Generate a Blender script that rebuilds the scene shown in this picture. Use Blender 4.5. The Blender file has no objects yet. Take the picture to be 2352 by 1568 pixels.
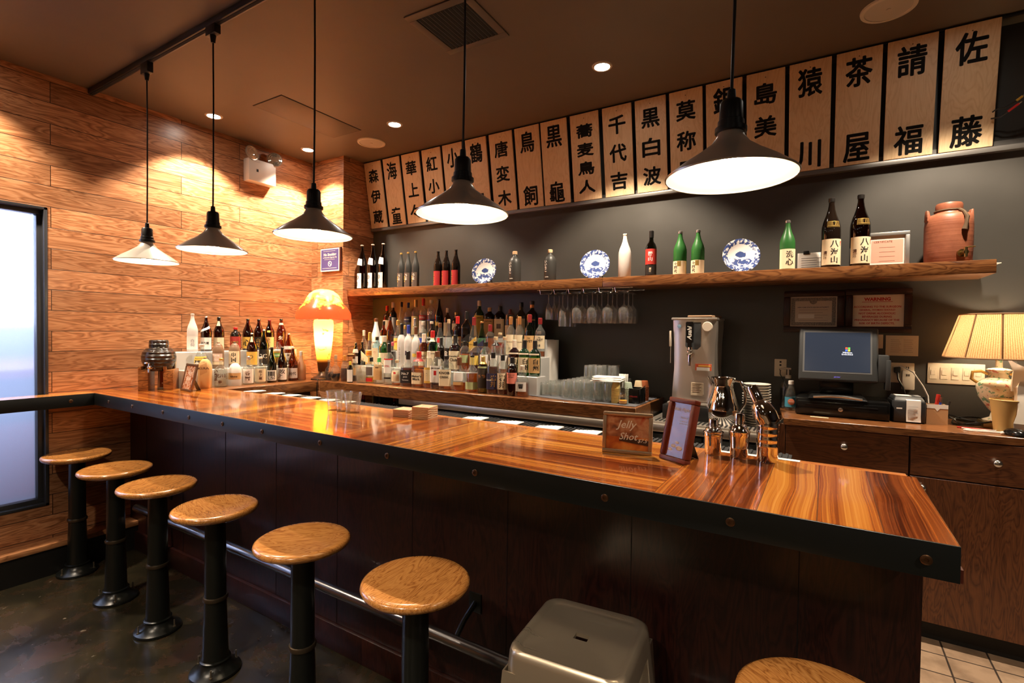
import bpy, bmesh, math, random
from mathutils import Vector, Matrix

random.seed(7)
scene = bpy.context.scene
COL = scene.collection
PI = math.pi

# ------------------------------------------------------------------ camera
HC = 1.6469                      # eye height
F_PX = 1167.68                   # focal length for a 2352 px wide frame
YAW, PITCH, ROLL = -0.55184, -0.020936, -0.012678
cam_data = bpy.data.cameras.new('camera')
cam = bpy.data.objects.new('camera', cam_data)
COL.objects.link(cam)
scene.camera = cam
cam_data.sensor_width = 36.0
cam_data.lens = F_PX / 2352 * 36.0
cam_data.clip_start = 0.02
_fwd = Vector((math.sin(YAW) * math.cos(PITCH), math.cos(YAW) * math.cos(PITCH), math.sin(PITCH)))
_right = Vector((math.cos(YAW), -math.sin(YAW), 0))
_down = _fwd.cross(_right)
CR = _right * math.cos(ROLL) + _down * math.sin(ROLL)
CD = _down * math.cos(ROLL) - _right * math.sin(ROLL)
CF = _fwd
EYE = Vector((0, 0, HC))
cam.matrix_world = Matrix(((CR.x, -CD.x, -CF.x, EYE.x), (CR.y, -CD.y, -CF.y, EYE.y), (CR.z, -CD.z, -CF.z, EYE.z), (0, 0, 0, 1)))

# ------------------------------------------------------------------ world, exposure
world = bpy.data.worlds.new('world')
scene.world = world
world.use_nodes = True
world.node_tree.nodes['Background'].inputs[0].default_value = (0.55, 0.70, 1.0, 1)
world.node_tree.nodes['Background'].inputs[1].default_value = 1.6
scene.view_settings.view_transform = 'Standard'
scene.view_settings.look = 'None'
scene.view_settings.gamma = 1
scene.view_settings.use_curve_mapping = False
scene.view_settings.exposure = 0.30
scene.cycles.max_bounces = 10
scene.cycles.diffuse_bounces = 4
scene.cycles.glossy_bounces = 4
scene.cycles.transmission_bounces = 8
scene.cycles.transparent_max_bounces = 24
scene.cycles.caustics_reflective = False
scene.cycles.caustics_refractive = False
scene.cycles.sample_clamp_indirect = 6.0
scene.cycles.use_denoising = True

WARM = (1.0, 0.72, 0.45)
HALO = (1.0, 0.82, 0.62)


def lamp_point(name, loc, watts, col, radius):
    d = bpy.data.lights.new(name, 'POINT')
    d.energy, d.color, d.shadow_soft_size = watts, col, radius
    o = bpy.data.objects.new(name, d)
    COL.objects.link(o)
    o.location = loc
    return o


def lamp_spot(name, loc, watts, col, size_deg, blend, radius=0.03, rot=(0, 0, 0)):
    d = bpy.data.lights.new(name, 'SPOT')
    d.energy, d.color, d.shadow_soft_size = watts, col, radius
    d.spot_size, d.spot_blend = math.radians(size_deg), blend
    o = bpy.data.objects.new(name, d)
    COL.objects.link(o)
    o.location, o.rotation_euler = loc, rot
    return o


# daylight from the street side, through the frosted window
sun = bpy.data.lights.new('street_daylight', 'AREA')
sun.shape, sun.size, sun.size_y, sun.energy, sun.color = 'RECTANGLE', 2.0, 2.4, 130, (0.62, 0.72, 1.0)
so = bpy.data.objects.new('street_daylight', sun)
COL.objects.link(so)
so.location, so.rotation_euler = (-6.2, 0.6, 2.6), (0, math.radians(-68), 0)


# ------------------------------------------------------------------ picture -> place (used once, to survey positions on known planes)
def ray(x, y):
    return (CF * F_PX + CR * (x - 1176) + CD * (y - 784)) / F_PX


def atZ(x, y, z):
    d = ray(x, y)
    return EYE + d * ((z - HC) / d.z)


def atY(x, y, Y):
    d = ray(x, y)
    return EYE + d * (Y / d.y)


def atX(x, y, X):
    d = ray(x, y)
    return EYE + d * (X / d.x)


def metres(p, w):
    """size of w picture pixels at the place p"""
    v = Vector(p) - EYE
    return w * CF.dot(v) / F_PX * (CF.dot(v) / v.length)


# ------------------------------------------------------------------ materials
MATS = {}


def P(name, col, rough=0.5, metal=0.0, spec=0.5, trans=0.0, emit=None, es=0.0, coat=0.0, ior=1.45, alpha=1.0, sub=0.0):
    if name in MATS:
        return MATS[name]
    m = bpy.data.materials.new(name)
    m.use_nodes = True
    b = m.node_tree.nodes['Principled BSDF']
    b.inputs['Base Color'].default_value = (*col, 1)
    b.inputs['Roughness'].default_value = rough
    b.inputs['Metallic'].default_value = metal
    b.inputs['Specular IOR Level'].default_value = spec
    b.inputs['Transmission Weight'].default_value = trans
    b.inputs['IOR'].default_value = ior
    b.inputs['Coat Weight'].default_value = coat
    b.inputs['Alpha'].default_value = alpha
    if emit:
        b.inputs['Emission Color'].default_value = (*emit, 1)
        b.inputs['Emission Strength'].default_value = es
    MATS[name] = m
    return m


class N:
    """small node-graph writer"""

    def __init__(s, name):
        s.m = bpy.data.materials.new(name)
        s.m.use_nodes = True
        s.t = s.m.node_tree
        s.b = s.t.nodes['Principled BSDF']
        s.out = s.t.nodes['Material Output']
        MATS[name] = s.m

    def n(s, kind, **kw):
        nd = s.t.nodes.new(kind)
        for k, v in kw.items():
            setattr(nd, k, v)
        return nd

    def link(s, a, b):
        s.t.links.new(a, b)

    def math(s, op, a, b=None, clamp=False):
        nd = s.n('ShaderNodeMath', operation=op, use_clamp=clamp)
        for i, v in enumerate((a, b)):
            if v is None:
                continue
            if isinstance(v, (int, float)):
                nd.inputs[i].default_value = v
            else:
                s.link(v, nd.inputs[i])
        return nd.outputs[0]

    def comb(s, x, y, z):
        nd = s.n('ShaderNodeCombineXYZ')
        for i, v in enumerate((x, y, z)):
            if isinstance(v, (int, float)):
                nd.inputs[i].default_value = v
            else:
                s.link(v, nd.inputs[i])
        return nd.outputs[0]

    def noise(s, vec, scale, detail=4, rough=0.5, dist=0.0):
        nd = s.n('ShaderNodeTexNoise')
        s.link(vec, nd.inputs['Vector'])
        nd.inputs['Scale'].default_value = scale
        nd.inputs['Detail'].default_value = detail
        nd.inputs['Roughness'].default_value = rough
        nd.inputs['Distortion'].default_value = dist
        return nd.outputs['Fac']

    def ramp(s, fac, stops):
        nd = s.n('ShaderNodeValToRGB')
        s.link(fac, nd.inputs[0])
        el = nd.color_ramp.elements
        while len(el) < len(stops):
            el.new(0.5)
        for e, (p, c) in zip(el, stops):
            e.position, e.color = p, (*c, 1)
        return nd.outputs[0]

    def mix(s, fac, a, b, mode='MIX'):
        nd = s.n('ShaderNodeMix', data_type='RGBA', blend_type=mode)
        for i, v in ((0, fac), (6, a), (7, b)):
            if isinstance(v, (int, float)):
                nd.inputs[i].default_value = v
            elif isinstance(v, tuple):
                nd.inputs[i].default_value = (*v, 1)
            else:
                s.link(v, nd.inputs[i])
        return nd.outputs[2]

    def bump(s, h, strength, dist=0.002):
        nd = s.n('ShaderNodeBump')
        nd.inputs['Strength'].default_value = strength
        nd.inputs['Distance'].default_value = dist
        s.link(h, nd.inputs['Height'])
        s.link(nd.outputs[0], s.b.inputs['Normal'])

    def coords(s, mode):
        if mode == 'world':
            v = s.n('ShaderNodeNewGeometry').outputs['Position']
        else:
            v = s.n('ShaderNodeTexCoord').outputs['Object']
        sp = s.n('ShaderNodeSeparateXYZ')
        s.link(v, sp.inputs[0])
        return {'x': sp.outputs[0], 'y': sp.outputs[1], 'z': sp.outputs[2], 'v': v}

    def setp(s, **kw):
        for k, v in kw.items():
            i = s.b.inputs[k.replace('_', ' ')]
            if isinstance(v, tuple):
                i.default_value = (*v, 1)
            elif isinstance(v, (int, float)):
                i.default_value = v
            else:
                s.link(v, i)


def wood_planks(name, u, v, length, height, dark, mid, light, rough=0.35, gap=0.0035, grain=1.0, contrast=0.35, coat=0.0, mode='world', mortar=(0.03, 0.012, 0.006), stripe=0.0):
    g = N(name)
    c = g.coords(mode)
    uv = g.comb(c[u], c[v], 0.0)
    br = g.n('ShaderNodeTexBrick', offset=0.37, offset_frequency=2)
    g.link(uv, br.inputs['Vector'])
    br.inputs['Color1'].default_value = (0, 0, 0, 1)
    br.inputs['Color2'].default_value = (1, 1, 1, 1)
    br.inputs['Scale'].default_value = 1.0
    br.inputs['Mortar Size'].default_value = gap / 2
    br.inputs['Mortar Smooth'].default_value = 0.1
    br.inputs['Brick Width'].default_value = length
    br.inputs['Row Height'].default_value = height
    rnd = g.math('MULTIPLY', br.outputs['Color'], 23.7)
    # cathedral grain: distorted bands running along the board
    gv = g.comb(g.math('ADD', g.math('MULTIPLY', c[u], 1.3 * grain), rnd), g.math('ADD', g.math('MULTIPLY', c[v], 11 * grain), g.math('MULTIPLY', rnd, 1.7)), 0.0)
    big = g.noise(gv, 1.6, 3, 0.5, 0.8)
    rings = g.math('FRACT', g.math('MULTIPLY', big, 9.0))
    rings = g.math('ABSOLUTE', g.math('SUBTRACT', g.math('MULTIPLY', rings, 2.0), 1.0))
    fv = g.comb(g.math('ADD', g.math('MULTIPLY', c[u], 5 * grain), rnd), g.math('MULTIPLY', c[v], 170 * grain), 0.0)
    fine = g.noise(fv, 1.0, 3, 0.6, 0.2)
    fac = g.math('ADD', g.math('MULTIPLY', rings, 0.45), g.math('MULTIPLY', fine, 0.45))
    if stripe:
        sv = g.comb(g.math('ADD', g.math('MULTIPLY', c[u], 0.8), rnd), g.math('ADD', g.math('MULTIPLY', c[v], 42), rnd), 0.0)
        st = g.noise(sv, 1.0, 4, 0.65, 0.5)
        fac = g.math('ADD', g.math('MULTIPLY', fac, 1 - stripe), g.math('MULTIPLY', g.math('ADD', g.math('MULTIPLY', g.math('SUBTRACT', st, 0.5), 2.4), 0.5), stripe))
    col = g.ramp(fac, [(0.12, dark), (0.45, mid), (0.82, light)])
    tone = g.math('ADD', g.math('MULTIPLY', br.outputs['Color'], contrast * 2), 1 - contrast)
    tn = g.n('ShaderNodeCombineColor')
    for i in range(3):
        g.link(tone, tn.inputs[i])
    col = g.mix(1.0, col, tn.outputs[0], 'MULTIPLY')
    col = g.mix(br.outputs['Fac'], col, mortar)
    g.setp(Base_Color=col, Roughness=rough, Coat_Weight=coat, Coat_Roughness=0.06)
    h = g.math('SUBTRACT', g.math('MULTIPLY', fine, 0.12), br.outputs['Fac'])
    g.bump(h, 0.5, 0.003)
    return g.m


def wood_plain(name, u, v, w, dark, mid, light, rough=0.3, scale=1.0, coat=0.0, mode='obj', rnd=True):
    """one board: long grain along u"""
    g = N(name)
    c = g.coords(mode)
    r = g.math('MULTIPLY', g.n('ShaderNodeObjectInfo').outputs['Random'], 19.0) if rnd else 0.0
    gv = g.comb(g.math('ADD', g.math('MULTIPLY', c[u], 1.6 * scale), r), g.math('ADD', g.math('MULTIPLY', c[v], 9 * scale), r), g.math('MULTIPLY', c[w], 9 * scale))
    big = g.noise(gv, 1.5, 3, 0.5, 0.9)
    rings = g.math('FRACT', g.math('MULTIPLY', big, 11.0))
    rings = g.math('ABSOLUTE', g.math('SUBTRACT', g.math('MULTIPLY', rings, 2.0), 1.0))
    fv = g.comb(g.math('MULTIPLY', c[u], 7 * scale), g.math('MULTIPLY', c[v], 180 * scale), g.math('MULTIPLY', c[w], 180 * scale))
    fine = g.noise(fv, 1.0, 3, 0.6)
    fac = g.math('ADD', g.math('MULTIPLY', g.math('POWER', rings, 0.6), 0.5), g.math('MULTIPLY', fine, 0.5))
    col = g.ramp(fac, [(0.18, dark), (0.5, mid), (0.85, light)])
    g.setp(Base_Color=col, Roughness=rough, Coat_Weight=coat, Coat_Roughness=0.08)
    g.bump(fine, 0.12, 0.001)
    return g.m


def glass_thin(name, tint, edge=None, rough=0.02, gloss=(1, 1, 1), whiten=0.0):
    """blown glass seen as a wall of glass: tinted see-through, mirror-like at grazing angles"""
    g = N(name)
    g.t.nodes.remove(g.b)
    lw = g.n('ShaderNodeLayerWeight')
    lw.inputs['Blend'].default_value = 0.35
    e = edge or tuple(x * 0.72 for x in tint)
    tc = g.mix(g.math('POWER', lw.outputs['Facing'], 2.0), tint, e)
    tr = g.n('ShaderNodeBsdfTransparent')
    g.link(tc, tr.inputs[0])
    gl = g.n('ShaderNodeBsdfGlossy')
    gl.inputs['Roughness'].default_value = rough
    gl.inputs['Color'].default_value = (*gloss, 1)
    mx = g.n('ShaderNodeMixShader')
    g.link(g.math('ADD', g.math('MULTIPLY', g.math('POWER', lw.outputs['Facing'], 2.0), 0.6), 0.07), mx.inputs[0])
    g.link(tr.outputs[0], mx.inputs[1])
    g.link(gl.outputs[0], mx.inputs[2])
    if whiten:  # white diffuse share mixed in to paint the glass brighter
        df = g.n('ShaderNodeBsdfDiffuse')
        df.inputs[0].default_value = (.9, .88, .85, 1)
        m2 = g.n('ShaderNodeMixShader')
        m2.inputs[0].default_value = whiten
        g.link(mx.outputs[0], m2.inputs[1])
        g.link(df.outputs[0], m2.inputs[2])
        mx = m2
    g.link(mx.outputs[0], g.out.inputs[0])
    return g.m


def frosted(name, col, rough=0.45, through=0.4):
    """satin glass or translucent plastic"""
    g = N(name)
    g.setp(Base_Color=col, Roughness=rough)
    tl = g.n('ShaderNodeBsdfTranslucent')
    tl.inputs[0].default_value = (*col, 1)
    mx = g.n('ShaderNodeMixShader')
    mx.inputs[0].default_value = through
    g.link(g.b.outputs[0], mx.inputs[1])
    g.link(tl.outputs[0], mx.inputs[2])
    g.link(mx.outputs[0], g.out.inputs[0])
    return g.m


# ------------------------------------------------------------------ mesh kit
class B:
    """collects shapes and links them as ONE mesh object"""

    def __init__(s):
        s.bm = bmesh.new()
        s.mi = 0

    def _tag(s, faces):
        for f in faces:
            f.material_index = s.mi

    def poly(s, pts):
        f = s.bm.faces.new([s.bm.verts.new(p) for p in pts])
        s._tag([f])
        return s

    def box(s, x0, y0, z0, x1, y1, z1, bev=0.0, seg=2, M=None):
        v = [s.bm.verts.new(p) for p in ((x0, y0, z0), (x1, y0, z0), (x1, y1, z0), (x0, y1, z0), (x0, y0, z1), (x1, y0, z1), (x1, y1, z1), (x0, y1, z1))]
        return s._hexa(v, bev, seg, M)

    def hexa(s, pts, bev=0.0, seg=2):
        """eight corners: four below, four above, both anticlockwise from above"""
        return s._hexa([s.bm.verts.new(p) for p in pts], bev, seg, None)

    def _hexa(s, v, bev, seg, M):
        fs = [s.bm.faces.new([v[i] for i in q]) for q in ((3, 2, 1, 0), (4, 5, 6, 7), (0, 1, 5, 4), (1, 2, 6, 5), (2, 3, 7, 6), (3, 0, 4, 7))]
        s._tag(fs)
        vs = v
        if bev > 0:
            es = list({e for f in fs for e in f.edges})
            r = bmesh.ops.bevel(s.bm, geom=es, offset=bev, segments=seg, profile=0.5, affect='EDGES', clamp_overlap=True)
            s._tag(r['faces'])
            vs = list({w for f in r['faces'] for w in f.verts} | {w for w in v if w.is_valid})
        if M is not None:
            bmesh.ops.transform(s.bm, matrix=M, verts=[w for w in vs if w.is_valid])
        return s

    def rings(s, rings, cap0=True, cap1=True, closed=True):
        vs = [[s.bm.verts.new(p) for p in r] for r in rings]
        n = len(vs[0])
        for a, b in zip(vs, vs[1:]):
            for i in range(n if closed else n - 1):
                j = (i + 1) % n
                f = s.bm.faces.new((a[i], a[j], b[j], b[i]))
                f.material_index = s.mi
        if cap0 and closed:
            s._tag([s.bm.faces.new(vs[0][::-1])])
        if cap1 and closed:
            s._tag([s.bm.faces.new(vs[-1])])
        return s

    def lathe(s, prof, n=20, c=(0, 0, 0), p=2, depth=1.0, cap0=True, cap1=True, M=None):
        """prof: (radius, height) or (radius, height, squareness, depth)"""
        R = []
        for q in prof:
            r, z = q[0], q[1]
            pp = q[2] if len(q) > 2 else p
            dd = q[3] if len(q) > 3 else depth
            ring = []
            for k in range(n):
                x, y = section(2 * PI * (k + 0.5) / n, max(r, 1e-5), pp, dd)
                w = Vector((c[0] + x, c[1] + y, c[2] + z))
                ring.append(M @ w if M is not None else w)
            R.append(ring)
        return s.rings(R, cap0, cap1)

    def cyl(s, a, b, r0, r1=None, n=12):
        a, b = Vector(a), Vector(b)
        r1 = r0 if r1 is None else r1
        return s.rings(tube_rings([a, b], [r0, r1], n))

    def tube(s, pts, r, n=8):
        pts = [Vector(p) for p in pts]
        rr = r if isinstance(r, (list, tuple)) else [r] * len(pts)
        return s.rings(tube_rings(pts, rr, n))

    def sphere(s, c, r, n=14, sz=1.0):
        m = n // 2
        prof = [(r * math.sin(PI * i / m), -r * sz * math.cos(PI * i / m)) for i in range(m + 1)]
        prof[0] = (r * 0.02, prof[0][1])
        prof[-1] = (r * 0.02, prof[-1][1])
        return s.lathe(prof, n, c)

    def flat(s, verts, faces, fn):
        vs = [s.bm.verts.new(fn(x, y)) for x, y in verts]
        for f in faces:
            try:
                s._tag([s.bm.faces.new([vs[i] for i in f])])
            except ValueError:
                pass
        return s

    def done(s, name, mats, parent=None, smooth=35, loc=None, rz=0.0):
        me = bpy.data.meshes.new(name)
        s.bm.normal_update()
        s.bm.to_mesh(me)
        s.bm.free()
        for m in (mats if isinstance(mats, (list, tuple)) else [mats]):
            me.materials.append(m)
        if smooth:
            me.polygons.foreach_set('use_smooth', [True] * len(me.polygons))
            me.set_sharp_from_angle(angle=math.radians(smooth))
        o = bpy.data.objects.new(name, me)
        COL.objects.link(o)
        if parent is not None:
            o.parent = parent
        if loc is not None:
            o.location = loc
            o.rotation_euler = (0, 0, rz)
        return o


def section(a, r, p, d):
    c, s = math.cos(a), math.sin(a)
    m = 1.0 if p == 2 else (abs(c) ** p + abs(s) ** p) ** (-1.0 / p)
    return r * m * c, r * m * s * d


def tube_rings(pts, rr, n):
    out = []
    up = Vector((0, 0, 1))
    prev = None
    for i, p in enumerate(pts):
        t = (pts[min(i + 1, len(pts) - 1)] - pts[max(i - 1, 0)]).normalized()
        if prev is None:
            a = t.cross(up)
            if a.length < 1e-3:
                a = t.cross(Vector((1, 0, 0)))
        else:
            a = prev - t * prev.dot(t)
        a.normalize()
        prev = a
        b = t.cross(a)
        out.append([p + (a * math.cos(2 * PI * k / n) + b * math.sin(2 * PI * k / n)) * rr[i] for k in range(n)])
    return out


def thing(name, label, cat, loc=(0, 0, 0), rz=0.0, group=None):
    o = bpy.data.objects.new(name, None)
    o.empty_display_size = 0.05
    COL.objects.link(o)
    o.location, o.rotation_euler = loc, (0, 0, rz)
    return tag(o, label, cat, group)


def tag(o, label, cat, group=None, kind=None):
    o['label'], o['category'] = label, cat
    if group:
        o['group'] = group
    if kind:
        o['kind'] = kind
    return o


def struct(o):
    o['kind'] = 'structure'
    return o


def dup(root, loc, rz=0.0, label=None):
    """a copy of a thing with copies of its parts and sub-parts"""
    r = root.copy()
    COL.objects.link(r)
    r.location, r.rotation_euler = loc, (0, 0, rz)
    if label:
        r['label'] = label
    for ch in list(root.children):
        c = ch.copy()
        COL.objects.link(c)
        c.parent = r
        for g in ch.children:
            d = g.copy()
            COL.objects.link(d)
            d.parent = c
    return r


# ------------------------------------------------------------------ lettering
_TXT = {}


def text_shape(s, bold=0.0, shear=0.0, spacing=1.0, line=1.0):
    """2-D outline of a line of writing, centred, 1 unit per em"""
    key = (s, bold, shear, spacing, line)
    if key not in _TXT:
        c = bpy.data.curves.new('lettering', 'FONT')
        c.body, c.offset, c.shear = s, bold, shear
        c.space_character, c.space_line = spacing, line
        c.align_x = 'CENTER'
        c.resolution_u = 2
        o = bpy.data.objects.new('lettering', c)
        COL.objects.link(o)
        dg = bpy.context.evaluated_depsgraph_get()
        me = bpy.data.meshes.new_from_object(o.evaluated_get(dg))
        vs = [(v.co.x, v.co.y) for v in me.vertices]
        fs = [tuple(p.vertices) for p in me.polygons]
        bpy.data.objects.remove(o)
        bpy.data.curves.remove(c)
        bpy.data.meshes.remove(me)
        if vs:
            x0, x1 = min(v[0] for v in vs), max(v[0] for v in vs)
            y0, y1 = min(v[1] for v in vs), max(v[1] for v in vs)
            cx, cy = (x0 + x1) / 2, (y0 + y1) / 2
            vs = [(x - cx, y - cy) for x, y in vs]
            _TXT[key] = (vs, fs, x1 - x0, y1 - y0)
        else:
            _TXT[key] = ([], [], 1, 1)
    return _TXT[key]


def write_bold(bb, s, fn, stroke, **k):
    """brush-heavy writing: the outline laid down several times, a hair apart"""
    x0, y0 = k.pop('at', (0, 0))
    for i in range(9):
        a = i * PI / 4
        d = stroke if i < 8 else 0
        write(bb, s, fn, at=(x0 + d * math.cos(a), y0 + d * math.sin(a)), **k)


def write(bb, s, fn, width=None, height=None, bold=0.0, shear=0.0, spacing=1.0, line=1.0, at=(0, 0), keep=True):
    """adds writing to the collector; fn maps local (x, y) metres to a place"""
    vs, fs, w, h = text_shape(s, bold, shear, spacing, line)
    if not vs:
        return
    if keep:
        k = min([q for q in ((width or 1e9) / w, (height or 1e9) / h)])
        kx = ky = k
    else:
        kx, ky = width / w, height / h
    bb.flat(vs, fs, lambda x, y: fn(x * kx + at[0], y * ky + at[1]))


def plane_fn(o, ux, uy):
    o, ux, uy = Vector(o), Vector(ux), Vector(uy)
    return lambda x, y: o + ux * x + uy * y

# ------------------------------------------------------------------ dimensions
XL, YB, ZC, ZF, ZS, ZB = -4.3, 3.592, 3.255, 0.046, 0.174, 1.1954     # left wall, back wall, ceiling, floor, staff floor, bar top
XP, YP = -3.845, 3.2207                                               # wood-clad corner
XR, YF = 3.2, -4.2                                                    # rest of the room behind the photographer

# ------------------------------------------------------------------ shared materials
oak_wall = wood_planks('wall_oak_boards', 'y', 'z', 1.25, 0.134, (0.19, 0.070, 0.027), (0.43, 0.185, 0.080), (0.62, 0.325, 0.165), 0.34, 0.004, 1.0, 0.3)
oak_wall_x = wood_planks('corner_oak_boards', 'x', 'z', 1.25, 0.134, (0.19, 0.070, 0.027), (0.43, 0.185, 0.080), (0.62, 0.325, 0.165), 0.34, 0.004, 1.0, 0.3)
def zebrano(name, u, v, h, off):
    """glossy straight-striped veneer boards"""
    g = N(name)
    c = g.coords('world')
    row = g.math('FLOOR', g.math('DIVIDE', g.math('ADD', c[v], off), h))
    wn = g.n('ShaderNodeTexWhiteNoise', noise_dimensions='1D')
    g.link(row, wn.inputs['W'])
    rnd = wn.outputs['Value']
    r9 = g.math('MULTIPLY', rnd, 31.0)
    wob = g.math('MULTIPLY', g.math('SUBTRACT', g.noise(g.comb(g.math('MULTIPLY', c[u], 1.1), g.math('ADD', g.math('MULTIPLY', c[v], 3.0), r9), 0.0), 1.0, 2, .5), .5), .075)
    vv = g.math('ADD', c[v], wob)
    s1 = g.noise(g.comb(g.math('MULTIPLY', c[u], .25), g.math('ADD', g.math('MULTIPLY', vv, 26), r9), r9), 1.0, 2, .5)
    s2 = g.noise(g.comb(g.math('MULTIPLY', c[u], .6), g.math('ADD', g.math('MULTIPLY', vv, 150), r9), 0.0), 1.0, 3, .6)
    fac = g.math('ADD', g.math('ADD', g.math('MULTIPLY', g.math('SUBTRACT', s1, .5), 1.5), g.math('MULTIPLY', g.math('SUBTRACT', s2, .5), 1.1)), g.math('ADD', g.math('MULTIPLY', rnd, .42), .30))
    colr = g.ramp(fac, [(.12, (.060, .011, .003)), (.32, (.19, .040, .008)), (.52, (.36, .095, .016)), (.80, (.56, .21, .034)), (1.0, (.66, .29, .06))])
    fr = g.math('FRACT', g.math('DIVIDE', g.math('ADD', c[v], off), h))
    seam = g.math('LESS_THAN', g.math('MINIMUM', fr, g.math('SUBTRACT', 1.0, fr)), .0075)
    colr = g.mix(seam, colr, (.10, .045, .02))
    g.setp(Base_Color=colr, Roughness=.15, Coat_Weight=.5, Coat_Roughness=.05)
    g.bump(s2, .05, .001)
    return g.m


zebra_x = zebrano('zebrano_lengthwise', 'x', 'y', 0.157, -1.43)
zebra_y = zebrano('zebrano_crosswise', 'y', 'x', 0.1325, 0.405)
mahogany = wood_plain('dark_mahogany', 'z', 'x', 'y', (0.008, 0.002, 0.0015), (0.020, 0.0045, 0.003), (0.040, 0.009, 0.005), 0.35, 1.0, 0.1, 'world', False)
walnut_x = wood_plain('counter_walnut', 'x', 'y', 'z', (0.055, 0.017, 0.006), (0.17, 0.062, 0.02), (0.30, 0.125, 0.042), 0.28, 1.0, 0.2, 'world', False)
walnut_y = wood_plain('counter_walnut_return', 'y', 'x', 'z', (0.055, 0.017, 0.006), (0.17, 0.062, 0.02), (0.30, 0.125, 0.042), 0.28, 1.0, 0.2, 'world', False)
cab_h = wood_plain('cabinet_veneer', 'x', 'z', 'y', (0.045, 0.014, 0.006), (0.105, 0.034, 0.012), (0.17, 0.060, 0.020), 0.38, 1.2, 0.1, 'world', False)
cab_v = wood_plain('cabinet_veneer_upright', 'z', 'x', 'y', (0.045, 0.014, 0.006), (0.105, 0.034, 0.012), (0.17, 0.060, 0.020), 0.38, 1.2, 0.1, 'world', False)
oak_seat = wood_plain('honey_oak', 'x', 'y', 'z', (0.22, 0.070, 0.015), (0.50, 0.205, 0.05), (0.66, 0.31, 0.09), 0.22, 1.6, 0.5)
maple = wood_plain('pale_sign_wood', 'z', 'x', 'y', (0.70, 0.47, 0.25), (0.78, 0.55, 0.32), (0.84, 0.62, 0.38), 0.45, 0.8)
kraft = P('kraft_board', (0.55, 0.36, 0.19), 0.7)
black_iron = P('black_painted_iron', (0.007, 0.008, 0.007), 0.28, 0.0, 0.5)
band_steel = P('blackened_steel_band', (0.030, 0.034, 0.034), 0.34, 0.6)
bronze = P('bronze_bolt', (0.16, 0.085, 0.045), 0.35, 0.9)
steel = P('brushed_steel', (0.66, 0.60, 0.53), 0.34, 0.85)
steel_dark = P('worn_pipe_steel', (0.30, 0.29, 0.29), 0.25, 1.0)
chrome = P('polished_chrome', (0.86, 0.84, 0.82), 0.06, 1.0)
nickel = P('satin_nickel', (0.66, 0.62, 0.57), 0.25, 1.0)
alu = P('spun_aluminium', (0.70, 0.65, 0.58), 0.30, 0.25, coat=0.4)
white_enamel = P('white_enamel', (0.9, 0.87, 0.82), 0.4)
black_plastic = P('black_plastic', (0.012, 0.012, 0.012), 0.4)
black_gloss = P('black_gloss_enamel', (0.006, 0.006, 0.006), 0.18)
rubber = P('black_rubber', (0.018, 0.018, 0.020), 0.6)
charcoal = P('charcoal_plastic', (0.045, 0.048, 0.05), 0.45)
ivory = P('ivory_plastic', (0.78, 0.66, 0.50), 0.35)
paper = P('white_paper', (0.82, 0.78, 0.72), 0.8)
cream = P('cream_paper', (0.80, 0.66, 0.44), 0.75)
tan_paper = P('tan_paper', (0.62, 0.37, 0.15), 0.75)
ink = P('black_ink', (0.012, 0.010, 0.009), 0.7)
ink_brown = P('brown_ink', (0.10, 0.035, 0.015), 0.7)
ink_red = P('red_ink', (0.55, 0.035, 0.03), 0.65)
gold = P('gold_foil', (0.75, 0.47, 0.14), 0.3, 0.85)
white_ink = P('white_ink', (0.92, 0.88, 0.80), 0.6)

g = N('dark_painted_wall')
c = g.coords('world')
nz = g.noise(c['v'], 1.3, 5, 0.6)
g.setp(Base_Color=g.ramp(nz, [(0.3, (0.042, 0.039, 0.034)), (0.7, (0.053, 0.049, 0.043))]), Roughness=g.ramp(nz, [(0.3, (0.36,) * 3), (0.7, (0.5,) * 3)]))
g.bump(g.noise(c['v'], 160, 2), 0.06, 0.001)
wall_paint = g.m

g = N('dark_painted_ceiling')
c = g.coords('world')
nz = g.noise(c['v'], 0.9, 5, 0.6)
g.setp(Base_Color=g.ramp(nz, [(0.3, (0.105, 0.078, 0.052)), (0.7, (0.13, 0.098, 0.066))]), Roughness=0.55)
g.bump(g.noise(c['v'], 200, 2), 0.05, 0.001)
ceil_paint = g.m

g = N('stained_concrete_floor')
c = g.coords('world')
n1 = g.noise(c['v'], 1.6, 8, 0.62, 1.2)
n2 = g.noise(c['v'], 5.0, 8, 0.7, 0.6)
n3 = g.noise(c['v'], 19.0, 3, 0.5)
base = g.ramp(n1, [(0.28, (0.010, 0.009, 0.006)), (0.5, (0.026, 0.022, 0.012)), (0.62, (0.042, 0.032, 0.017)), (0.8, (0.016, 0.012, 0.009))])
rust = g.ramp(n2, [(0.50, (0, 0, 0)), (0.68, (1, 1, 1))])
base = g.mix(g.math('MULTIPLY', rust, 0.55), base, (0.075, 0.030, 0.011))
base = g.mix(g.ramp(n3, [(0.72, (0, 0, 0)), (0.78, (1, 1, 1))]), base, (0.24, 0.19, 0.14))
g.setp(Base_Color=base, Roughness=g.ramp(n2, [(0.3, (0.16,) * 3), (0.7, (0.34,) * 3)]), Coat_Weight=0.1)
g.bump(n2, 0.12, 0.004)
concrete = g.m

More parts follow.
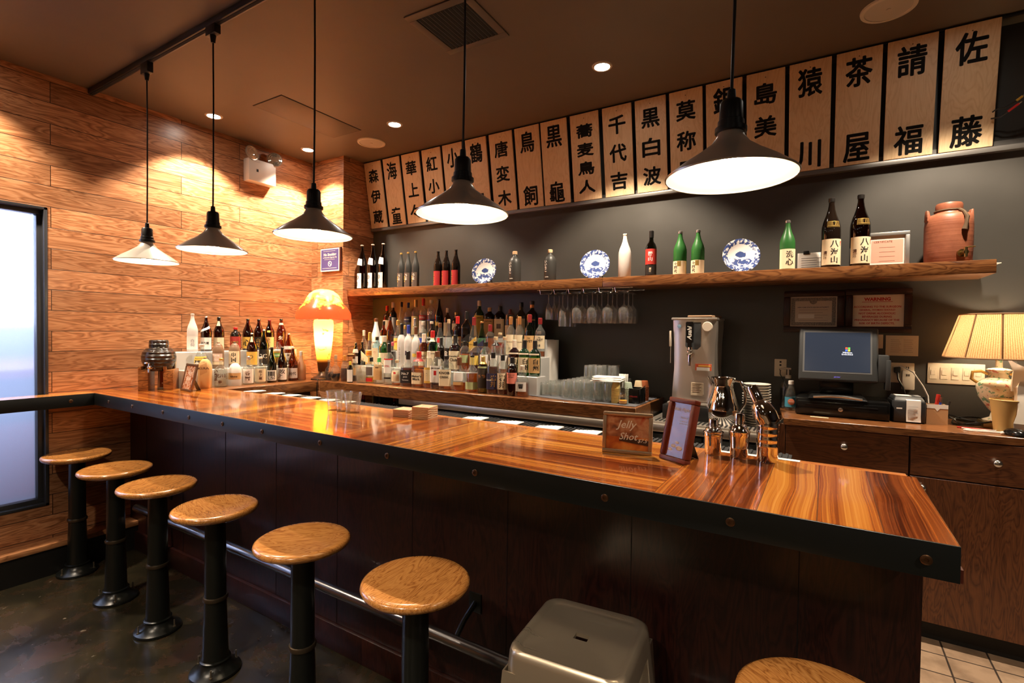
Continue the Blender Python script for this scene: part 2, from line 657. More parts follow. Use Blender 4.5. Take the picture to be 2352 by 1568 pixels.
g = N('quarry_tile')
c = g.coords('world')
br = g.n('ShaderNodeTexBrick', offset=0.0)
g.link(g.comb(c['x'], c['y'], 0.0), br.inputs['Vector'])
br.inputs['Scale'].default_value = 1.0
br.inputs['Brick Width'].default_value = 0.168
br.inputs['Row Height'].default_value = 0.168
br.inputs['Mortar Size'].default_value = 0.004
br.inputs['Color1'].default_value = (0.36, 0.24, 0.155, 1)
br.inputs['Color2'].default_value = (0.42, 0.29, 0.19, 1)
br.inputs['Mortar'].default_value = (0.05, 0.034, 0.025, 1)
spots = g.ramp(g.noise(c['v'], 7, 5, 0.6), [(0.35, (0.62, 0.6, 0.58)), (0.6, (1, 1, 1))])
g.setp(Base_Color=g.mix(1.0, br.outputs['Color'], spots, 'MULTIPLY'), Roughness=0.5)
g.bump(g.math('SUBTRACT', 1.0, br.outputs['Fac']), 0.6, 0.003)
tile = g.m

g = N('obscure_window_glass')
c = g.coords('world')
tex = g.noise(g.comb(0.0, g.math('MULTIPLY', c['y'], 1.0), g.math('MULTIPLY', c['z'], 1.0)), 190, 2, 0.5)
g.setp(Base_Color=(0.9, 0.94, 1.0), Roughness=0.22, Transmission_Weight=1.0, IOR=1.12)
g.bump(tex, 0.5, 0.003)
tl = g.n('ShaderNodeBsdfTranslucent')
tl.inputs[0].default_value = (0.85, 0.9, 1.0, 1)
mx = g.n('ShaderNodeMixShader')
mx.inputs[0].default_value = 0.35
g.link(g.b.outputs[0], mx.inputs[1])
g.link(tl.outputs[0], mx.inputs[2])
g.link(mx.outputs[0], g.out.inputs[0])
pane_mat = g.m

# ------------------------------------------------------------------ the room
WY0, WY1, WZ0, WZ1 = -0.30, 1.232, 0.470, 2.405       # window opening
b = B()
b.box(XL - 0.16, YF, 0, XL, WY0, ZC)
b.box(XL - 0.16, WY1, 0, XL, YB + 0.1, ZC)
b.box(XL - 0.16, WY0, 0, XL, WY1, WZ0)
b.box(XL - 0.16, WY0, WZ1, XL, WY1, ZC)
struct(b.done('wall_left', oak_wall))
struct(B().box(XL, YB, 0, XR, YB + 0.12, ZC).done('wall_back', wall_paint))
b = B()
b.mi = 1
b.poly([(XP, YP, ZF), (XP, YB, ZF), (XP, YB, ZC), (XP, YP, ZC)])
b.mi = 0
b.poly([(XL, YP, ZF), (XP, YP, ZF), (XP, YP, ZC), (XL, YP, ZC)])
struct(b.done('wall_corner', [oak_wall_x, oak_wall], smooth=0))
struct(B().box(XR, YF, 0, XR + 0.12, YB + 0.12, ZC).done('wall_right', wall_paint))
struct(B().box(XL - 0.16, YF - 0.12, 0, XR + 0.12, YF, ZC).done('wall_front', P('tan_room_wall', (0.45, 0.30, 0.18), 0.6)))
struct(B().box(XL - 0.16, YF - 0.12, ZC, XR + 0.12, YB + 0.12, ZC + 0.1).done('ceiling', ceil_paint))
struct(B().box(XL - 0.16, YF - 0.12, ZF - 0.12, XR + 0.12, 2.0, ZF).done('floor', concrete))
struct(B().box(XL, 2.0, ZF - 0.12, XR, YB, ZS).done('floor_tiled', tile))

# black plinth with a wooden cap along the left wall
b = B()
b.box(XL, YF, ZF, -4.185, 1.69, 0.217)
b.mi = 1
b.box(XL, YF, 0.217, -4.175, 0.74, 0.25, 0.003)
b.box(XL, 0.743, 0.217, -4.175, 1.69, 0.25, 0.003)
struct(b.done('baseboard_left', [P('plinth_black', (0.010, 0.009, 0.008), 0.5), wood_plain('plinth_cap_oak', 'y', 'x', 'z', (0.22, 0.085, 0.03), (0.46, 0.19, 0.075), (0.62, 0.30, 0.13), 0.35, 1, 0, 'world', False)]))

# window: dark steel frame, ribbed obscure glass
w = struct(thing('window_1', 'tall frosted glass window in a dark steel frame', 'window', (XL, WY1, WZ0)))
fr = P('window_frame_paint', (0.035, 0.036, 0.042), 0.35)
b = B()
t = 0.045
for z0, z1, y0, y1 in ((WZ0, WZ0 + t, WY0, WY1), (WZ1 - t, WZ1, WY0, WY1), (WZ0 + t, WZ1 - t, WY0, WY0 + t), (WZ0 + t, WZ1 - t, WY1 - t, WY1)):
    b.box(XL - 0.10, y0, z0, XL - 0.035, y1, z1, 0.003)
for z0, z1, y0, y1 in ((WZ0, WZ0 + .018, WY0, WY1), (WZ1 - .018, WZ1, WY0, WY1), (WZ0, WZ1, WY0, WY0 + .018), (WZ0, WZ1, WY1 - .018, WY1)):
    b.box(XL - 0.15, y0, z0, XL + 0.004, y1, z1, 0.002)
o = b.done('window_frame', fr, w)
o.matrix_parent_inverse = Matrix.Translation((-XL, -WY1, -WZ0))
o = B().box(XL - 0.085, WY0 + .03, WZ0 + .03, XL - 0.079, WY1 - .03, WZ1 - .03).done('window_pane', pane_mat, w)
o.matrix_parent_inverse = Matrix.Translation((-XL, -WY1, -WZ0))

# the street outside: pavement, pale facade, a parked red car
struct(B().box(-16, -9, -0.2, XL - 0.16, 9, 0.0).done('street_pavement', P('pavement', (0.30, 0.32, 0.36), 0.7)))
g = N('pale_street_facade')
c = g.coords('world')
br = g.n('ShaderNodeTexBrick', offset=0.0)
g.link(g.comb(c['y'], c['z'], 0.0), br.inputs['Vector'])
br.inputs['Scale'].default_value = 1.0
br.inputs['Brick Width'].default_value = 2.2
br.inputs['Row Height'].default_value = 1.55
br.inputs['Mortar Size'].default_value = 0.30
br.inputs['Color1'].default_value = (0.42, 0.50, 0.75, 1)
br.inputs['Color2'].default_value = (0.55, 0.62, 0.82, 1)
br.inputs['Mortar'].default_value = (0.95, 0.93, 0.95, 1)
g.setp(Base_Color=br.outputs['Color'], Roughness=0.7)
o = B().box(-13, -9, 0, -12.5, 11, 7).done('street_building', g.m)
tag(o, 'pale building across the street seen blurred through the window', 'building')
car = thing('parked_car', 'red parked car seen blurred through the lower window', 'car', (-5.95, 1.5, 0))
red = P('car_red', (0.62, 0.02, 0.05), 0.25, coat=0.6)
b = B()
b.rings([[(x, y, z) for y, z in ((-2.0, .35), (-2.05, .75), (-1.2, .88), (-0.7, 1.3), (0.8, 1.33), (1.5, .92), (2.05, .85), (2.1, .35))] for x in (-.85, .85)])
b.done('car_body', red, car)
b = B()
b.rings([[(x, y, z) for y, z in ((-1.05, .92), (-0.65, 1.24), (0.72, 1.26), (1.25, .94))] for x in (-.87, .87)])
b.done('side_glass', black_gloss, car)
for sx in (-.86, .70):
    for sy in (-1.35, 1.35):
        B().cyl((sx, sy, .32), (sx + .16, sy, .32), .32, n=24).done('wheel', black_plastic, car)

# ------------------------------------------------------------------ ceiling fittings
def in_ceiling(x, y):
    p = atZ(x, y, ZC)
    return p.x, p.y


LIGHTS = [(-4.0, 2.124, 'round recessed downlight beside the wooden wall, nearest the hanging lamps'),
          (-4.0, 2.953, 'round recessed downlight in the corner above the emergency light'),
          (-2.91, 2.93, 'round recessed downlight beside the smaller ceiling speaker'),
          (-1.185, 2.926, 'round recessed downlight with the brightest glare, above the sign boards'),
          (0.55, 2.93, 'round recessed downlight above the clay jug end of the shelf')]
first = None
for i, (x, y, lab) in enumerate(LIGHTS):
    if first is None:
        t = thing('downlight', lab, 'ceiling light', (x, y, ZC), group='recessed downlights')
        b = B().rings([[(r * math.cos(a), r * math.sin(a), z) for a in [2 * PI * k / 28 for k in range(28)]] for r, z in ((.062, 0), (.058, -.006), (.047, -.007), (.043, -.002))], False, False)
        b.done('trim_ring', P('downlight_trim', (.5, .45, .38), .4), t)
        B().lathe([(.044, -.0035), (.03, -.0045), (.004, -.005)], 24).done('lens', P('lamp_lens', (1, 1, 1), .4, emit=(1, .9, .78), es=60), t)
        first = t
    else:
        dup(first, (x, y, ZC), 0, lab)
SPOT_W = [170, 170, 150, 230, 190]
for i, (x, y, lab) in enumerate(LIGHTS):
    lamp_spot('downlight_beam', (x, y, ZC - .02), SPOT_W[i], HALO, 104, 0.35, 0.035)
# unseen downlights: one inferred from the left wall's glow, the rest added as fill
for x, y, wt in ((-4.0, 0.75, 190), (-2.4, -0.7, 170), (-0.8, -1.0, 200), (0.9, -0.9, 180), (-3.2, -2.6, 150), (0.2, -2.8, 150), (1.9, 0.9, 150)):
    dup(first, (x, y, ZC), 0, 'unseen recessed downlight over the room behind the bar stools')
    lamp_spot('downlight_beam', (x, y, ZC - .02), wt, HALO, 110, 0.5, 0.05)

spk = None
for (px, py), d, lab in (((853, 327), .235, 'small round ceiling speaker near the wooden corner'), ((2041, 18), .235, 'round ceiling speaker above the right end of the sign boards')):
    x, y = in_ceiling(px, py)
    if spk is None:
        t = thing('ceiling_speaker', lab, 'speaker', (x, y, ZC), group='ceiling speakers')
        B().lathe([(.118, 0), (.116, -.008), (.100, -.010), (.098, -.005)], 40, cap0=False, cap1=False).done('speaker_rim', P('speaker_rim', (.62, .55, .44), .5), t)
        B().lathe([(.099, -.006), (.05, -.0075), (.01, -.008), (.009, -.011), (.001, -.011)], 40).done('speaker_grille', P('speaker_grille', (.50, .45, .37), .6), t)
        spk = t
    else:
        dup(spk, (x, y, ZC), 0, lab)

# air vent
x, y = -1.69, 2.16
t = thing('ceiling_vent', 'square black slatted air vent set in the ceiling', 'vent', (x, y, ZC), 0.03)
b = B()
for x0, y0, x1, y1 in ((-.20, -.20, .20, -.155), (-.20, .155, .20, .20), (-.20, -.155, -.155, .155), (.155, -.155, .20, .155)):
    b.box(x0, y0, -.008, x1, y1, 0, .003)
b.done('vent_frame', P('vent_frame_paint', (.10, .082, .062), .5), t)
B().box(-.155, -.155, -.002, .155, .155, 0).done('vent_backing', P('vent_dark', (.004, .004, .004), .8), t)
b = B()
for k in range(13):
    q = -.143 + k * .0238
    b.hexa([(q, -.155, -.010), (q + .004, -.155, -.010), (q + .004, .155, -.010), (q, .155, -.010), (q + .008, -.155, -.001), (q + .012, -.155, -.001), (q + .012, .155, -.001), (q + .008, .155, -.001)])
b.done('vent_slats', P('vent_slat_paint', (.020, .018, .015), .45), t)

# flush access panel
pn = [in_ceiling(*q) for q in ((640, 219), (583, 244), (767, 315), (832, 297))]
x0, x1 = (pn[1][0] + pn[2][0]) / 2, (pn[0][0] + pn[3][0]) / 2
y0, y1 = (pn[0][1] + pn[1][1]) / 2, (pn[2][1] + pn[3][1]) / 2
t = thing('access_panel', 'flush access panel painted to match the ceiling', 'panel', ((x0 + x1) / 2, (y0 + y1) / 2, ZC))
hx, hy = (x1 - x0) / 2, (y1 - y0) / 2
B().box(-hx, -hy, -.004, hx, hy, 0, .001).done('panel_door', ceil_paint, t)
b = B()
for q in ((-hx - .006, -hy - .006, hx + .006, -hy), (-hx - .006, hy, hx + .006, hy + .006), (-hx - .006, -hy, -hx, hy), (hx, -hy, hx + .006, hy)):
    b.box(q[0], q[1], -.0015, q[2], q[3], 0)
b.done('panel_gap', P('panel_gap_dark', (.012, .008, .005), .8), t)

# lighting track with five hanging lamps
YT = 1.466
tr = thing('lighting_track', 'long black lighting track across the ceiling carrying the hanging lamps', 'track', (-2.0, YT, ZC))
b = B().box(-2.33, -.018, -.034, 2.45, .018, 0, .003)
b.done('track_rail', black_plastic, tr)
B().box(-2.33, -.008, -.036, 2.45, .008, -.034).done('track_slot', P('track_slot_dark', (.002, .002, .002), .9), tr)
PEND_LAB = ['cone lamp hanging lowest and farthest, nearest the frosted window', 'cone lamp hanging second from the window in front of the wooden wall',
            'middle cone lamp hanging in front of the no smoking sign', 'cone lamp hanging in front of the left half of the sign boards',
            'largest-looking cone lamp hanging in front of the right half of the sign boards']
pend = None
PX = [-3.50, -2.768, -1.945, -1.119, -0.226]
PZ = [2.035, 2.050, 2.056, 2.060, 2.062]
for X, Z, lab in zip(PX, PZ, PEND_LAB):
    if pend is None:
        t = thing('pendant_lamp', lab, 'hanging lamp', (X, YT, Z), group='hanging lamps over the bar')
        R = .166
        out = [(R, 0), (R + .001, .004), (.128, .034), (.085, .062), (.050, .088), (.036, .108), (.032, .122)]
        b = B()
        b.lathe(out, 48, cap0=False, cap1=True)
        sh = b.done('shade', alu, t, 60)
        b = B().lathe([(r - .0025, z + .0005) for r, z in out], 48, cap0=False, cap1=True)
        b.done('shade_lining', white_enamel, sh, 60)
        B().lathe([(.033, .118), (.040, .120), (.040, .132), (.034, .134), (.033, .150), (.030, .152), (.029, .196), (.024, .204), (.012, .206), (.010, .232), (.004, .236)], 24).done('socket', black_plastic, t)
        B().lathe([(.004, -.006), (.018, 0), (.028, .014), (.030, .03), (.024, .05), (.016, .066), (.014, .09)], 20).done('bulb', P('bulb_glow', (1, 1, 1), .4, emit=(1, .80, .52), es=70), t)
        B().tube([(0, 0, .23), (.004, 0, .5), (.001, .002, .8), (0, 0, 1.16)], .0042, 8).done('cord', black_plastic, t)
        b = B().box(-.045, -.017, 1.125, .045, .017, 1.188, .004)
        b.cyl((0, 0, 1.085), (0, 0, 1.13), .010, .016, 12)
        b.done('track_adapter', black_plastic, t)
        pend = t
    else:
        dup(pend, (X, YT, Z), 0, lab)
    lamp_point('pendant_light', (X, YT, Z + .026), 34, WARM, .03)

# ------------------------------------------------------------------ bar
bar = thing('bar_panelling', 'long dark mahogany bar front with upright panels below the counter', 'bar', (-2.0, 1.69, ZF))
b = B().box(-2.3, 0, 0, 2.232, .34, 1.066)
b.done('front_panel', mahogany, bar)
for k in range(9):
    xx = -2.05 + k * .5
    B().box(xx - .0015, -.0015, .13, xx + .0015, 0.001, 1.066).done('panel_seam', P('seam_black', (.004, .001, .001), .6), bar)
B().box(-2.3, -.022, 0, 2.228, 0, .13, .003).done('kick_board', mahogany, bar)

top = thing('bar_worktop', 'glossy striped zebrano bar top with crosswise and lengthwise panels', 'counter', (-2.0, 1.43, ZB))
b = B()
cuts = [-4.3, -3.2, -2.5, -1.79, -1.105, -0.405, 0.258]
for i, (xa, xb) in enumerate(zip(cuts, cuts[1:])):
    b.mi = 1 if i % 2 else 0
    b.box(xa + 2, 0, -.05, xb + 2, .625, 0)
bt = b.done('worktop', [zebra_x, zebra_y], top, smooth=0)
b = B().box(2.02 - 2.0 - 1.3, .625, -.05, 2.236, .672, -.002, .002)
b.done('back_rail', wood_plain('orange_edge_strip', 'x', 'y', 'z', (.30, .08, .015), (.45, .14, .03), (.55, .20, .045), .3, 1, .3, 'world', False), top)
b = B().box(-2.15, -.006, -.079, 2.258, 0, .001, .001)
band = b.done('edge_band', band_steel, top)
for x in (-3.93, -3.60, -3.22, -2.93, -2.60, -2.26, -1.84, -1.44, -1.02, -.546, -.20, .20):
    m = Matrix.Translation((x + 2, -.006, -.040)) @ Matrix.Rotation(PI / 2, 4, 'X')
    B().lathe([(.0115, 0), (.0115, .002), (.009, .0035), (.0045, .0035), (.004, .001), (.001, .001)], 20, M=m).done('bolt', bronze, band)
B().box(2.20, 0.0, -.079, 2.264, .40, -.050).done('end_batten', P('batten_red_brown', (.09, .018, .01), .4), top)

led = thing('window_ledge', 'narrow wooden ledge with a black steel edge below the frosted window', 'ledge', (-4.3, 1.43, ZB))
B().box(0, -3.5, -.05, .147, 0, 0).done('ledge_board', wood_plain('ledge_wood', 'y', 'x', 'z', (.30, .10, .02), (.52, .20, .045), (.62, .28, .07), .2, 1, .4, 'world', False), led)
bd = B().box(.147, -3.5, -.079, .153, -.006, .001, .001).done('edge_band', P('ledge_band', (.012, .013, .013), .4, .4), led)
for y in (-.13, -.93, -1.7):
    m = Matrix.Translation((.153, y, -.040)) @ Matrix.Rotation(PI / 2, 4, 'Y')
    B().lathe([(.0115, 0), (.0115, .002), (.009, .0035), (.0045, .0035), (.004, .001), (.001, .001)], 20, M=m).done('bolt', bronze, bd)

rail = thing('foot_rail', 'long worn steel foot rail along the base of the bar', 'rail', (-2, 1.55, .44))
B().tube([(-1.86, 0, .005), (.2, 0, 0), (2.2, 0, -.005)], .024, 16).done('rail_pipe', steel_dark, rail)
for x in (-1.72, -.45, .8, 2.1):
    b = B().tube([(x, 0, .0), (x, .06, .05), (x, .14, .09)], .011, 8)
    b.box(x - .03, .134, .05, x + .03, .142, .13, .002)
    b.done('rail_bracket', black_iron, rail)

# drip rail with rubber mat behind the bar top
dr = thing('bar_mat_rail', 'black ribbed rubber mat rail running behind the bar top', 'bar mat', (-2.0, 2.105, ZB - .02))
b = B().box(-1.28, 0, -.03, 1.9, .16, 0)
b.done('mat_base', rubber, dr)
b = B()
for k in range(150):
    x = -1.25 + k * .021
    b.box(x, .012, 0, x + .009, .148, .006)
b.done('mat_ribs', rubber, dr)
NAP = [(535, 899, 'first'), (575, 905, 'second'), (618, 909, 'third'), (660, 915, 'fourth'), (700, 921, 'fifth'), (735, 926, 'sixth'), (1035, 967, 'seventh'), (1116, 978, 'eighth'), (1208, 991, 'ninth'), (1302, 1002, 'tenth')]
nap = None
for px, py, w in NAP:
    p = atZ(px, py, ZB + .004)
    p.y = max(2.135, min(p.y, 2.16))
    lab = 'white fanned coaster stack, %s from the wooden wall on the rubber bar mat' % w
    if nap is None:
        b = B()
        for k in range(5):
            b.box(-.055 + k * .020, -.045, .001 + k * .0008, -.005 + k * .020, .045, .004 + k * .0016, .002, 1)
        nap = tag(b.done('napkin_fan', paper, loc=(p.x, p.y + .01, ZB - .012), rz=.06), lab, 'napkins', 'white napkin fans along the bar mat')
    else:
        dup(nap, (p.x, p.y + .01, ZB - .012), .06, lab)
for px, py, n_ in ((1643, 1048, 'between the first and second cocktail shakers'), (1728, 1054, 'between the second and bent cocktail shakers'), (1800, 1058, 'right of the bent cocktail shaker')):
    p = atZ(px, py, ZB)
    o = B().box(-.045, -.012, 0, .05, .016, .0015).done('paper_strip', paper, loc=(p.x, 2.075, ZB - .001), rz=-.03)
    tag(o, 'white paper strip taped on the bar edge ' + n_, 'paper', 'paper strips on the bar edge')

# ------------------------------------------------------------------ stools
def make_stool(lab):
    t = thing('bar_stool', lab, 'stool', (0, 0, ZF), group='pedestal stools along the bar')
    zt = .82 - ZF
    B().lathe([(.10, -.034), (.155, -.032), (.174, -.022), (.180, -.010), (.177, -.001), (.168, .004), (.150, .003), (.10, -.003), (.001, -.005)], 56, (0, 0, zt - .003)).done('seat', oak_seat, t, 50)
    B().lathe([(.085, zt - .044), (.085, zt - .036)], 24).done('seat_plate', black_iron, t)
    B().lathe([(.044, .10), (.046, .28), (.043, zt - .038)], 24).done('upper_post', black_iron, t)
    B().lathe([(.058, .060), (.056, .075), (.054, .085), (.046, .33), (.044, .345)], 28).done('lower_post', black_iron, t)
    B().lathe([(.043, .338), (.052, .342), (.053, .352), (.050, .358), (.043, .360)], 28).done('collar', P('worn_collar', (.10, .075, .05), .3, .8), t)
    b = B()
    b.lathe([(.105, 0), (.108, .006), (.106, .014), (.088, .024), (.068, .042), (.062, .055), (.064, .058), (.064, .066), (.056, .070)], 36)
    for k in range(6):
        a = k * PI / 3
        b.hexa([(math.cos(a + d) * r, math.sin(a + d) * r, z) for z, r0, r1 in ((.012, .064, .098), (.03, .058, .074)) for r, d in ((r0, -.12), (r1, -.09), (r1, .09), (r0, .12))])
    b.done('base_flange', black_iron, t)
    for k in range(3):
        a = k * 2 * PI / 3 + .5
        b = B().cyl((.090 * math.cos(a), .090 * math.sin(a), .012), (.090 * math.cos(a), .090 * math.sin(a), .058), .0042, n=8)
        b.cyl((.090 * math.cos(a), .090 * math.sin(a), .016), (.090 * math.cos(a), .090 * math.sin(a), .025), .0085, n=6)
        b.done('anchor_bolt', P('anchor_steel', (.32, .27, .2), .35, .9), t)
    return t


ST = [(-4.10, 1.315, 'farthest pale oak-topped bar stool, right beside the frosted window'), (-3.51, 1.305, 'oak-topped bar stool second from the frosted window'),
      (-2.97, 1.29, 'oak-topped bar stool third from the frosted window'), (-2.385, 1.275, 'oak-topped bar stool fourth from the frosted window'),
      (-1.735, 1.265, 'oak-topped bar stool fifth from the window, half lit across its seat'), (-1.14, 1.262, 'oak-topped bar stool just left of the square metal stool'),
      (.012, 1.318, 'nearest oak-topped bar stool, cut off at the bottom right of the metal stool')]
s0 = None
for i, (x, y, lab) in enumerate(ST):
    if s0 is None:
        s0 = make_stool(lab)
        s0.location = (x, y, ZF)
        s0.rotation_euler = (0, 0, .3)
    else:
        dup(s0, (x, y, ZF), .3 + i * .9, lab)

# stamped metal stool
g = N('clear_lacquered_steel')
c = g.coords('obj')
st = g.noise(g.comb(g.math('MULTIPLY', c['x'], 3), g.math('MULTIPLY', c['y'], 45), g.math('MULTIPLY', c['z'], 3)), 1.0, 3, .6)
g.setp(Base_Color=(.58, .49, .37), Metallic=.8, Roughness=g.ramp(st, [(.3, (.27,) * 3), (.7, (.36,) * 3)]))
tolix = g.m
t = thing('metal_stool', 'square stamped steel stool with a slot in its seat', 'stool', (-.597, 1.385, ZF), math.radians(5))
zt = .75 - ZF
def rr(hx, hy, rad, z, n=6):
    out = []
    for cx, cy, a0 in ((hx - rad, hy - rad, 0), (-hx + rad, hy - rad, PI / 2), (-hx + rad, -hy + rad, PI), (hx - rad, -hy + rad, 1.5 * PI)):
        for k in range(n + 1):
            a = a0 + PI / 2 * k / n
            out.append((cx + rad * math.cos(a), cy + rad * math.sin(a), z))
    return out


outer = [rr(.176, .176, .05, zt - .075), rr(.172, .172, .05, zt - .02), rr(.168, .168, .048, zt - .006), rr(.160, .160, .045, zt), rr(.150, .150, .04, zt - .001), rr(.143, .143, .036, zt - .007), rr(.137, .137, .033, zt - .010)]
b = B()
b.rings(outer, False, False)
# seat pan: ring of quads from the rounded square to the hand slot
pan, hole = rr(.137, .137, .033, zt - .010), []
nn = len(pan)
for q in pan:
    a = math.atan2(q[1], q[0])
    dx, dy = math.cos(a), math.sin(a)
    # stadium: distance along the direction
    tt = 0.0
    while tt < .06:
        x, y = dx * tt, dy * tt
        ex = max(abs(x) - .036, 0)
        if math.hypot(ex, y) > .016:
            break
        tt += .0005
    hole.append((dx * tt, dy * tt, zt - .010))
b.rings([pan, hole, [(x, y, z - .012) for x, y, z in hole]], False, False)
bmesh.ops.remove_doubles(b.bm, verts=b.bm.verts, dist=1e-5)
b.done('seat_pan', tolix, t, 40)
for sx in (1, -1):
    for sy in (1, -1):
        b = B()
        pr = [(.0, .0), (-.075, 0), (-.075, -.004), (-.004, -.004), (-.004, -.075), (0, -.075)]
        R = []
        for z, off, sc in ((zt - .06, .174, 1.0), (zt - .3, .19, .8), (0, .215, .5)):
            R.append([(sx * (off + px * sc), sy * (off + py * sc), z) for px, py in pr])
        b.rings(R)
        bmesh.ops.recalc_face_normals(b.bm, faces=b.bm.faces)
        b.done('leg', tolix, t)
b = B()
for sx in (1, -1):
    b.box(sx * .19 - .002, -.12, .32, sx * .19 + .002, .12, .345)
    b.box(-.12, sx * .19 - .002, .32, .12, sx * .19 + .002, .345)
b.done('stretcher', tolix, t)

# ------------------------------------------------------------------ sign boards
BY0, BZ0, BY1, BZ1 = 3.462, 3.243, 3.566, 2.635          # top edge (forward) and bottom edge of the leaning row
tr = thing('board_rail', 'thin metal rail under the row of sign boards', 'rail', (-1.0, BY1, BZ1))
B().box(-2.84, -.012, -.030, 3.2, .02, -.004, .002).done('rail_strip', P('rail_grey', (.20, .19, .18), .4, .5), tr)
B().box(-2.84, .020, -.03, 3.2, .026, .03).done('rail_lip', P('rail_grey'  , (.2, .19, .18)), tr)
B().box(-2.84, -.108, .606, 3.2, -.088, .6115).done('top_batten', black_plastic, tr)
BOARDS = [(836, 874, '森伊蔵'), (879, 917, '海童'), (922, 963, '華上々'), (969, 1012, '紅小牡'), (1017, 1062, '小鶴'), (1070, 1118, '鶴見'), (1125, 1178, '唐変木'), (1184, 1240, '鳥飼'),
          (1244, 1304, '黒龜'), (1312, 1377, '蕎麦鳥人'), (1386, 1453, '千代吉'), (1461, 1532, '黒白波'), (1540, 1616, '莫称尸'), (1624, 1707, '銀滴'), (1717, 1805, '島美人'),
          (1815, 1911, '猿川'), (1922, 2027, '茶屋'), (2038, 2153, '請福'), (2167, 2295, '佐藤')]
ORD = ['leftmost', 'second', 'third', 'fourth', 'fifth', 'sixth', 'seventh', 'eighth', 'ninth', 'tenth', 'eleventh', 'twelfth', 'thirteenth', 'fourteenth', 'fifteenth', 'sixteenth', 'seventeenth', 'eighteenth', 'rightmost']
lean = Vector((0, BY1 - BY0, BZ1 - BZ0))
LL = lean.length
un = Vector((0, -lean.z, lean.y)).normalized() * -1
if un.y > 0:
    un = -un
screw = P('board_screw', (.12, .08, .05), .4, .6)
for i, (pa, pb, txt) in enumerate(BOARDS):
    xa = atZ(pa, 374 - .2243 * (pa - 836), BZ0 + .008).x
    xb = atZ(pb, 374 - .2243 * (pb - 836), BZ0 + .008).x
    w = xb - xa
    t = thing('sign_board', 'pale wooden sign board lettered %s, %s from the left' % (txt, ORD[i]) if 0 < i < 18 else 'pale wooden sign board lettered %s, %s of the row' % (txt, ORD[i]), 'sign', ((xa + xb) / 2, BY0, BZ0), group='wooden name boards below the ceiling')
    u = lean.normalized()
    c8 = []
    for q in (0, LL):
        for sx in (-w / 2, w / 2):
            for k in (0, .012):
                c8.append(u * q + Vector((sx, 0, 0)) + un * k)
    # c8 order: q0: (-,0),(-,k),(+,0),(+,k); q1 ...
    b = B().hexa([c8[4], c8[6], c8[7], c8[5], c8[0], c8[2], c8[3], c8[1]], .002, 1)
    bmesh.ops.recalc_face_normals(b.bm, faces=b.bm.faces)
    bd = b.done('board', maple, t)
    fn0 = plane_fn(u * (LL / 2) + un * .0126, (1, 0, 0), -u)
    b = B()
    n = len(txt)
    span = LL * (.66 if n == 2 else .62 if n == 3 else .64)
    for k, ch in enumerate(txt):
        yy = (.5 - k / (n - 1)) * span if n > 1 else 0
        size = min(.145, span / max(n - .2, 1) * .86) if n > 2 else .150
        b = B()
        write_bold(b, ch, fn0, .0036, width=w * .56, height=size, at=(0, yy - .012), keep=False)
        b.done('brush_character', ink, t, smooth=0)
    B().lathe([(.003, 0), (.0028, .0015), (.0005, .002)], 10, M=Matrix.Translation(u * .035 + un * .012) @ un.to_track_quat('Z', 'Y').to_matrix().to_4x4()).done('screw', screw, t)

# loose cables beyond the last board
for lab, pts, m, r in (('yellow plugged audio cable hanging beside the last sign board', [(.700, 3.50, 2.79), (.715, 3.49, 2.800), (.74, 3.48, 2.795), (.78, 3.46, 2.815), (.80, 3.45, 2.83)], P('cable_yellow', (.55, .32, .04), .4), .006),
                       ('red plugged audio cable hanging beside the last sign board', [(.700, 3.52, 2.765), (.73, 3.50, 2.76), (.755, 3.48, 2.775), (.79, 3.46, 2.80)], P('cable_red', (.45, .02, .02), .4), .006)):
    t = thing('audio_cable', lab, 'cable', pts[0])
    b = B().tube([Vector(q) - Vector(pts[0]) for q in pts], r * .6, 8)
    b.done('cable', black_plastic, t)
    a, c_ = Vector(pts[-2]) - Vector(pts[0]), Vector(pts[-1]) - Vector(pts[0])
    B().cyl(a, c_, r, r * .9).done('plug', m, t)
    B().cyl(c_, c_ + (c_ - a).normalized() * .012, r * .6).done('plug_tip', nickel, t)

# ------------------------------------------------------------------ long shelf on the back wall
SZ0, SZ1, SY = 1.951, 2.017, 3.268
t = thing('wall_shelf', 'long thick wooden shelf across the dark back wall', 'shelf', (-1.6, YB, SZ0))
B().box(XP + 1.605, SY - YB, 0, .302, 0, SZ1 - SZ0, .003).done('shelf_board_long', walnut_x, t)
B().box(.304, SY - YB, 0, 2.287, 0, SZ1 - SZ0, .003).done('shelf_board_end', walnut_x, t)

# ------------------------------------------------------------------ bottles
clear = glass_thin('clear_glass', (.93, .96, .94), (.55, .58, .56), whiten=.035)
ware = glass_thin('bar_glassware', (.94, .96, .95), (.70, .72, .71), whiten=.07)
amber_g = glass_thin('amber_glass', (.33, .115, .022), (.10, .03, .006))
brown_g = glass_thin('brown_glass', (.16, .050, .012), (.04, .012, .004))
green_g = glass_thin('green_glass', (.06, .30, .07), (.015, .10, .03))
dkgreen_g = glass_thin('dark_green_glass', (.035, .075, .02), (.01, .02, .008))
black_g = P('near_black_glass', (.010, .006, .004), .06, spec=.6)
blue_g = glass_thin('pale_blue_glass', (.66, .86, .93), (.35, .55, .66))
frost_w = frosted('frosted_white_glass', (.86, .84, .82), .4, .45)
frost_b = frosted('frosted_brown_glass', (.33, .20, .12), .4, .35)
frost_g = frosted('frosted_green_glass', (.035, .17, .035), .38, .3)
grey_cer = P('grey_bottle', (.035, .034, .031), .42)
white_cer = P('white_bottle', (.88, .86, .82), .35)
skinny_white = frosted('milky_white_glass', (.92, .90, .86), .35, .35)


def liquid(name, col):
    m = glass_thin(name, col, tuple(q * .6 for q in col), .05)
    return m


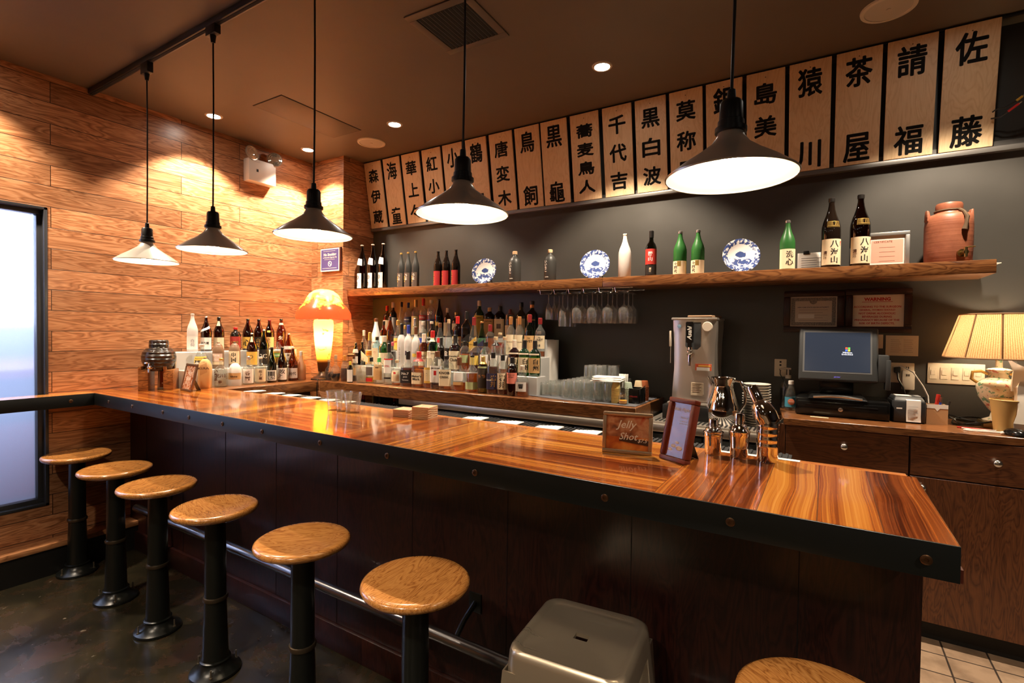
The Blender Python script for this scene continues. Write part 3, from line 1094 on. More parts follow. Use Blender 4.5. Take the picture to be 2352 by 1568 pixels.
whisky = liquid('whisky', (.78, .34, .035))
dark_rum = liquid('dark_amber', (.34, .075, .012))
red_l = liquid('red_liqueur', (.30, .015, .012))
purple_l = liquid('plum_liqueur', (.10, .012, .03))
water_l = liquid('clear_spirit', (.92, .93, .92))
yellow_l = liquid('pale_yellow_spirit', (.85, .66, .20))
cola_l = liquid('coffee_liqueur', (.04, .012, .004))

cork = P('cork', (.62, .42, .24), .8)
col = lambda n, c_, r=.4, m=0.0: P(n, c_, r, m)
c_red, c_white, c_black, c_gold = col('cap_red', (.55, .02, .02)), col('cap_cream', (.75, .62, .48)), col('cap_black', (.015, .013, .012), .3), col('cap_gold', (.72, .46, .13), .3, .7)
c_copper, c_blue, c_pink, c_maroon, c_silver, c_green, c_yellow, c_orange, c_brown, c_navy = (col('cap_copper', (.68, .30, .10), .3, .6), col('cap_blue', (.03, .06, .38)), col('cap_pink', (.72, .12, .18)), col('cap_maroon', (.22, .018, .018)),
    col('cap_silver', (.72, .68, .64), .25, .9), col('cap_green', (.10, .42, .12)), col('cap_yellow', (.80, .55, .06)), col('cap_orange', (.72, .27, .04)), col('cap_brown', (.14, .05, .02)), col('cap_navy', (.02, .025, .09)))
l_cream, l_white, l_tan, l_gold, l_black, l_red, l_navy, l_green, l_pink, l_grey, l_yellow = (cream, col('label_white', (.85, .80, .74), .7), tan_paper, col('label_gold', (.72, .42, .08), .5), col('label_black', (.018, .014, .012), .5),
    col('label_red', (.45, .03, .02), .6), col('label_navy', (.035, .03, .075), .6), col('label_green', (.42, .46, .22), .7), col('label_pink', (.85, .25, .18), .7), col('label_grey_brown', (.13, .095, .075), .6), col('label_yellow', (.80, .55, .10), .6))

SHAPES = {  # (radius, height) as fractions; the last points carry the neck up to the cap
    'sake': [(.93, 0), (1, .015), (1, .50), (.96, .56), (.80, .65), (.58, .74), (.42, .82), (.34, .90), (.33, .965)],
    'sakefat': [(.94, 0), (1, .012), (1, .53), (.97, .59), (.82, .67), (.58, .75), (.40, .83), (.31, .90), (.30, .965)],
    'wine': [(.94, 0), (1, .015), (1, .58), (.97, .64), (.76, .71), (.46, .76), (.38, .80), (.36, .965)],
    'spirit': [(.93, 0), (1, .015), (1, .60), (.97, .65), (.72, .71), (.42, .76), (.36, .80), (.35, .965)],
    'tall': [(.93, 0), (1, .012), (1, .68), (.95, .72), (.62, .76), (.38, .79), (.34, .82), (.34, .965)],
    'cone': [(.93, 0), (1, .015), (1, .40), (.90, .50), (.62, .66), (.44, .78), (.38, .84), (.37, .965)],
    'squat': [(.94, 0), (1, .02), (1, .62), (.95, .70), (.74, .78), (.42, .83), (.36, .86), (.35, .965)],
    'flask': [(.93, 0), (1, .02), (1, .55), (.95, .62), (.72, .69), (.38, .74), (.30, .78), (.30, .965)],
    'globe': [(.50, 0), (.62, .02), (.92, .14), (1, .28), (.92, .42), (.62, .54), (.34, .60), (.27, .66), (.26, .965)],
    'decanter': [(.95, 0), (1, .02), (1, .48), (.96, .55), (.70, .62), (.40, .68), (.30, .72), (.30, .965)],
    'cyl': [(.95, 0), (1, .01), (1, .74), (.96, .78), (.55, .81), (.38, .83), (.36, .965)],
    'dome': [(.95, 0), (1, .02), (1, .62), (.92, .76), (.70, .88), (.40, .955), (.22, .965)],
}


def radius_at(sh, zf):
    for (r0, z0), (r1, z1) in zip(sh, sh[1:]):
        if z0 <= zf <= z1:
            return r0 + (r1 - r0) * (zf - z0) / max(z1 - z0, 1e-6)
    return sh[-1][0]


def bottle(name, label, group, loc, rz, h, r, shape, glass, cap=None, labels=(), fill=None, sq=2, depth=1.0, text=(), cat='bottle'):
    """cap: (material, fraction of the height it covers); labels: (z0, z1, material, half angle in degrees[, lean]); text: (string, z, height fraction, material[, vertical, offset angle])"""
    sh = SHAPES[shape]

    def sd(rf):
        # body is square and flat, the neck round
        k = min(max((rf - .42) / .4, 0), 1)
        return 2 + (sq - 2) * k, 1 + (depth - 1) * k
    prof = [(rf * r, zf * h, *sd(rf)) for rf, zf in sh]
    n = 24 if r * h > .006 else 18
    o = B().lathe(prof, n).done(name, glass, smooth=50, loc=loc, rz=rz)
    tag(o, label, cat, group)
    nr = sh[-1][0] * r
    if cap:
        cm, cf = cap
        z0 = (1 - cf) * h
        rr0 = max(radius_at(sh, 1 - cf), sh[-1][0]) * r
        B().lathe([(rr0 * 1.05 + .0006, z0), (nr * 1.10 + .001, z0 + .25 * (h - z0)), (nr * 1.10 + .001, h - .003), (nr * .95, h), (.001, h)], 16).done('cap', cm, o)
    if fill:
        lm, ff = fill
        ff_z = ff
        pr = [(rf * r * .93, max(zf * h, .006), *sd(rf)) for rf, zf in sh if zf < ff_z]
        rf = radius_at(sh, ff_z)
        pr.append((rf * r * .93, ff_z * h, *sd(rf)))
        B().lathe(pr, n).done('liquid', lm, o, 50)
    def skin(zf, a, e):
        rf = radius_at(sh, zf)
        p_, d_ = sd(rf)
        x, y = section(a - PI / 2, rf * r, p_, d_)
        k = 1 + e / max(math.hypot(x, y), 1e-4)
        return Vector((x * k, y * k, zf * h))
    for lb in labels:
        z0, z1, lm, ha = lb[:4]
        lean_ = lb[4] if len(lb) > 4 else 0
        ha = math.radians(ha)
        m = 13
        kz = 1 if abs(radius_at(sh, z0) - radius_at(sh, z1)) < .02 else 4
        R = []
        for j in range(kz + 1):
            row = []
            for k in range(m):
                a = -ha + 2 * ha * k / (m - 1)
                zz = z0 + (z1 - z0) * j / kz + lean_ * (k / (m - 1) - .5)
                row.append(skin(zz, a, .0009))
            R.append(row)
        b = B().rings(R, False, False, False)
        b.done('label', lm, o, 60)
    for tx in text:
        s_, zf, hf, tm = tx[:4]
        vert = tx[4] if len(tx) > 4 else False
        a0 = math.radians(tx[5]) if len(tx) > 5 else 0.0
        rad = radius_at(sh, zf) * r
        b = B()
        fn = lambda x, y: skin(zf + y / h, a0 + x / rad, .0016)
        if vert:
            k = len(s_)
            ch = hf * h / k
            for q, c1 in enumerate(s_):
                write(b, c1, fn, width=ch * .95, height=ch * .88, bold=.02, at=(0, (k / 2 - .5 - q) * ch))
        else:
            write(b, s_, fn, width=rad * 1.5, height=hf * h, bold=.02)
        b.done('lettering', tm, o, smooth=0)
    return o


def by_y(x, ytop, w, Y, z0):
    p = atY(x, ytop, Y)
    return Vector((p.x, Y, z0)), p.z - z0, metres(p, w) / 2


def by_x(x, ytop, w, X, z0):
    p = atX(x, ytop, X)
    return Vector((X, p.y, z0)), p.z - z0, metres(p, w) / 2


# --- on the long shelf
SH_G = 'bottles on the long wall shelf'
def shelf_bottle(name, lab, x, yt, w, shape, glass, Y=3.40, rz=.15, **k):
    loc, h, r = by_y(x, yt, w, Y, SZ1)
    return bottle(name, lab, SH_G, loc, rz, h, r, shape, glass, **k)


for i, (x, yt) in enumerate(((832, 563), (856.5, 561), (880.5, 559))):
    shelf_bottle('sake_bottle', ['brown bottle with white numeral label, leftmost on the shelf', 'brown bottle with white numeral label, middle of the three at the shelf corner', 'brown bottle with white numeral label, right of its two twins'][i],
                 x, yt, 23, 'sakefat', brown_g, Y=3.36 + .015 * i, rz=-.4, cap=(c_white, .02), labels=[(.03, .36, l_white, 62), (.55, .70, l_white, 70, -.05)], text=[('の', .27, .10, ink_brown), ('2', .12, .09, ink)])
for i, (x, yt) in enumerate(((921.8, 581), (937.7, 579), (954.7, 577))):
    shelf_bottle('sake_bottle', ['smoky grey bottle with gold cap, left of three', 'smoky grey bottle with gold cap, middle of three', 'smoky grey bottle with gold cap, right of three'][i], x, yt, 18, 'sakefat', grey_cer, Y=3.38 + .012 * i, rz=-.3, cap=(c_gold, .045),
                 labels=[(.03, .42, l_grey, 80)], text=[('なご', .21, .30, l_yellow, True, -22), ('うま', .30, .18, white_ink, True, 28)])
for i, (x, yt) in enumerate(((1006.5, 577), (1025.5, 575), (1047.5, 573))):
    shelf_bottle('sake_bottle', ['dark bottle with red label, left of three', 'dark bottle with red label, middle of three', 'dark bottle with red label, right of three'][i] + ' beside the leftmost blue plate', x, yt, 21, 'sakefat', black_g, Y=3.38 + .01 * i, rz=-.3, cap=(c_black, .03),
                 labels=[(.03, .43, col('label_crimson', (.50, .03, .035), .6), 80)], text=[('はなび', .23, .34, c_gold, True, -15)])
for x, yt, lab in ((1183, 577, 'dark grey stoneware bottle with cork cap beside the leftmost plate'), (1264, 573, 'dark grey stoneware bottle with brown cap beside the middle plate')):
    shelf_bottle('shochu_bottle', lab, x, yt, 28.5, 'squat', grey_cer, Y=3.42, rz=-.1, cap=(cork, .10), text=[('いいちこ', .48, .36, white_ink, True, -12), ('shochu', .15, .03, white_ink)])
shelf_bottle('sake_bottle', 'brightly lit all-white bottle standing alone under the downlight', 1436, 537, 30, 'sakefat', skinny_white, Y=3.40, cap=(c_white, .04))
shelf_bottle('wine_bottle', 'dark wine bottle with red label standing alone in the shelf middle', 1496.5, 530, 26.5, 'wine', dkgreen_g, Y=3.40, cap=(c_black, .15), labels=[(.27, .60, l_red, 78), (.05, .25, l_black, 78)], text=[('勝山', .44, .22, white_ink, True), ('原酒', .15, .10, cream, True)])
for x, yt, lab in ((1563, 531, 'left of two twin frosted green bottles with cream labels'), (1604, 528, 'right of two twin frosted green bottles with cream labels')):
    shelf_bottle('sake_bottle', lab, x, yt, 31.5, 'sakefat', frost_g, Y=3.38, rz=.1, cap=(c_silver, .06), labels=[(.03, .32, l_cream, 78), (.2, .315, c_gold, 16)], text=[('十四代', .175, .25, ink, True, -32)])
shelf_bottle('sake_bottle', 'frosted green bottle with cream brushwork label, right of the largest plate', 1810, 506, 37, 'sakefat', frost_g, Y=3.38, rz=.25, cap=(c_silver, .055), labels=[(.035, .42, l_cream, 78)], text=[('洗心', .24, .30, ink, True, 8)])
for x, yt, w, lab, rz in ((1911, 455, 47, 'big dark sake bottle with cream label, left of a pair', .3), (1978, 447, 50, 'big dark sake bottle with cream label, right of a pair', .35)):
    shelf_bottle('sake_bottle', lab, x, yt, w, 'sakefat', brown_g if w == 50 else black_g, Y=3.385, rz=rz, cap=(c_black, .06), labels=[(.05, .41, l_cream, 80), (.575, .66, c_gold, 42), (.58, .655, black_g, 40)],
                 text=[('八海山', .23, .33, ink, True, 5), ('清酒', .19, .12, ink_brown, True, -50), ('越後', .35, .07, ink_red, True, 50)])

# blue and white plates on stands
g = N('blue_painted_porcelain')
c = g.coords('obj')
rad = g.math('SQRT', g.math('ADD', g.math('MULTIPLY', c['x'], c['x']), g.math('MULTIPLY', c['y'], c['y'])))
n1 = g.noise(c['v'], 26, 5, .65, .6)
n2 = g.noise(c['v'], 60, 4, .6)
rim = g.math('MULTIPLY', g.math('GREATER_THAN', rad, .078), g.math('GREATER_THAN', n2, .47))
low = g.math('LESS_THAN', g.math('ADD', g.math('ADD', c['y'], .018), g.math('MULTIPLY', g.math('SUBTRACT', n1, .5), .09)), 0.0)
scn = g.math('MULTIPLY', g.math('MULTIPLY', low, g.math('GREATER_THAN', n1, .43)), g.math('LESS_THAN', rad, .072))
tree = g.math('LESS_THAN', g.math('ADD', g.math('POWER', g.math('MULTIPLY', c['x'], 22.0), 2.0), g.math('POWER', g.math('MULTIPLY', g.math('SUBTRACT', c['y'], .012), 34.0), 2.0)), g.math('MULTIPLY', n2, .9))
fac = g.math('MAXIMUM', g.math('MAXIMUM', rim, scn), tree)
g.setp(Base_Color=g.mix(fac, (.82, .80, .78), (.055, .085, .24)), Roughness=.12)
plate_m = g.m
first = None
for x, y, wpx, lab in ((1112, 616, 56, 'smallest-looking blue painted plate on a stand, left end of the shelf'), (1366, 600, 72, 'blue painted plate on a stand beside the all-white bottle'), (1701, 582, 88, 'largest-looking blue painted plate on a stand, right of the twin green bottles')):
    p = atY(x, y, 3.44)
    R0 = .108
    tip = math.radians(76)
    cz = SZ1 + R0 * math.sin(tip) + .008
    lc = (p.x, 3.45, cz)
    if first is None:
        t = thing('display_plate', lab, 'plate', lc, .15, 'blue painted plates on the shelf')
        M = Matrix.Rotation(tip, 4, 'X')
        o = B().lathe([(.045, -.008), (.060, -.004), (.085, .006), (R0, .016), (R0 + .001, .018), (R0 - .002, .0185), (.083, .010), (.058, .001), (.03, -.002), (.001, -.003)], 48).done('plate_dish', plate_m, t, 60)
        o.rotation_euler = (tip, 0, 0)
        b = B()
        for sx in (-.045, .045):
            b.tube([(sx, -.050, -R0 * math.sin(tip) - .004), (sx, -.045, -R0 * math.sin(tip) + .020)], .004, 8)
            b.tube([(sx, -.052, -R0 * math.sin(tip) - .004), (sx, .055, -R0 * math.sin(tip) - .004), (sx * .5, .035, .02)], .004, 8)
        b.done('plate_stand', P('stand_dark_wood', (.03, .015, .01), .4), t)
        first = t
    else:
        dup(first, lc, .15 if x < 1500 else .3, lab)

# card, framed certificate and clay jug at the right end of the shelf
p0, p1 = atY(1832, 582, 3.50), atY(1888, 618, 3.50)
t = thing('paper_card', 'white printed card with a black clip behind the two big sake bottles', 'card', (p0.x, 3.50, SZ1))
B().box(0, 0, 0, p1.x - p0.x + .02, .004, p0.z - SZ1, .001).done('card', paper, t)
b = B()
for k in range(5):
    b.box(.02, -.0008, .03 + k * .013, .12 - .02 * (k % 2), 0, .033 + k * .013)
b.done('printed_lines', P('grey_print', (.35, .34, .36), .8), t)
B().box(.03, -.004, p0.z - SZ1 - .008, .06, .008, p0.z - SZ1 + .012, .002).done('clip', black_plastic, t)

p0, p1 = atY(2003, 536, 3.47), atY(2088, 610, 3.47)
W, H = p1.x - p0.x, p0.z - SZ1
t = thing('framed_certificate', 'silver framed pink certificate between the big sake bottles and clay jug', 'frame', (p0.x, 3.47, SZ1), 0)
bm_ = B()
f = .020
for q in ((-.03, 0, W, f), (-.03, H - f, W, H), (-.03, f, -.03 + f, H - f), (W - f, f, W, H - f)):
    bm_.box(q[0], -.014, q[1], q[2], .006, q[3], .003)
bm_.done('frame', P('silver_frame', (.55, .54, .52), .35, .8), t)
B().box(-.03 + f, -.004, f, W - f, .002, H - f).done('mat_board', paper, t)
B().box(-.03 + f + .008, -.0046, f + .012, W - f - .008, -.004, H - f - .022).done('certificate', P('pink_certificate', (.82, .40, .30), .5), t)
b = B()
write(b, 'CERTIFICATE', plane_fn((W * .3, -.0052, H * .74), (1, 0, 0), (0, 0, 1)), width=.09, height=.01)
for k in range(4):
    b.box(W * .2, -.0052, H * .58 - k * .025, W * .62, -.0048, H * .585 - k * .025)
b.done('lettering', ink_brown, t, smooth=0)

g = N('red_clay')
c = g.coords('obj')
wv = g.noise(g.comb(0.0, 0.0, g.math('MULTIPLY', c['z'], 60)), 1.0, 2, .5)
g.setp(Base_Color=g.ramp(g.noise(c['v'], 14, 5, .6), [(.3, (.24, .075, .038)), (.7, (.36, .125, .065))]), Roughness=.45)
g.bump(wv, .35, .004)
clay = g.m
p = atY(2176, 604, 3.43)
Rj = metres(p, 117) / 2
zt = atY(2176, 492, 3.43).z - SZ1
t = thing('clay_jug', 'brown clay jug with brass spigot at the right end of the shelf', 'jug', (p.x, 3.43, SZ1), .25)
B().lathe([(Rj * .93, 0), (Rj * .97, .01), (Rj, zt * .3), (Rj, zt * .75), (Rj * .97, zt * .9), (Rj * .86, zt * .97), (Rj * .62, zt), (Rj * .56, zt + .012), (.001, zt + .012)], 40).done('jug_body', clay, t, 45)
zl = atY(2176, 467, 3.43).z - SZ1
B().lathe([(Rj * .54, zt + .008), (Rj * .56, zt + .016), (Rj * .56, zl - .012), (Rj * .52, zl - .003), (Rj * .3, zl + .002), (.001, zl + .002)], 32).done('lid', clay, t, 45)
for s in (-1, 1):
    b = B().hexa([(s * Rj * .80, -.02, zt * .86), (s * Rj * 1.01, -.02, zt * .86), (s * Rj * 1.01, .02, zt * .86), (s * Rj * .80, .02, zt * .86), (s * Rj * .90, -.014, zt + .018), (s * Rj * 1.0, -.014, zt + .022), (s * Rj * 1.0, .014, zt + .022), (s * Rj * .90, .014, zt + .018)], .004)
    bmesh.ops.recalc_face_normals(b.bm, faces=b.bm.faces)
    b.done('lug', clay, t)
rope = P('jute_cord', (.10, .06, .03), .8)
b = B().tube([(Rj * .57 * math.cos(a), Rj * .57 * math.sin(a), zt + .014) for a in [2 * PI * k / 24 for k in range(25)]], .0055, 8)
b.tube([(.02, -Rj * .6, zt + .012), (.025, -Rj * .9, zt - .006), (.033, -Rj * 1.03, zt - .035), (.028, -Rj * 1.05, zt - .07), (.022, -Rj * 1.05, zt - .098)], [.007, .007, .010, .008, .012], 8)
b.done('neck_cord', rope, t)
brass = P('aged_brass', (.42, .30, .12), .3, 1.0)
b = B().cyl((.012, -Rj, .045), (.012, -Rj - .012, .045), .019, n=20)
b.cyl((.012, -Rj - .012, .045), (.012, -Rj - .05, .045), .009, .011)
b.cyl((.012, -Rj - .042, .068), (.012, -Rj - .046, .020), .008, .007)
b.tube([(.012, -Rj - .042, .068), (.05, -Rj - .042, .072)], .0035, 8)
b.done('spigot', brass, t)
t = tag(B().box(0, 0, 0, .085, .06, .004, .001).done('paper_slip', paper, loc=(.66, 3.45, SZ1), rz=.1), 'white paper slip lying on the shelf right of the clay jug', 'paper')

# ------------------------------------------------------------------ back counter (two slabs meeting in the corner)
t = thing('return_counter', 'short wooden counter along the wooden wall meeting the bar top', 'counter', (XL, 2.05, ZB))
B().hexa([(0, 0, -.085), (.573, 0, -.085), (.600, .80, -.085), (0, 1.1707, -.085), (0, 0, 0), (.573, 0, 0), (.600, .80, 0), (0, 1.1707, 0)], .003, 1).done('counter_slab', walnut_y, t)
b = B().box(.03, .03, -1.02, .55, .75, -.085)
b.done('counter_base', P('undercounter_brown', (.03, .012, .006), .5), t)  # plain dark brown, one even colour
t = thing('back_counter', 'wooden back counter holding the tiered liquor bottles and glasses', 'counter', (XL, YB, ZB))
B().hexa([(.604, 2.85 - YB, -.085), (-.952 - XL, 2.965 - YB, -.085), (-.952 - XL, 0, -.085), (.455, 0, -.085), (.604, 2.85 - YB, 0), (-.952 - XL, 2.965 - YB, 0), (-.952 - XL, 0, 0), (.455, 0, 0)], .003, 1).done('counter_slab', walnut_x, t)

# tiered translucent risers
acr = frosted('milky_acrylic', (.80, .79, .76), .25, .35)
t = thing('bottle_riser', 'stepped white translucent riser under the back counter bottles', 'riser', (-3.60, 3.10, ZB))
for k, (y0, xe) in enumerate(((0, 1.90), (.135, 1.86), (.265, 1.83))):
    z1 = .130 * (k + 1) + .000
    B().box(0, y0, 0, xe, y0 + .128, z1, .002, 1).done('step', acr, t)
t.location = (-3.60, 3.10, ZB)
t = thing('bottle_riser', 'stepped clear riser under the sake bottles by the wooden wall', 'riser', (-4.29, 1.90, ZB))
B().box(.19, 0, 0, .32, 1.02, .128, .002, 1).done('step', acr, t)
B().box(.01, 0, 0, .185, 1.02, .258, .002, 1).done('step', acr, t)

# ------------------------------------------------------------------ bottles by the wooden wall
LG = 'shochu and sake bottles by the wooden wall'
LROW = {1: (-3.895, ZB), 2: (-4.035, ZB + .128), 3: (-4.195, ZB + .258)}


def left_bottle(row, lab, x, yt, w, shape, glass, rz=.85, name='sake_bottle', **k):
    X, z0 = LROW[row]
    loc, h, r = by_x(x, yt, w, X, z0)
    return bottle(name, lab, LG, loc, rz, h, r, shape, glass, **k)


big = [(.03, .42)]
left_bottle(3, 'tall frosted white bottle, top row nearest the black jar', 442, 720, 26, 'sakefat', frost_w, cap=(c_white, .05), labels=[(.06, .40, l_white, 80)], text=[('白岳', .24, .20, P('grey_print', (.35, .34, .36), .8), True, 15)])
left_bottle(3, 'brown bottle with slanting white neck band in the top row', 473.5, 727, 26, 'sakefat', brown_g, cap=(c_silver, .03), labels=[(.06, .40, l_white, 78), (.60, .67, l_white, 70, .14)], text=[('園乃蔵', .24, .20, ink)])
left_bottle(3, 'brown bottle with cream strip down its neck in the top row', 503, 728, 25, 'sakefat', brown_g, cap=(c_black, .08), labels=[(.06, .40, l_cream, 78), (.74, .88, l_cream, 35)])
left_bottle(3, 'squat black bottle with red cap and red label in the top row', 541, 751, 25, 'squat', black_g, cap=(c_red, .10), labels=[(.10, .60, col('label_brick', (.40, .035, .025), .6), 78)], text=[('赤霧島', .36, .18, c_gold)])
left_bottle(3, 'brown bottle with golden label in the top row', 569.5, 732, 25, 'sakefat', brown_g, cap=(c_black, .05), labels=[(.06, .42, l_gold, 78)], text=[('心', .24, .22, ink)])
left_bottle(3, 'brown bottle with dark label and gold writing in the top row', 594.7, 733, 24, 'sakefat', brown_g, cap=(c_black, .05), labels=[(.06, .42, l_black, 78)], text=[('山ね', .24, .30, c_gold, True)])
left_bottle(3, 'brown bottle with round yellow shoulder dot in the top row', 619, 734, 23, 'sakefat', brown_g, cap=(c_maroon, .05), labels=[(.06, .42, l_tan, 70), (.58, .64, l_yellow, 20)], text=[('さつま', .24, .30, ink_brown, True)])
left_bottle(3, 'brown bottle with bare glass and white writing, beside the glowing lamp', 646, 732, 23, 'sakefat', amber_g, cap=(c_black, .05), labels=[(.80, .87, l_cream, 80)], text=[('生', .38, .12, white_ink)])
left_bottle(2, 'wide clear bottle with yellow and black label behind the wrapped tan bottle', 462.8, 790, 31, 'cone', clear, cap=(c_white, .10), fill=(water_l, .5), sq=4, labels=[(.05, .52, l_yellow, 60), (.10, .45, l_black, 42)], text=[('本格', .28, .2, white_ink)])
left_bottle(2, 'frosted brown bottle with round pink label', 501.4, 786, 27.5, 'dome', frost_b, cap=(c_brown, .10), labels=[(.28, .58, l_pink if 0 else col('label_pale_pink', (.85, .62, .50), .7), 55), (.16, .27, l_cream, 70)], text=[('黒', .43, .2, white_ink)])
left_bottle(2, 'frosted brown bottle with cream label bearing one black sign', 539, 786, 27.5, 'dome', frost_b, cap=(c_black, .10), labels=[(.16, .66, l_cream, 62)], text=[('中国', .42, .40, ink, True)])
left_bottle(2, 'brown bottle with plain gold label in the middle row', 579, 765, 25, 'sakefat', brown_g, cap=(c_silver, .03), labels=[(.06, .45, l_gold, 78), (.74, .9, l_cream, 28)], text=[('○', .30, .10, ink)])
left_bottle(2, 'dark green bottle with black label numbered two in the middle row', 606.5, 757, 23, 'sakefat', dkgreen_g, cap=(c_silver, .03), labels=[(.06, .46, l_black, 78)], text=[('2C', .28, .22, white_ink)])
left_bottle(2, 'pale yellow clear bottle with small green label in the middle row', 636.5, 785, 22, 'flask', clear, cap=(clear, .05), fill=(yellow_l, .60), labels=[(.36, .52, l_green if 0 else col('label_leaf', (.12, .38, .08), .5), 42)], text=[('GREEN', .44, .06, white_ink)])
left_bottle(2, 'amber bottle with white round shoulder label behind the front row', 663.6, 766, 23, 'sakefat', amber_g, cap=(c_silver, .03), labels=[(.05, .38, l_white, 60), (.50, .60, l_white, 75)], text=[('国士無', .22, .28, ink, True)])
left_bottle(1, 'square bottle wrapped in tan paper with dark cap', 471, 821, 29, 'dome', tan_paper, cap=(c_brown, .13), sq=9, labels=[(.48, .80, col('label_deep_tan', (.52, .27, .10), .7), 30, .1)], text=[('KURA', .66, .12, ink_brown)])
left_bottle(1, 'clear square bottle painted with brown brush figures', 508, 822, 28, 'flask', clear, cap=(c_gold, .08), fill=(water_l, .62), sq=7, text=[('北川', .40, .26, ink_brown), ('いろは', .42, .4, ink_brown, True, -38), ('寿', .18, .12, ink_brown)])
left_bottle(1, 'domed white frosted bottle with tan label', 540, 832, 31, 'dome', frost_w, labels=[(.28, .56, l_tan, 70)], text=[('iishine', .41, .08, ink)])
left_bottle(1, 'clear bottle with glass stopper and cream brushwork label', 571, 818, 26, 'flask', clear, cap=(c_silver, .12), fill=(water_l, .60), labels=[(.06, .56, l_white, 70)], text=[('香雪', .32, .36, ink_brown, True)])
left_bottle(1, 'clear bottle with cork stopper and cream three-sign label', 598.6, 819, 26, 'flask', clear, cap=(c_white, .08), fill=(water_l, .60), labels=[(.08, .56, l_cream, 72)], text=[('吹上蔵', .33, .38, ink_brown, True, 10)])
left_bottle(1, 'dark green bottle with black and white label in the front row', 624.5, 797, 22, 'sakefat', dkgreen_g, cap=(c_black, .05), labels=[(.06, .35, l_white, 74), (.09, .32, l_black, 52)], text=[('蔵乃', .15, .09, white_ink)])
left_bottle(1, 'brown bottle with white label and heavy black brush signs in the front row', 648.4, 797, 22, 'sakefat', brown_g, cap=(c_black, .05), labels=[(.06, .40, l_white, 74)], text=[('吹', .30, .14, ink, False, 10), ('上', .18, .12, ink, False, -15)])
left_bottle(1, 'amber brown bottle with grey drawn label and white cap in the front row', 673, 797, 22.5, 'sakefat', amber_g, cap=(c_white, .05), labels=[(.08, .38, col('label_mist', (.62, .56, .52), .7), 74)], text=[('田代', .22, .14, ink)])
left_bottle(1, 'pale frosted bottle with white top beside the lamp base', 692, 806, 21, 'cone', frosted('frosted_peach_glass', (.88, .66, .46), .4, .4), cap=(white_cer, .16))

# ------------------------------------------------------------------ bottles on the tiered back bar
BG = 'liquor bottles on the tiered back bar'
BROW = {1: (3.02, ZB), 2: (3.165, ZB + .130), 3: (3.300, ZB + .260), 4: (3.430, ZB + .390)}


def bar_bottle(row, lab, x, yt, w, shape, glass, rz=.30, name='liquor_bottle', Y=None, **k):
    Yr, z0 = BROW[row]
    loc, h, r = by_y(x, yt, w, Y or Yr, z0)
    return bottle(name, lab, BG, loc, rz, h, r, shape, glass, **k)


# top step
T = ' on the top step'
bar_bottle(4, 'yellow-green bottle with red cap' + T, 889.5, 702, 18, 'spirit', glass_thin('olive_glass', (.40, .38, .07)), cap=(c_red, .17), labels=[(.05, .52, l_cream, 75)])
bar_bottle(4, 'dark green bottle with pale cap and white label, left end' + T, 902.8, 694, 18, 'spirit', dkgreen_g, cap=(c_white, .16), labels=[(.05, .55, l_white, 75)])
bar_bottle(4, 'clear cone bottle with black and silver cap' + T, 922, 693, 17, 'cone', clear, cap=(c_black, .15), fill=(water_l, .5), labels=[(.20, .36, l_grey, 60)])
bar_bottle(4, 'clear bottle with dark blue band and lettering' + T, 937.5, 694.5, 18, 'spirit', clear, cap=(c_navy, .16), fill=(water_l, .5), labels=[(.42, .57, l_navy, 80)], text=[('SVEDKA', .495, .09, white_ink)])
bar_bottle(4, 'clear bottle with gold cap and golden label' + T, 955, 688, 19, 'spirit', clear, cap=(c_gold, .20), fill=(water_l, .5), labels=[(.05, .55, col('label_pale_gold', (.66, .52, .22), .5), 75)])
bar_bottle(4, 'clear bottle with red cap and red band' + T, 972.5, 685, 18.5, 'spirit', clear, cap=(c_red, .19), fill=(water_l, .5), labels=[(.44, .56, l_red, 78), (.1, .42, l_white, 70)], text=[('STOLI', .50, .06, white_ink)])
bar_bottle(4, 'straight clear bottle with cream stopper and blue line' + T, 990.5, 688, 18.5, 'cyl', clear, cap=(c_white, .10), fill=(water_l, .5), labels=[(.44, .46, c_blue, 85)], text=[('UV', .63, .12, white_ink)])
bar_bottle(4, 'tall dark green wine-shaped bottle with gold mark' + T, 1008.5, 687, 20, 'sakefat', dkgreen_g, cap=(dkgreen_g, .03), labels=[(.30, .40, c_gold, 18)])
bar_bottle(4, 'slim dark bottle with pale neck and cream label' + T, 1028, 707, 17, 'spirit', glass_thin('smoke_glass', (.24, .18, .16)), cap=(c_white, .16), labels=[(.05, .50, l_cream, 75)])
bar_bottle(4, 'bottle with gold knob cap and round cream label' + T, 1048, 717, 19, 'spirit', amber_g, cap=(c_gold, .10), labels=[(.30, .55, l_cream, 65)])
bar_bottle(4, 'green bottle with pale cap and big yellow label' + T, 1101, 690, 23, 'spirit', green_g, cap=(c_white, .15), labels=[(.05, .60, l_yellow, 72)], text=[('CUTTY', .53, .05, ink)])
bar_bottle(4, 'dark bottle with cork cap and tan label' + T, 1125, 706, 24, 'squat', black_g, cap=(cork, .13), sq=5, labels=[(.05, .62, l_tan, 55)], text=[('Laphroaig', .55, .05, ink)])
bar_bottle(4, 'black bottle with dark cap and cream oval-sealed label' + T, 1149, 703, 24, 'squat', black_g, cap=(c_black, .20), sq=5, labels=[(.05, .60, l_cream, 55), (.30, .45, l_grey, 22)])
bar_bottle(4, 'clear bottle with burgundy cap' + T, 1172, 710, 24, 'dome', clear, cap=(c_maroon, .18), fill=(whisky, .25), labels=[(.08, .45, l_cream, 62)])
bar_bottle(4, 'smoky bottle with black cap, red ring and cream label' + T, 1197.5, 694, 24, 'spirit', glass_thin('smoke_olive_glass', (.42, .40, .28)), cap=(c_black, .13), labels=[(.12, .55, l_cream, 60)], text=[('2', .4, .06, ink)])
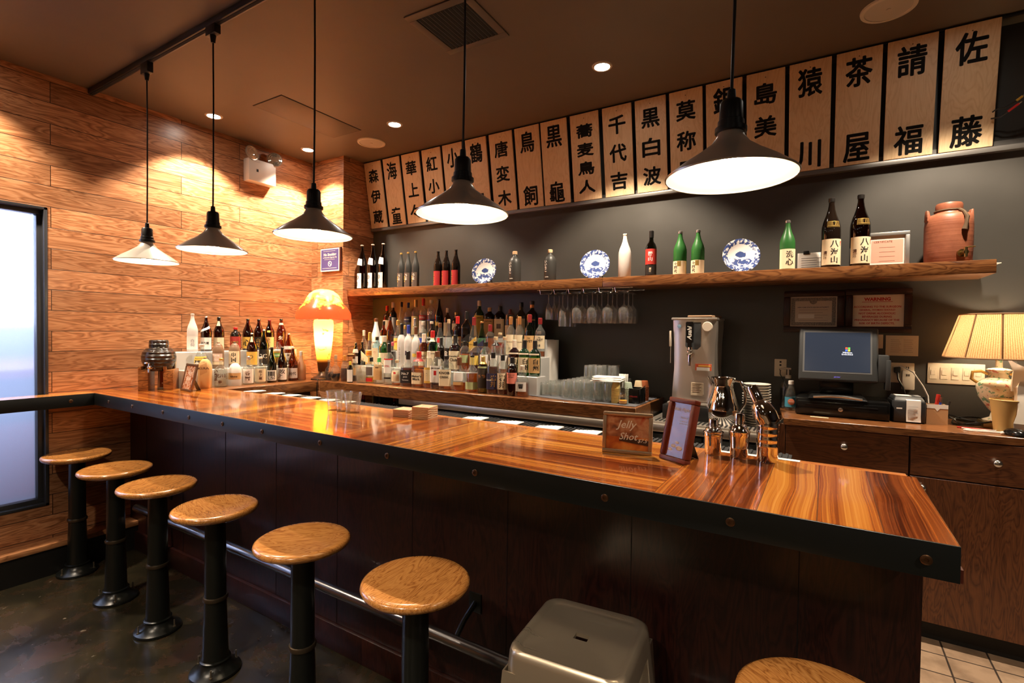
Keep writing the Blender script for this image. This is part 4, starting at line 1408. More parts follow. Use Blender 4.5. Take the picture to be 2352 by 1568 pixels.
bar_bottle(4, 'big very dark green bottle with copper collar, right end' + T, 1222.5, 691, 27, 'spirit', glass_thin('forest_glass', (.02, .09, .04)), cap=(c_black, .10), labels=[(.82, .90, c_copper, 85)], text=[('Glenfiddich', .5, .05, c_gold)])
# third step
T = ' on the second-highest step'
bar_bottle(3, 'white cone-shaped bottle with brown pourer' + T, 864, 731, 21, 'cone', white_cer, cap=(c_brown, .10), text=[('Kuro', .25, .10, ink_brown)])
bar_bottle(3, 'amber bottle with black cap and white label' + T, 881.4, 737, 17, 'spirit', amber_g, cap=(c_black, .14), labels=[(.05, .50, l_white, 75)])
bar_bottle(3, 'dark amber long-necked bottle with foil neck' + T, 896.7, 726, 17, 'sakefat', amber_g, cap=(c_black, .12), labels=[(.10, .30, l_black, 70, -.08)])
bar_bottle(3, 'clear bottle with gold banded cap and yellow label' + T, 914.3, 735, 19, 'cone', clear, cap=(c_gold, .16), fill=(yellow_l, .3), labels=[(.05, .42, l_yellow, 75)], text=[('agave', .3, .06, ink_red)])
bar_bottle(3, 'small clear bottle with gold cap behind the frosted trio' + T, 930.4, 747, 14, 'spirit', clear, cap=(c_gold, .14), fill=(water_l, .5))
bar_bottle(3, 'clear bottle with silver figure stopper and yellow label' + T, 953, 731, 18, 'spirit', clear, cap=(c_silver, .22), fill=(water_l, .5), labels=[(.28, .42, l_yellow, 65)])
bar_bottle(3, 'clear bottle with blue and white label' + T, 972, 738, 20, 'spirit', clear, cap=(c_white, .12), fill=(water_l, .5), labels=[(.30, .46, c_blue, 75), (.05, .29, l_white, 75)])
bar_bottle(3, 'black bottle with white cap and two-line white lettering' + T, 991.6, 738, 20, 'spirit', black_g, cap=(c_white, .08), text=[('BLACK', .48, .07, white_ink), ('HAUS', .36, .07, white_ink)])
bar_bottle(3, 'clear cone bottle with red wax drop and white label' + T, 1010.7, 741, 20, 'cone', clear, cap=(c_brown, .16), fill=(dark_rum, .25), labels=[(.34, .50, c_red, 18), (.05, .26, l_white, 75)])
bar_bottle(3, 'amber bottle with red cap and yellow-edged white label' + T, 1051.5, 726, 23, 'spirit', amber_g, cap=(c_red, .20), labels=[(.05, .46, l_yellow, 80), (.07, .44, l_white, 68)], text=[('Dewars', .36, .06, ink)])
bar_bottle(3, 'square whisky bottle with slanting black label' + T, 1072, 715, 22, 'spirit', amber_g, cap=(c_black, .18), sq=6, labels=[(.16, .40, l_black, 45, .16)], text=[('BLACK LABEL', .28, .04, c_gold)])
bar_bottle(3, 'square clear bottle with slanting gold label and red cap' + T, 1089, 728, 20, 'cone', clear, cap=(c_maroon, .22), fill=(whisky, .30), sq=6, labels=[(.14, .40, l_gold, 45, .16)], text=[('GOLD LABEL', .27, .04, ink)])
bar_bottle(3, 'square greenish bottle with slanting navy label' + T, 1107, 738, 19, 'cone', glass_thin('bottle_green_pale', (.45, .68, .52)), cap=(c_copper, .05), sq=6, labels=[(.10, .38, l_navy, 45, .16)], text=[('BLUE LABEL', .24, .04, c_gold)])
bar_bottle(3, 'bottle of golden whisky with maroon foil cap' + T, 1126, 745, 22, 'spirit', clear, cap=(c_maroon, .22), fill=(whisky, .62))
bar_bottle(3, 'golden bottle with deep red band behind the cork-topped pair' + T, 1149, 764, 22, 'squat', clear, cap=(cork, .10), fill=(whisky, .58), labels=[(.36, .52, c_maroon, 70)])
bar_bottle(3, 'clear whisky bottle with orange copper cap, left of twins' + T, 1173.6, 727, 21, 'spirit', clear, cap=(c_copper, .20), fill=(whisky, .12), labels=[(.04, .54, l_cream, 70)], text=[('MACALLAN', .36, .035, ink_brown), ('12', .2, .05, ink_brown)])
bar_bottle(3, 'clear whisky bottle with orange copper cap, right of twins' + T, 1193.5, 727, 21, 'spirit', clear, cap=(c_copper, .20), fill=(whisky, .20), labels=[(.04, .54, l_cream, 70)], text=[('MACALLAN', .36, .035, ink_brown)])
bar_bottle(3, 'green whisky bottle with maroon cap and tan label' + T, 1217, 722, 24, 'spirit', green_g, cap=(c_maroon, .19), labels=[(.04, .50, l_tan, 72)], text=[('THE', .44, .025, ink), ('LIVET', .37, .06, ink)])
bar_bottle(3, 'clear whisky bottle with copper cap and low amber level, right end' + T, 1241, 730, 24, 'spirit', clear, cap=(c_maroon, .16), fill=(whisky, .15), labels=[(.22, .55, l_cream, 70), (.58, .66, l_grey, 24)], text=[('THE', .50, .025, ink), ('LIVET', .44, .06, ink), ('18', .30, .06, ink)])
# second step
T = ' on the lowest step'
bar_bottle(2, 'small brown bottle with white neck label' + T, 817.4, 787, 15, 'sakefat', brown_g, cap=(c_black, .12), labels=[(.55, .72, l_white, 80), (.1, .4, l_white, 70)], Y=3.12)
bar_bottle(2, 'clear long-necked bottle with pale cork behind the black one' + T, 836, 758, 14, 'spirit', clear, cap=(c_white, .16), Y=3.21)
bar_bottle(2, 'small black bottle with shiny shoulders' + T, 832, 785, 15, 'spirit', black_g, cap=(c_black, .12))
bar_bottle(2, 'clear tequila bottle with gold cap and two orange labels' + T, 850, 763, 19, 'cone', clear, cap=(c_gold, .24), fill=(water_l, .4), labels=[(.30, .45, c_orange, 62), (.05, .27, l_gold, 62)], text=[('CUERVO', .37, .05, ink_red)])
bar_bottle(2, 'pale blue bottle with black cap and cream label' + T, 866, 773, 20, 'squat', blue_g, cap=(c_black, .12), sq=5, labels=[(.05, .62, l_cream, 40)], text=[('♛', .45, .1, ink_red)])
bar_bottle(2, 'green gin bottle with white striped cap' + T, 883, 771, 25, 'spirit', green_g, cap=(c_white, .20), labels=[(.05, .45, l_cream, 75), (.86, .89, c_red, 85)])
bar_bottle(2, 'plum-coloured bottle with pink cap' + T, 902, 785, 16, 'spirit', clear, cap=(c_pink, .16), fill=(purple_l, .62))
bar_bottle(2, 'tall frosted white bottle with black cap, left of three' + T, 922.5, 743, 19.5, 'spirit', frost_w, cap=(c_black, .25), text=[('belvedere', .30, .34, P('grey_print', (.35, .34, .36), .8), True)])
bar_bottle(2, 'tall frosted white bottle with blue cap, middle of three' + T, 938.5, 746, 19.5, 'spirit', frost_w, cap=(c_blue, .20), labels=[(.30, .40, l_navy, 25)])
bar_bottle(2, 'tall frosted white bottle with brown cap, right of three' + T, 955.5, 750, 19.5, 'spirit', frost_w, cap=(c_brown, .18), labels=[(.28, .36, l_yellow, 30)], text=[('GOOSE', .18, .05, P('grey_print', (.35, .34, .36), .8))])
bar_bottle(2, 'amber bourbon bottle with white patterned neck and cream label' + T, 974, 766, 24, 'spirit', amber_g, cap=(c_white, .24), labels=[(.05, .50, l_cream, 75)], text=[('WILD', .38, .06, ink), ('TURKEY', .30, .05, ink)])
bar_bottle(2, 'green whisky bottle with red cap and cream label' + T, 994, 759, 25, 'spirit', green_g, cap=(c_red, .18), labels=[(.05, .48, l_cream, 75), (.72, .82, l_cream, 70)], text=[('JAMESON', .41, .05, ink)])
bar_bottle(2, 'black bottle with dark foil neck and small white label' + T, 1013.5, 775, 19, 'spirit', black_g, cap=(c_black, .30), labels=[(.10, .34, l_white, 25)])
bar_bottle(2, 'slender clear bottle with cork and black label band' + T, 1031, 733, 20, 'flask', clear, cap=(cork, .08), labels=[(.06, .44, l_black, 72)], text=[('Ri', .33, .10, white_ink)])
bar_bottle(2, 'brown whisky bottle with large cream label and black foil neck' + T, 1046, 769, 25, 'spirit', brown_g, cap=(c_black, .28), sq=4, labels=[(.06, .56, l_cream, 62)], text=[('Canadian', .42, .08, ink), ('Club', .32, .08, ink)])
bar_bottle(2, 'clear amber bottle with cork and pale green label' + T, 1068, 783, 26, 'squat', clear, cap=(c_black, .14), fill=(whisky, .62), labels=[(.30, .55, l_green, 55)])
bar_bottle(2, 'amber red bottle with dark cap and yellow label' + T, 1092, 784, 26, 'squat', clear, cap=(c_black, .14), fill=(dark_rum, .64), labels=[(.25, .55, l_yellow, 50)])
bar_bottle(2, 'clear bottle with dark cap, white label and red swirl' + T, 1116, 785, 26, 'squat', clear, cap=(c_black, .14), fill=(dark_rum, .28), labels=[(.28, .60, l_white, 65)])
bar_bottle(2, 'clear bottle with cork and black collar, left of a corked pair' + T, 1139, 773, 25, 'squat', clear, cap=(cork, .09), fill=(whisky, .40), labels=[(.76, .84, c_black, 85), (.15, .5, l_white, 60)])
bar_bottle(2, 'clear bottle with cork and wire neck, right of a corked pair' + T, 1160, 773, 25, 'squat', clear, cap=(cork, .09), fill=(whisky, .35), labels=[(.15, .5, l_white, 60)])
bar_bottle(2, 'brown whisky bottle with tan foil neck and brushwork label' + T, 1182, 780, 25, 'spirit', brown_g, cap=(c_white, .22), sq=4, labels=[(.07, .50, l_cream, 62), (.60, .64, l_cream, 50)], text=[('山崎', .32, .32, ink, True, 22)])
bar_bottle(2, 'green whisky bottle with cream brushwork label, left of twins' + T, 1205, 781, 25.5, 'spirit', green_g, cap=(c_black, .22), sq=4, labels=[(.10, .52, l_cream, 62), (.60, .64, l_cream, 50)], text=[('白州', .33, .34, ink, True, 18)])
bar_bottle(2, 'green whisky bottle with tan brushwork label, right of twins' + T, 1229, 782, 26, 'spirit', green_g, cap=(c_black, .22), sq=4, labels=[(.10, .52, l_tan, 62), (.60, .64, l_cream, 50)], text=[('白州', .33, .34, ink, True, 18)])
# front row on the counter
T = ' in the front row'
bar_bottle(1, 'red liqueur bottle with dark foil cap behind the glowing lamp', 742, 793, 22, 'spirit', clear, cap=(c_maroon, .20), fill=(red_l, .72), labels=[(.25, .6, l_black, 50)], Y=3.10)
bar_bottle(1, 'wide clear amber bottle nearest the glowing lamp' + T, 756, 826, 21, 'decanter', clear, cap=(cork, .10), fill=(dark_rum, .40), Y=2.95, depth=.7)
bar_bottle(1, 'round clear decanter of coffee-dark liqueur with cork' + T, 771, 815, 25, 'globe', clear, cap=(cork, .16), fill=(cola_l, .30), Y=2.93)
bar_bottle(1, 'red liqueur bottle with orange cap' + T, 792, 816, 17, 'spirit', clear, cap=(c_orange, .20), fill=(red_l, .50), Y=2.96)
bar_bottle(1, 'small bottle with yellow cap and tall white label' + T, 804.5, 830, 13.5, 'squat', brown_g, cap=(c_yellow, .16), labels=[(.05, .62, l_white, 80)], Y=2.92)
bar_bottle(1, 'clear flat bottle with dark brown spirit low inside' + T, 813, 818, 15, 'squat', clear, cap=(c_brown, .10), fill=(cola_l, .22), labels=[(.26, .55, l_tan, 60)], Y=3.02)
bar_bottle(1, 'thick square clear bottle with round crystal stopper' + T, 832, 822, 21, 'decanter', clear, cap=(clear, .16), fill=(water_l, .45), sq=8, Y=2.98)
bar_bottle(1, 'clear bottle with black and red cap and arched label' + T, 853, 820, 21, 'squat', clear, cap=(c_black, .17), fill=(yellow_l, .24), sq=5, labels=[(.30, .62, l_grey, 40), (.06, .2, c_red, 40)])
bar_bottle(1, 'clear bottle with green top and copper tan label' + T, 871, 821, 22, 'squat', clear, cap=(c_green, .17), fill=(water_l, .2), sq=5, labels=[(.15, .74, l_tan, 60), (.50, .64, c_brown, 20)])
bar_bottle(1, 'tall clear bottle with copper black cap and white label' + T, 894, 788, 24, 'spirit', clear, cap=(c_black, .22), fill=(water_l, .5), labels=[(.28, .60, l_white, 50), (.60, .63, c_red, 70), (.14, .18, l_black, 45)], text=[('KETEL', .45, .04, ink_red)])
bar_bottle(1, 'clear bottle with cork and crowned oval cream label' + T, 912, 826, 25, 'decanter', clear, cap=(cork, .12), fill=(whisky, .09), labels=[(.16, .58, l_cream, 50), (.45, .53, c_red, 14)])
bar_bottle(1, 'square whiskey bottle with black cap and black label' + T, 937.5, 806, 29, 'decanter', clear, cap=(c_black, .24), fill=(dark_rum, .53), sq=8, labels=[(.10, .47, l_black, 48)], text=[('No.7', .37, .07, white_ink), ('JACK', .27, .05, white_ink), ('Tennessee', .19, .03, white_ink)])
bar_bottle(1, 'amber bourbon bottle with dripping red wax top' + T, 962.5, 807, 28, 'squat', clear, cap=(c_red, .27), fill=(whisky, .60), sq=5, labels=[(.10, .42, l_cream, 60)], text=[("Maker's", .32, .07, ink), ('Mark', .24, .07, ink)])
bar_bottle(1, 'amber bottle with round tan oval label' + T, 985, 806, 21, 'squat', clear, cap=(c_white, .18), fill=(whisky, .55), labels=[(.14, .56, l_gold, 58), (.20, .50, l_cream, 45)], text=[('♞', .36, .1, ink_brown)])
bar_bottle(1, 'bourbon bottle with brown cap and white label with red seal' + T, 1005, 806, 28, 'squat', clear, cap=(c_brown, .15), fill=(dark_rum, .16), sq=5, labels=[(.18, .62, l_white, 60), (.37, .49, c_red, 13)], text=[('JIM BEAM', .55, .05, ink)])
bar_bottle(1, 'squarish bourbon bottle with tan big-lettered label' + T, 1026, 816, 29, 'squat', clear, cap=(c_black, .10), fill=(whisky, .14), sq=7, labels=[(.12, .60, l_cream, 55)], text=[('KNOB', .50, .09, ink), ('CREEK', .38, .06, ink)])
bar_bottle(1, 'wide rounded bourbon bottle with brown cap and pale label' + T, 1055.5, 820, 32, 'decanter', clear, cap=(c_brown, .24), fill=(whisky, .25), depth=.65, labels=[(.18, .27, l_tan, 50), (.30, .55, l_white, 45)])
bar_bottle(1, 'large bottle with black top and low olive green label' + T, 1085, 815, 29, 'decanter', clear, cap=(c_black, .06), fill=(whisky, .50), labels=[(.08, .28, l_green, 75)])
bar_bottle(1, 'bottle with gold cap and dark brown printed label' + T, 1110, 818, 24, 'cyl', glass_thin('olive_brown_glass', (.38, .32, .10)), cap=(c_gold, .20), labels=[(.14, .66, col('label_bark', (.045, .03, .018), .5), 85), (.68, .73, l_green, 80)], text=[('竹鶴', .46, .22, c_copper)])
bar_bottle(1, 'red amber bottle with navy label and gold brush signs' + T, 1133, 809, 26, 'squat', clear, cap=(c_black, .14), fill=(dark_rum, .66), sq=4, labels=[(.12, .50, l_navy, 66)], text=[('岩井', .32, .30, c_gold, True, 18), ('IWAI', .34, .04, white_ink, False, -25)])
bar_bottle(1, 'clear bottle with dark cap and cream label with black brush signs' + T, 1155, 814, 24, 'squat', clear, cap=(c_black, .15), fill=(dark_rum, .22), labels=[(.14, .54, l_cream, 72)], text=[('岩井', .34, .34, ink, True, 8)])
bar_bottle(1, 'brown bottle with black cap and salmon pink label' + T, 1177, 820, 25, 'squat', brown_g, cap=(c_black, .22), labels=[(.32, .60, l_pink, 70)], text=[('SINGLE MALT', .55, .03, ink_brown), ('WHISKY', .49, .03, ink_brown)])
bar_bottle(1, 'faceted decanter bottle with glass stopper and small white label, right end' + T, 1200, 839, 32, 'decanter', clear, cap=(c_white, .14), fill=(whisky, .44), sq=3, labels=[(.18, .48, l_white, 42)], text=[('響', .35, .16, ink)])
# hammer-shaped tap handle and folded card among the front bottles
p = atY(811, 815, 2.99)
t = tag(B().tube([(-.042, 0, 0), (.042, 0, .003)], .0125, 16).done('bottle_stopper', c_brown, loc=(p.x + .004, 2.972, p.z - .002)), 'dark cylindrical bar tool lying across the bottle tops near the lamp', 'bar tool')
p = atY(834, 822, 3.07)
t = tag(B().hexa([(-.04, 0, -.0), (.04, .0, -.02), (.04, .002, -.02), (-.04, .002, 0), (-.045, 0, .08), (.045, 0, .02), (.045, .002, .02), (-.045, .002, .08)]).done('folded_card', cream, loc=(p.x, 3.085, p.z - .02)), 'slanted cream card tucked between the bottles left of the back bar', 'card')
t['label'] = 'slanted cream card tucked among the bottles near the wooden corner'

# tall white paper-towel roll end and stepped white blocks right of the bottles
p0, p1 = atY(1252, 780, 3.43), atY(1278, 870, 3.43)
t = tag(B().lathe([(.055, 0), (.055, p0.z - ZB), (.02, p0.z - ZB), (.02, p0.z - ZB - .02)], 40).done('paper_roll', paper, loc=((p0.x + p1.x) / 2, 3.44, ZB)), 'tall white paper towel roll standing right of the tiered bottles', 'paper roll')

# ------------------------------------------------------------------ wine bottles in the dark under the counter
for i in range(7):
    x = -3.52 + i * .10
    b = bottle('wine_bottle', 'dark wine bottle standing in the shade under the back counter', 'wine bottles under the back counter', (x, 3.0 + (i % 2) * .07, .80), .2, .30, .036, 'wine', black_g, cap=(c_maroon if i % 3 == 2 else c_black, .16), labels=[(.15, .42, l_grey if i % 2 else l_tan, 55)])
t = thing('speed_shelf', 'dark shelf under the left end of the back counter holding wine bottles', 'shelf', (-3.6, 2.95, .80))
B().box(-.08, -.03, -.03, .74, .50, 0).done('shelf_board', P('undercounter_brown', (.03, .012, .006), .5), t)
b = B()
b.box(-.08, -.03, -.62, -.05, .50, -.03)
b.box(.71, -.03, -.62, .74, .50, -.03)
b.done('shelf_side', P('undercounter_brown', (.03, .012, .006)), t)

# ------------------------------------------------------------------ glass mat, tumblers, cups, straws
t = thing('glass_mat', 'grey ridged rubber mat under the upside-down glasses', 'mat', (-1.4, 3.3, ZB))
m1 = atZ(1500, 916, ZB)
B().hexa([(-.44, -.20, 0), (-.10, -.28, 0), (.43, -.30, 0), (.43, .26, 0), (-.44, -.20, .004), (-.10, -.28, .004), (.43, -.30, .004), (.43, .26, .004)]).done('mat_sheet', P('grey_rubber', (.10, .10, .11), .6), t)
bpy.data.objects['mat_sheet'].data.update()

def tumbler(lab, h, r, group):
    b = B()
    pr = [(r, 0), (r, .004), (r * .97, h * .5), (r * .93, h - .008), (r * .86, h), (r * .80, h - .006), (.002, h - .007)]
    b.lathe(pr, 22, cap0=False, cap1=False)
    b.lathe([(r * .93, .001), (r * .90, h * .5), (r * .80, h - .013), (.002, h - .014)], 22, cap0=False, cap1=False)
    return tag(b.done('tumbler', ware, smooth=50), lab, 'glass', group)


gr = random.Random(3)
short = tumbler('short clear tumbler upside down on the left of the grey mat', .088, .034, 'short tumblers on the grey mat')
tall = tumbler('tall clear tumbler upside down on the right of the grey mat', .125, .034, 'tall tumblers on the grey mat')
firsts = {}
for (x0, x1, y0, y1, src, z) in ((-1.80, -1.50, 3.16, 3.50, short, ZB + .004), (-1.47, -1.14, 3.10, 3.52, tall, ZB + .004)):
    nx, ny = int((x1 - x0) / .073) + 1, int((y1 - y0) / .073) + 1
    for j in range(ny):
        for i in range(nx):
            loc = (x0 + i * .073 + gr.uniform(-.002, .002), y0 + j * .073 + gr.uniform(-.002, .002), z)
            if src.name not in firsts:
                firsts[src.name] = 1
                src.location = loc
            else:
                dup(src, loc, gr.uniform(0, 1))
for i, (x, y) in enumerate(((-1.40, 3.30), (-1.327, 3.30), (-1.40, 3.373), (-1.327, 3.373), (-1.254, 3.373), (-1.40, 3.446), (-1.327, 3.446), (-1.254, 3.446))):
    o = dup(short, (x, y, ZB + .1305), .3, 'short clear tumbler stacked on top of the tall tumblers')
    o['group'] = 'tumblers stacked on the tall tumblers'

CUP = {}
for px, cname, colr in ((1414, 'yellow', (.66, .46, .14)), (1442, 'sage green', (.36, .43, .34)), (1462, 'beige', (.60, .46, .28)), (1476, 'rust brown', (.36, .09, .025))):
    p = atZ(px, 926 if px < 1450 else 922, ZB)
    yy = p.y if px < 1450 else p.y + .035
    m = P('cup_' + cname.replace(' ', '_'), colr, .55)
    n = 10
    for k in range(n):
        lab = '%s plastic cup nested in the upside-down stack beside the tumblers' % cname
        loc = (p.x, yy, ZB + .004 + k * .0098)
        if cname not in CUP:
            r = .0275
            b = B().lathe([(r, 0), (r + .0012, .001), (r + .0012, .0035), (r, .0045), (r - .006, .040), (r - .007, .042), (.001, .042)], 24, cap0=False)
            CUP[cname] = tag(b.done('sauce_cup', m, loc=loc), lab, 'cup', cname + ' cups in a nested stack')
        else:
            dup(CUP[cname], loc)

p = atZ(1466, 925, ZB)
t = thing('bar_caddy', 'black and chrome bar caddy holding straws and napkins at the counter end', 'caddy', (-1.055, 3.17, ZB + .004))
b = B().box(-.075, -.06, 0, .075, .06, .006, .003)
for q in ((-.075, -.06, .075, -.056), (-.075, .056, .075, .06), (-.075, -.056, -.071, .056), (.071, -.056, .075, .056)):
    b.box(q[0], q[1], .006, q[2], q[3], .095, .001, 1)
b.done('caddy_tray', black_gloss, t)
b = B().box(-.012, -.056, .006, -.008, .056, .095)
b.done('divider', black_gloss, t)
b = B()
for sx in (-.078, .078):
    b.tube([(sx, -.055, 0), (sx, -.055, .09), (sx, .055, .105), (sx, .055, 0)], .003, 6)
b.done('wire_frame', chrome, t)
b = B()
write(b, 'STRAWS', plane_fn((.04, -.0612, .045), (1, 0, 0), (0, 0, 1)), width=.05)
b.done('lettering', ink_red, t, smooth=0)
straw = None
for k in range(18):
    a = k * 2.4
    rr_ = .022 * math.sqrt(k / 18)
    loc = (-1.055 - .045 + rr_ * math.cos(a), 3.17 + rr_ * math.sin(a), ZB + .012)
    if straw is None:
        straw = tag(B().lathe([(.0036, 0), (.0036, .17)], 8).done('drinking_straw', P('straw_white', (.9, .88, .84), .4), loc=loc), 'white straw standing in the bundle in the bar caddy', 'straw', 'straws in the bar caddy')
    else:
        o = dup(straw, loc)
        o.rotation_euler = (.05 * math.sin(a), .05 * math.cos(a), 0)
nap = None
for k in range(7):
    loc = (-1.18 + .004 * (k % 3), 3.09 + .003 * k, ZB + .138 + k * .0042)
    if nap is None:
        nap = tag(B().box(-.095, -.05, 0, .095, .05, .0036, .0016, 1).done('paper_napkin', P('straw_white', (.9, .88, .84)), loc=loc, rz=.1), 'white folded napkin stacked on the cups and tall tumblers', 'napkin', 'napkins stacked over the cups')
    else:
        dup(nap, loc, .1 + .05 * (k % 3))
t = thing('spice_shaker', 'small waisted glass shaker with orange powder in front of the bar caddy', 'shaker', (-1.065, 3.06, ZB + .004))
B().lathe([(.022, 0), (.026, .004), (.027, .022), (.030, .035), (.028, .05), (.022, .058), (.026, .085), (.027, .105)], 24).done('glass_body', clear, t, 50)
B().lathe([(.020, .003), (.024, .006), (.025, .024), (.001, .027)], 20).done('orange_powder', P('orange_powder', (.85, .32, .02), .8), t)

# ------------------------------------------------------------------ stemware hanging under the shelf
t = thing('glass_rack', 'chrome wire rack under the shelf for hanging wine glasses', 'rack', (-1.45, 3.43, SZ0))
b = B()
RX = [-.345, -.230, -.115, 0, .115, .230, .345]
for x in RX:
    for s in (-.013, .013):
        if (x, s) in ((-.345, -.013), (.345, .013)):
            continue
        b.tube([(x + s * 1.9, -.14, -.034), (x + s, -.145, -.034), (x + s * .3, -.145, -.004), (x + s * .3, .12, -.004)], .0025, 6)
        b.tube([(x + s * 1.9, -.14, -.034), (x + s * 1.9, .12, -.034)], .0025, 6)
b.tube([(-.36, -.14, -.004), (.36, -.14, -.004)], .0025, 6)
b.tube([(-.36, .11, -.004), (.36, .11, -.004)], .0025, 6)
b.done('rack_wire', chrome, t)


def stem_glass(lab, group, bowl_r, bowl_h, stem, tall_):
    """hangs upside down; origin at the foot"""
    b = B()
    z1 = -stem
    z2 = -stem - bowl_h
    pr = [(.034, 0), (.033, -.002), (.010, -.006), (.0042, -.012), (.0036, z1 + .012), (.006, z1 + .003)]
    pr += [(bowl_r * .45, z1 - .008), (bowl_r * .85, z1 - bowl_h * .22), (bowl_r, z1 - bowl_h * .42), (bowl_r * .93, z1 - bowl_h * .75), (bowl_r * .80, z2)] if not tall_ else [(bowl_r * .5, z1 - .012), (bowl_r * .82, z1 - bowl_h * .25), (bowl_r, z1 - bowl_h * .6), (bowl_r * .97, z2)]
    b.lathe(pr, 24, cap0=True, cap1=False)
    return tag(b.done('wine_glass' if not tall_ else 'flute_glass', ware, smooth=60), lab, 'glass', group)


flute = stem_glass('small flute glass hanging at the left end of the wire rack', 'flute glasses on the rack', .024, .115, .075, True)
tulip = stem_glass('tall narrow wine glass hanging second slot from the left of the rack', 'tulip glasses on the rack', .030, .145, .095, True)
wine = stem_glass('large round wine glass hanging on the right of the wire rack', 'large wine glasses on the rack', .041, .125, .090, False)
used = set()
for slot_i, src in enumerate((flute, tulip, wine, wine, wine, wine)):
    x = -1.45 + (RX[slot_i] + RX[slot_i + 1]) / 2
    for j in range(3):
        loc = (x, 3.33 + j * .088, SZ0 - .028)
        if src.name not in used:
            used.add(src.name)
            src.location = loc
        else:
            dup(src, loc, .2 * j)

# ------------------------------------------------------------------ coolers under the back counter
def cooler(name, lab, x0, x1, ztop, yfront, doors, logo_x, topper):
    t = thing(name, lab, 'cooler', (x0, yfront, ZS))
    W, H = x1 - x0, ztop - ZS
    B().box(0, .03, .08, W, YB - yfront - .01, H - .045).done('cooler_body', black_plastic, t)
    b = B().box(-.004, -.012, H - .045, W + .004, YB - yfront - .01, H, .004)
    b.done('steel_top', steel, t)
    n = doors
    for k in range(n):
        a, c_ = W * k / n + .004, W * (k + 1) / n - .004
        d = B().box(a, 0, .10, c_, .03, H - .06, .004).done('cooler_door', P('cooler_door_black', (.020, .022, .020), .35), t)
        lx = c_ - .04 if k % 2 == 0 else a + .04
        B().lathe([(.011, 0), (.011, .003), (.008, .004), (.005, .002), (.001, .002)], 20, M=Matrix.Translation((lx, 0, H - .105)) @ Matrix.Rotation(PI / 2, 4, 'X')).done('lock', nickel, d)
    B().box(0, .02, 0, W, .04, .08).done('kick_grille', black_plastic, t)
    b = B()
    write(b, 'true', plane_fn((logo_x - x0, -.0012, H - .145), (1, 0, 0), (0, 0, 1)), width=.085, bold=.0, shear=.25)
    b.box(logo_x - x0 - .075, -.0014, H - .128, logo_x - x0 - .03, -.0008, H - .125)
    b.box(logo_x - x0 - .02, -.0014, H - .172, logo_x - x0 + .075, -.0008, H - .169)
    b.done('lettering', gold, t, smooth=0)
    return t


cooler('bar_cooler', 'long black bar cooler with locks under the back counter', -2.83, -.97, 1.108, 2.93, 5, -1.28, None)
cooler('bar_cooler', 'shorter black bar cooler with a steel top under the beer tower', -.93, -.235, 1.105, 3.03, 2, -.33, None)
t = thing('drip_tray', 'steel drip tray with ribbed grille on the shorter cooler', 'tray', (-.58, 3.13, 1.105))
B().box(-.30, -.085, 0, .30, .05, .012, .003).done('tray_pan', steel, t)
b = B()
for k in range(24):
    b.box(-.285 + k * .0245, -.07, .012, -.275 + k * .0245, .04, .015)
b.done('tray_grille', black_plastic, t)

# ------------------------------------------------------------------ beer tower
p0, p1, pb = atY(1545, 735, 3.27), atY(1646, 735, 3.27), atY(1540, 918, 3.27)
W, zt_, zb_ = p1.x - p0.x, p0.z, pb.z
t = thing('beer_dispenser', 'stainless steel draught beer dispenser with black tap handle', 'dispenser', (p0.x, 3.27, 1.105))
D = .26
h0, h1 = zb_ - 1.105, zt_ - 1.105
R = []
prof = []
m = 12
for z in (h0, h0 + .06, h0 + .2, h0 + .35, h1 - .05, h1):
    k = (z - h0) / (h1 - h0)
    pinch = .012 * math.sin(PI * k) ** 2
    ring = []
    for q in range(m + 1):
        u = q / m
        x = pinch + (W - 2 * pinch) * u
        ring.append((x, .018 * (abs(2 * u - 1) ** 4) - .004 * math.sin(PI * u), z))
    ring += [(W - pinch, D, z), (pinch, D, z)]
    R.append(ring)
B().rings(R).done('steel_casing', steel, t, 40)
B().box(-.006, -.012, h1, W + .006, D, h1 + .016, .006).done('casing_lid', steel, t)
b = B().box(-.035, -.075, .0, W + .03, D, h0 - .02, .006)
b.done('base_block', black_plastic, t)
B().box(-.01, -.06, h0 - .02, W + .01, .03, h0 - .002, .006).done('drip_ledge', steel, t)
pw = lambda px, py: atY(px, py, 3.262)
a, c_ = pw(1575, 740), pw(1609, 803)
pn = [(a.x, a.z), (c_.x, a.z), (c_.x, c_.z + .02), (c_.x - .02, c_.z), (a.x + .02, c_.z), (a.x, c_.z + .02)]
b = B().rings([[(x - p0.x, -.006 + dy, z - 1.105) for x, z in pn] for dy in (0, .008)])
bmesh.ops.recalc_face_normals(b.bm, faces=b.bm.faces)
b.done('black_panel', charcoal, t, 20)
a = pw(1587, 808)
tx, tz = a.x - p0.x, a.z - 1.105
b = B().cyl((tx, .0, tz - .01), (tx, -.035, tz - .01), .024, .020, 24)
b.cyl((tx, -.03, tz + .03), (tx, -.045, tz - .06), .013, .010, 16)
b.cyl((tx, -.04, tz - .05), (tx, -.042, tz - .085), .009, .007, 16)
b.sphere((tx, -.045, tz), .019, 16)
b.done('tap_spout', chrome, t)
b = B().rings([[(tx + sx * w_, -.045 + dy, z) for sx, dy in ((-1, -.012), (1, -.012), (1, .012), (-1, .012))] for z, w_ in ((tz + .03, .011), (tz + .055, .011), (tz + .06, .020), (tz + .178, .022), (tz + .186, .018))])
th = b.done('tap_handle', black_gloss, t, 20)
b = B()
write(b, 'Asahi', plane_fn((tx - .001, -.0578, tz + .117), (0, 0, 1), (-1, 0, 0)), width=.085, bold=.02, shear=.25)
b.done('lettering', white_ink, th, smooth=0)
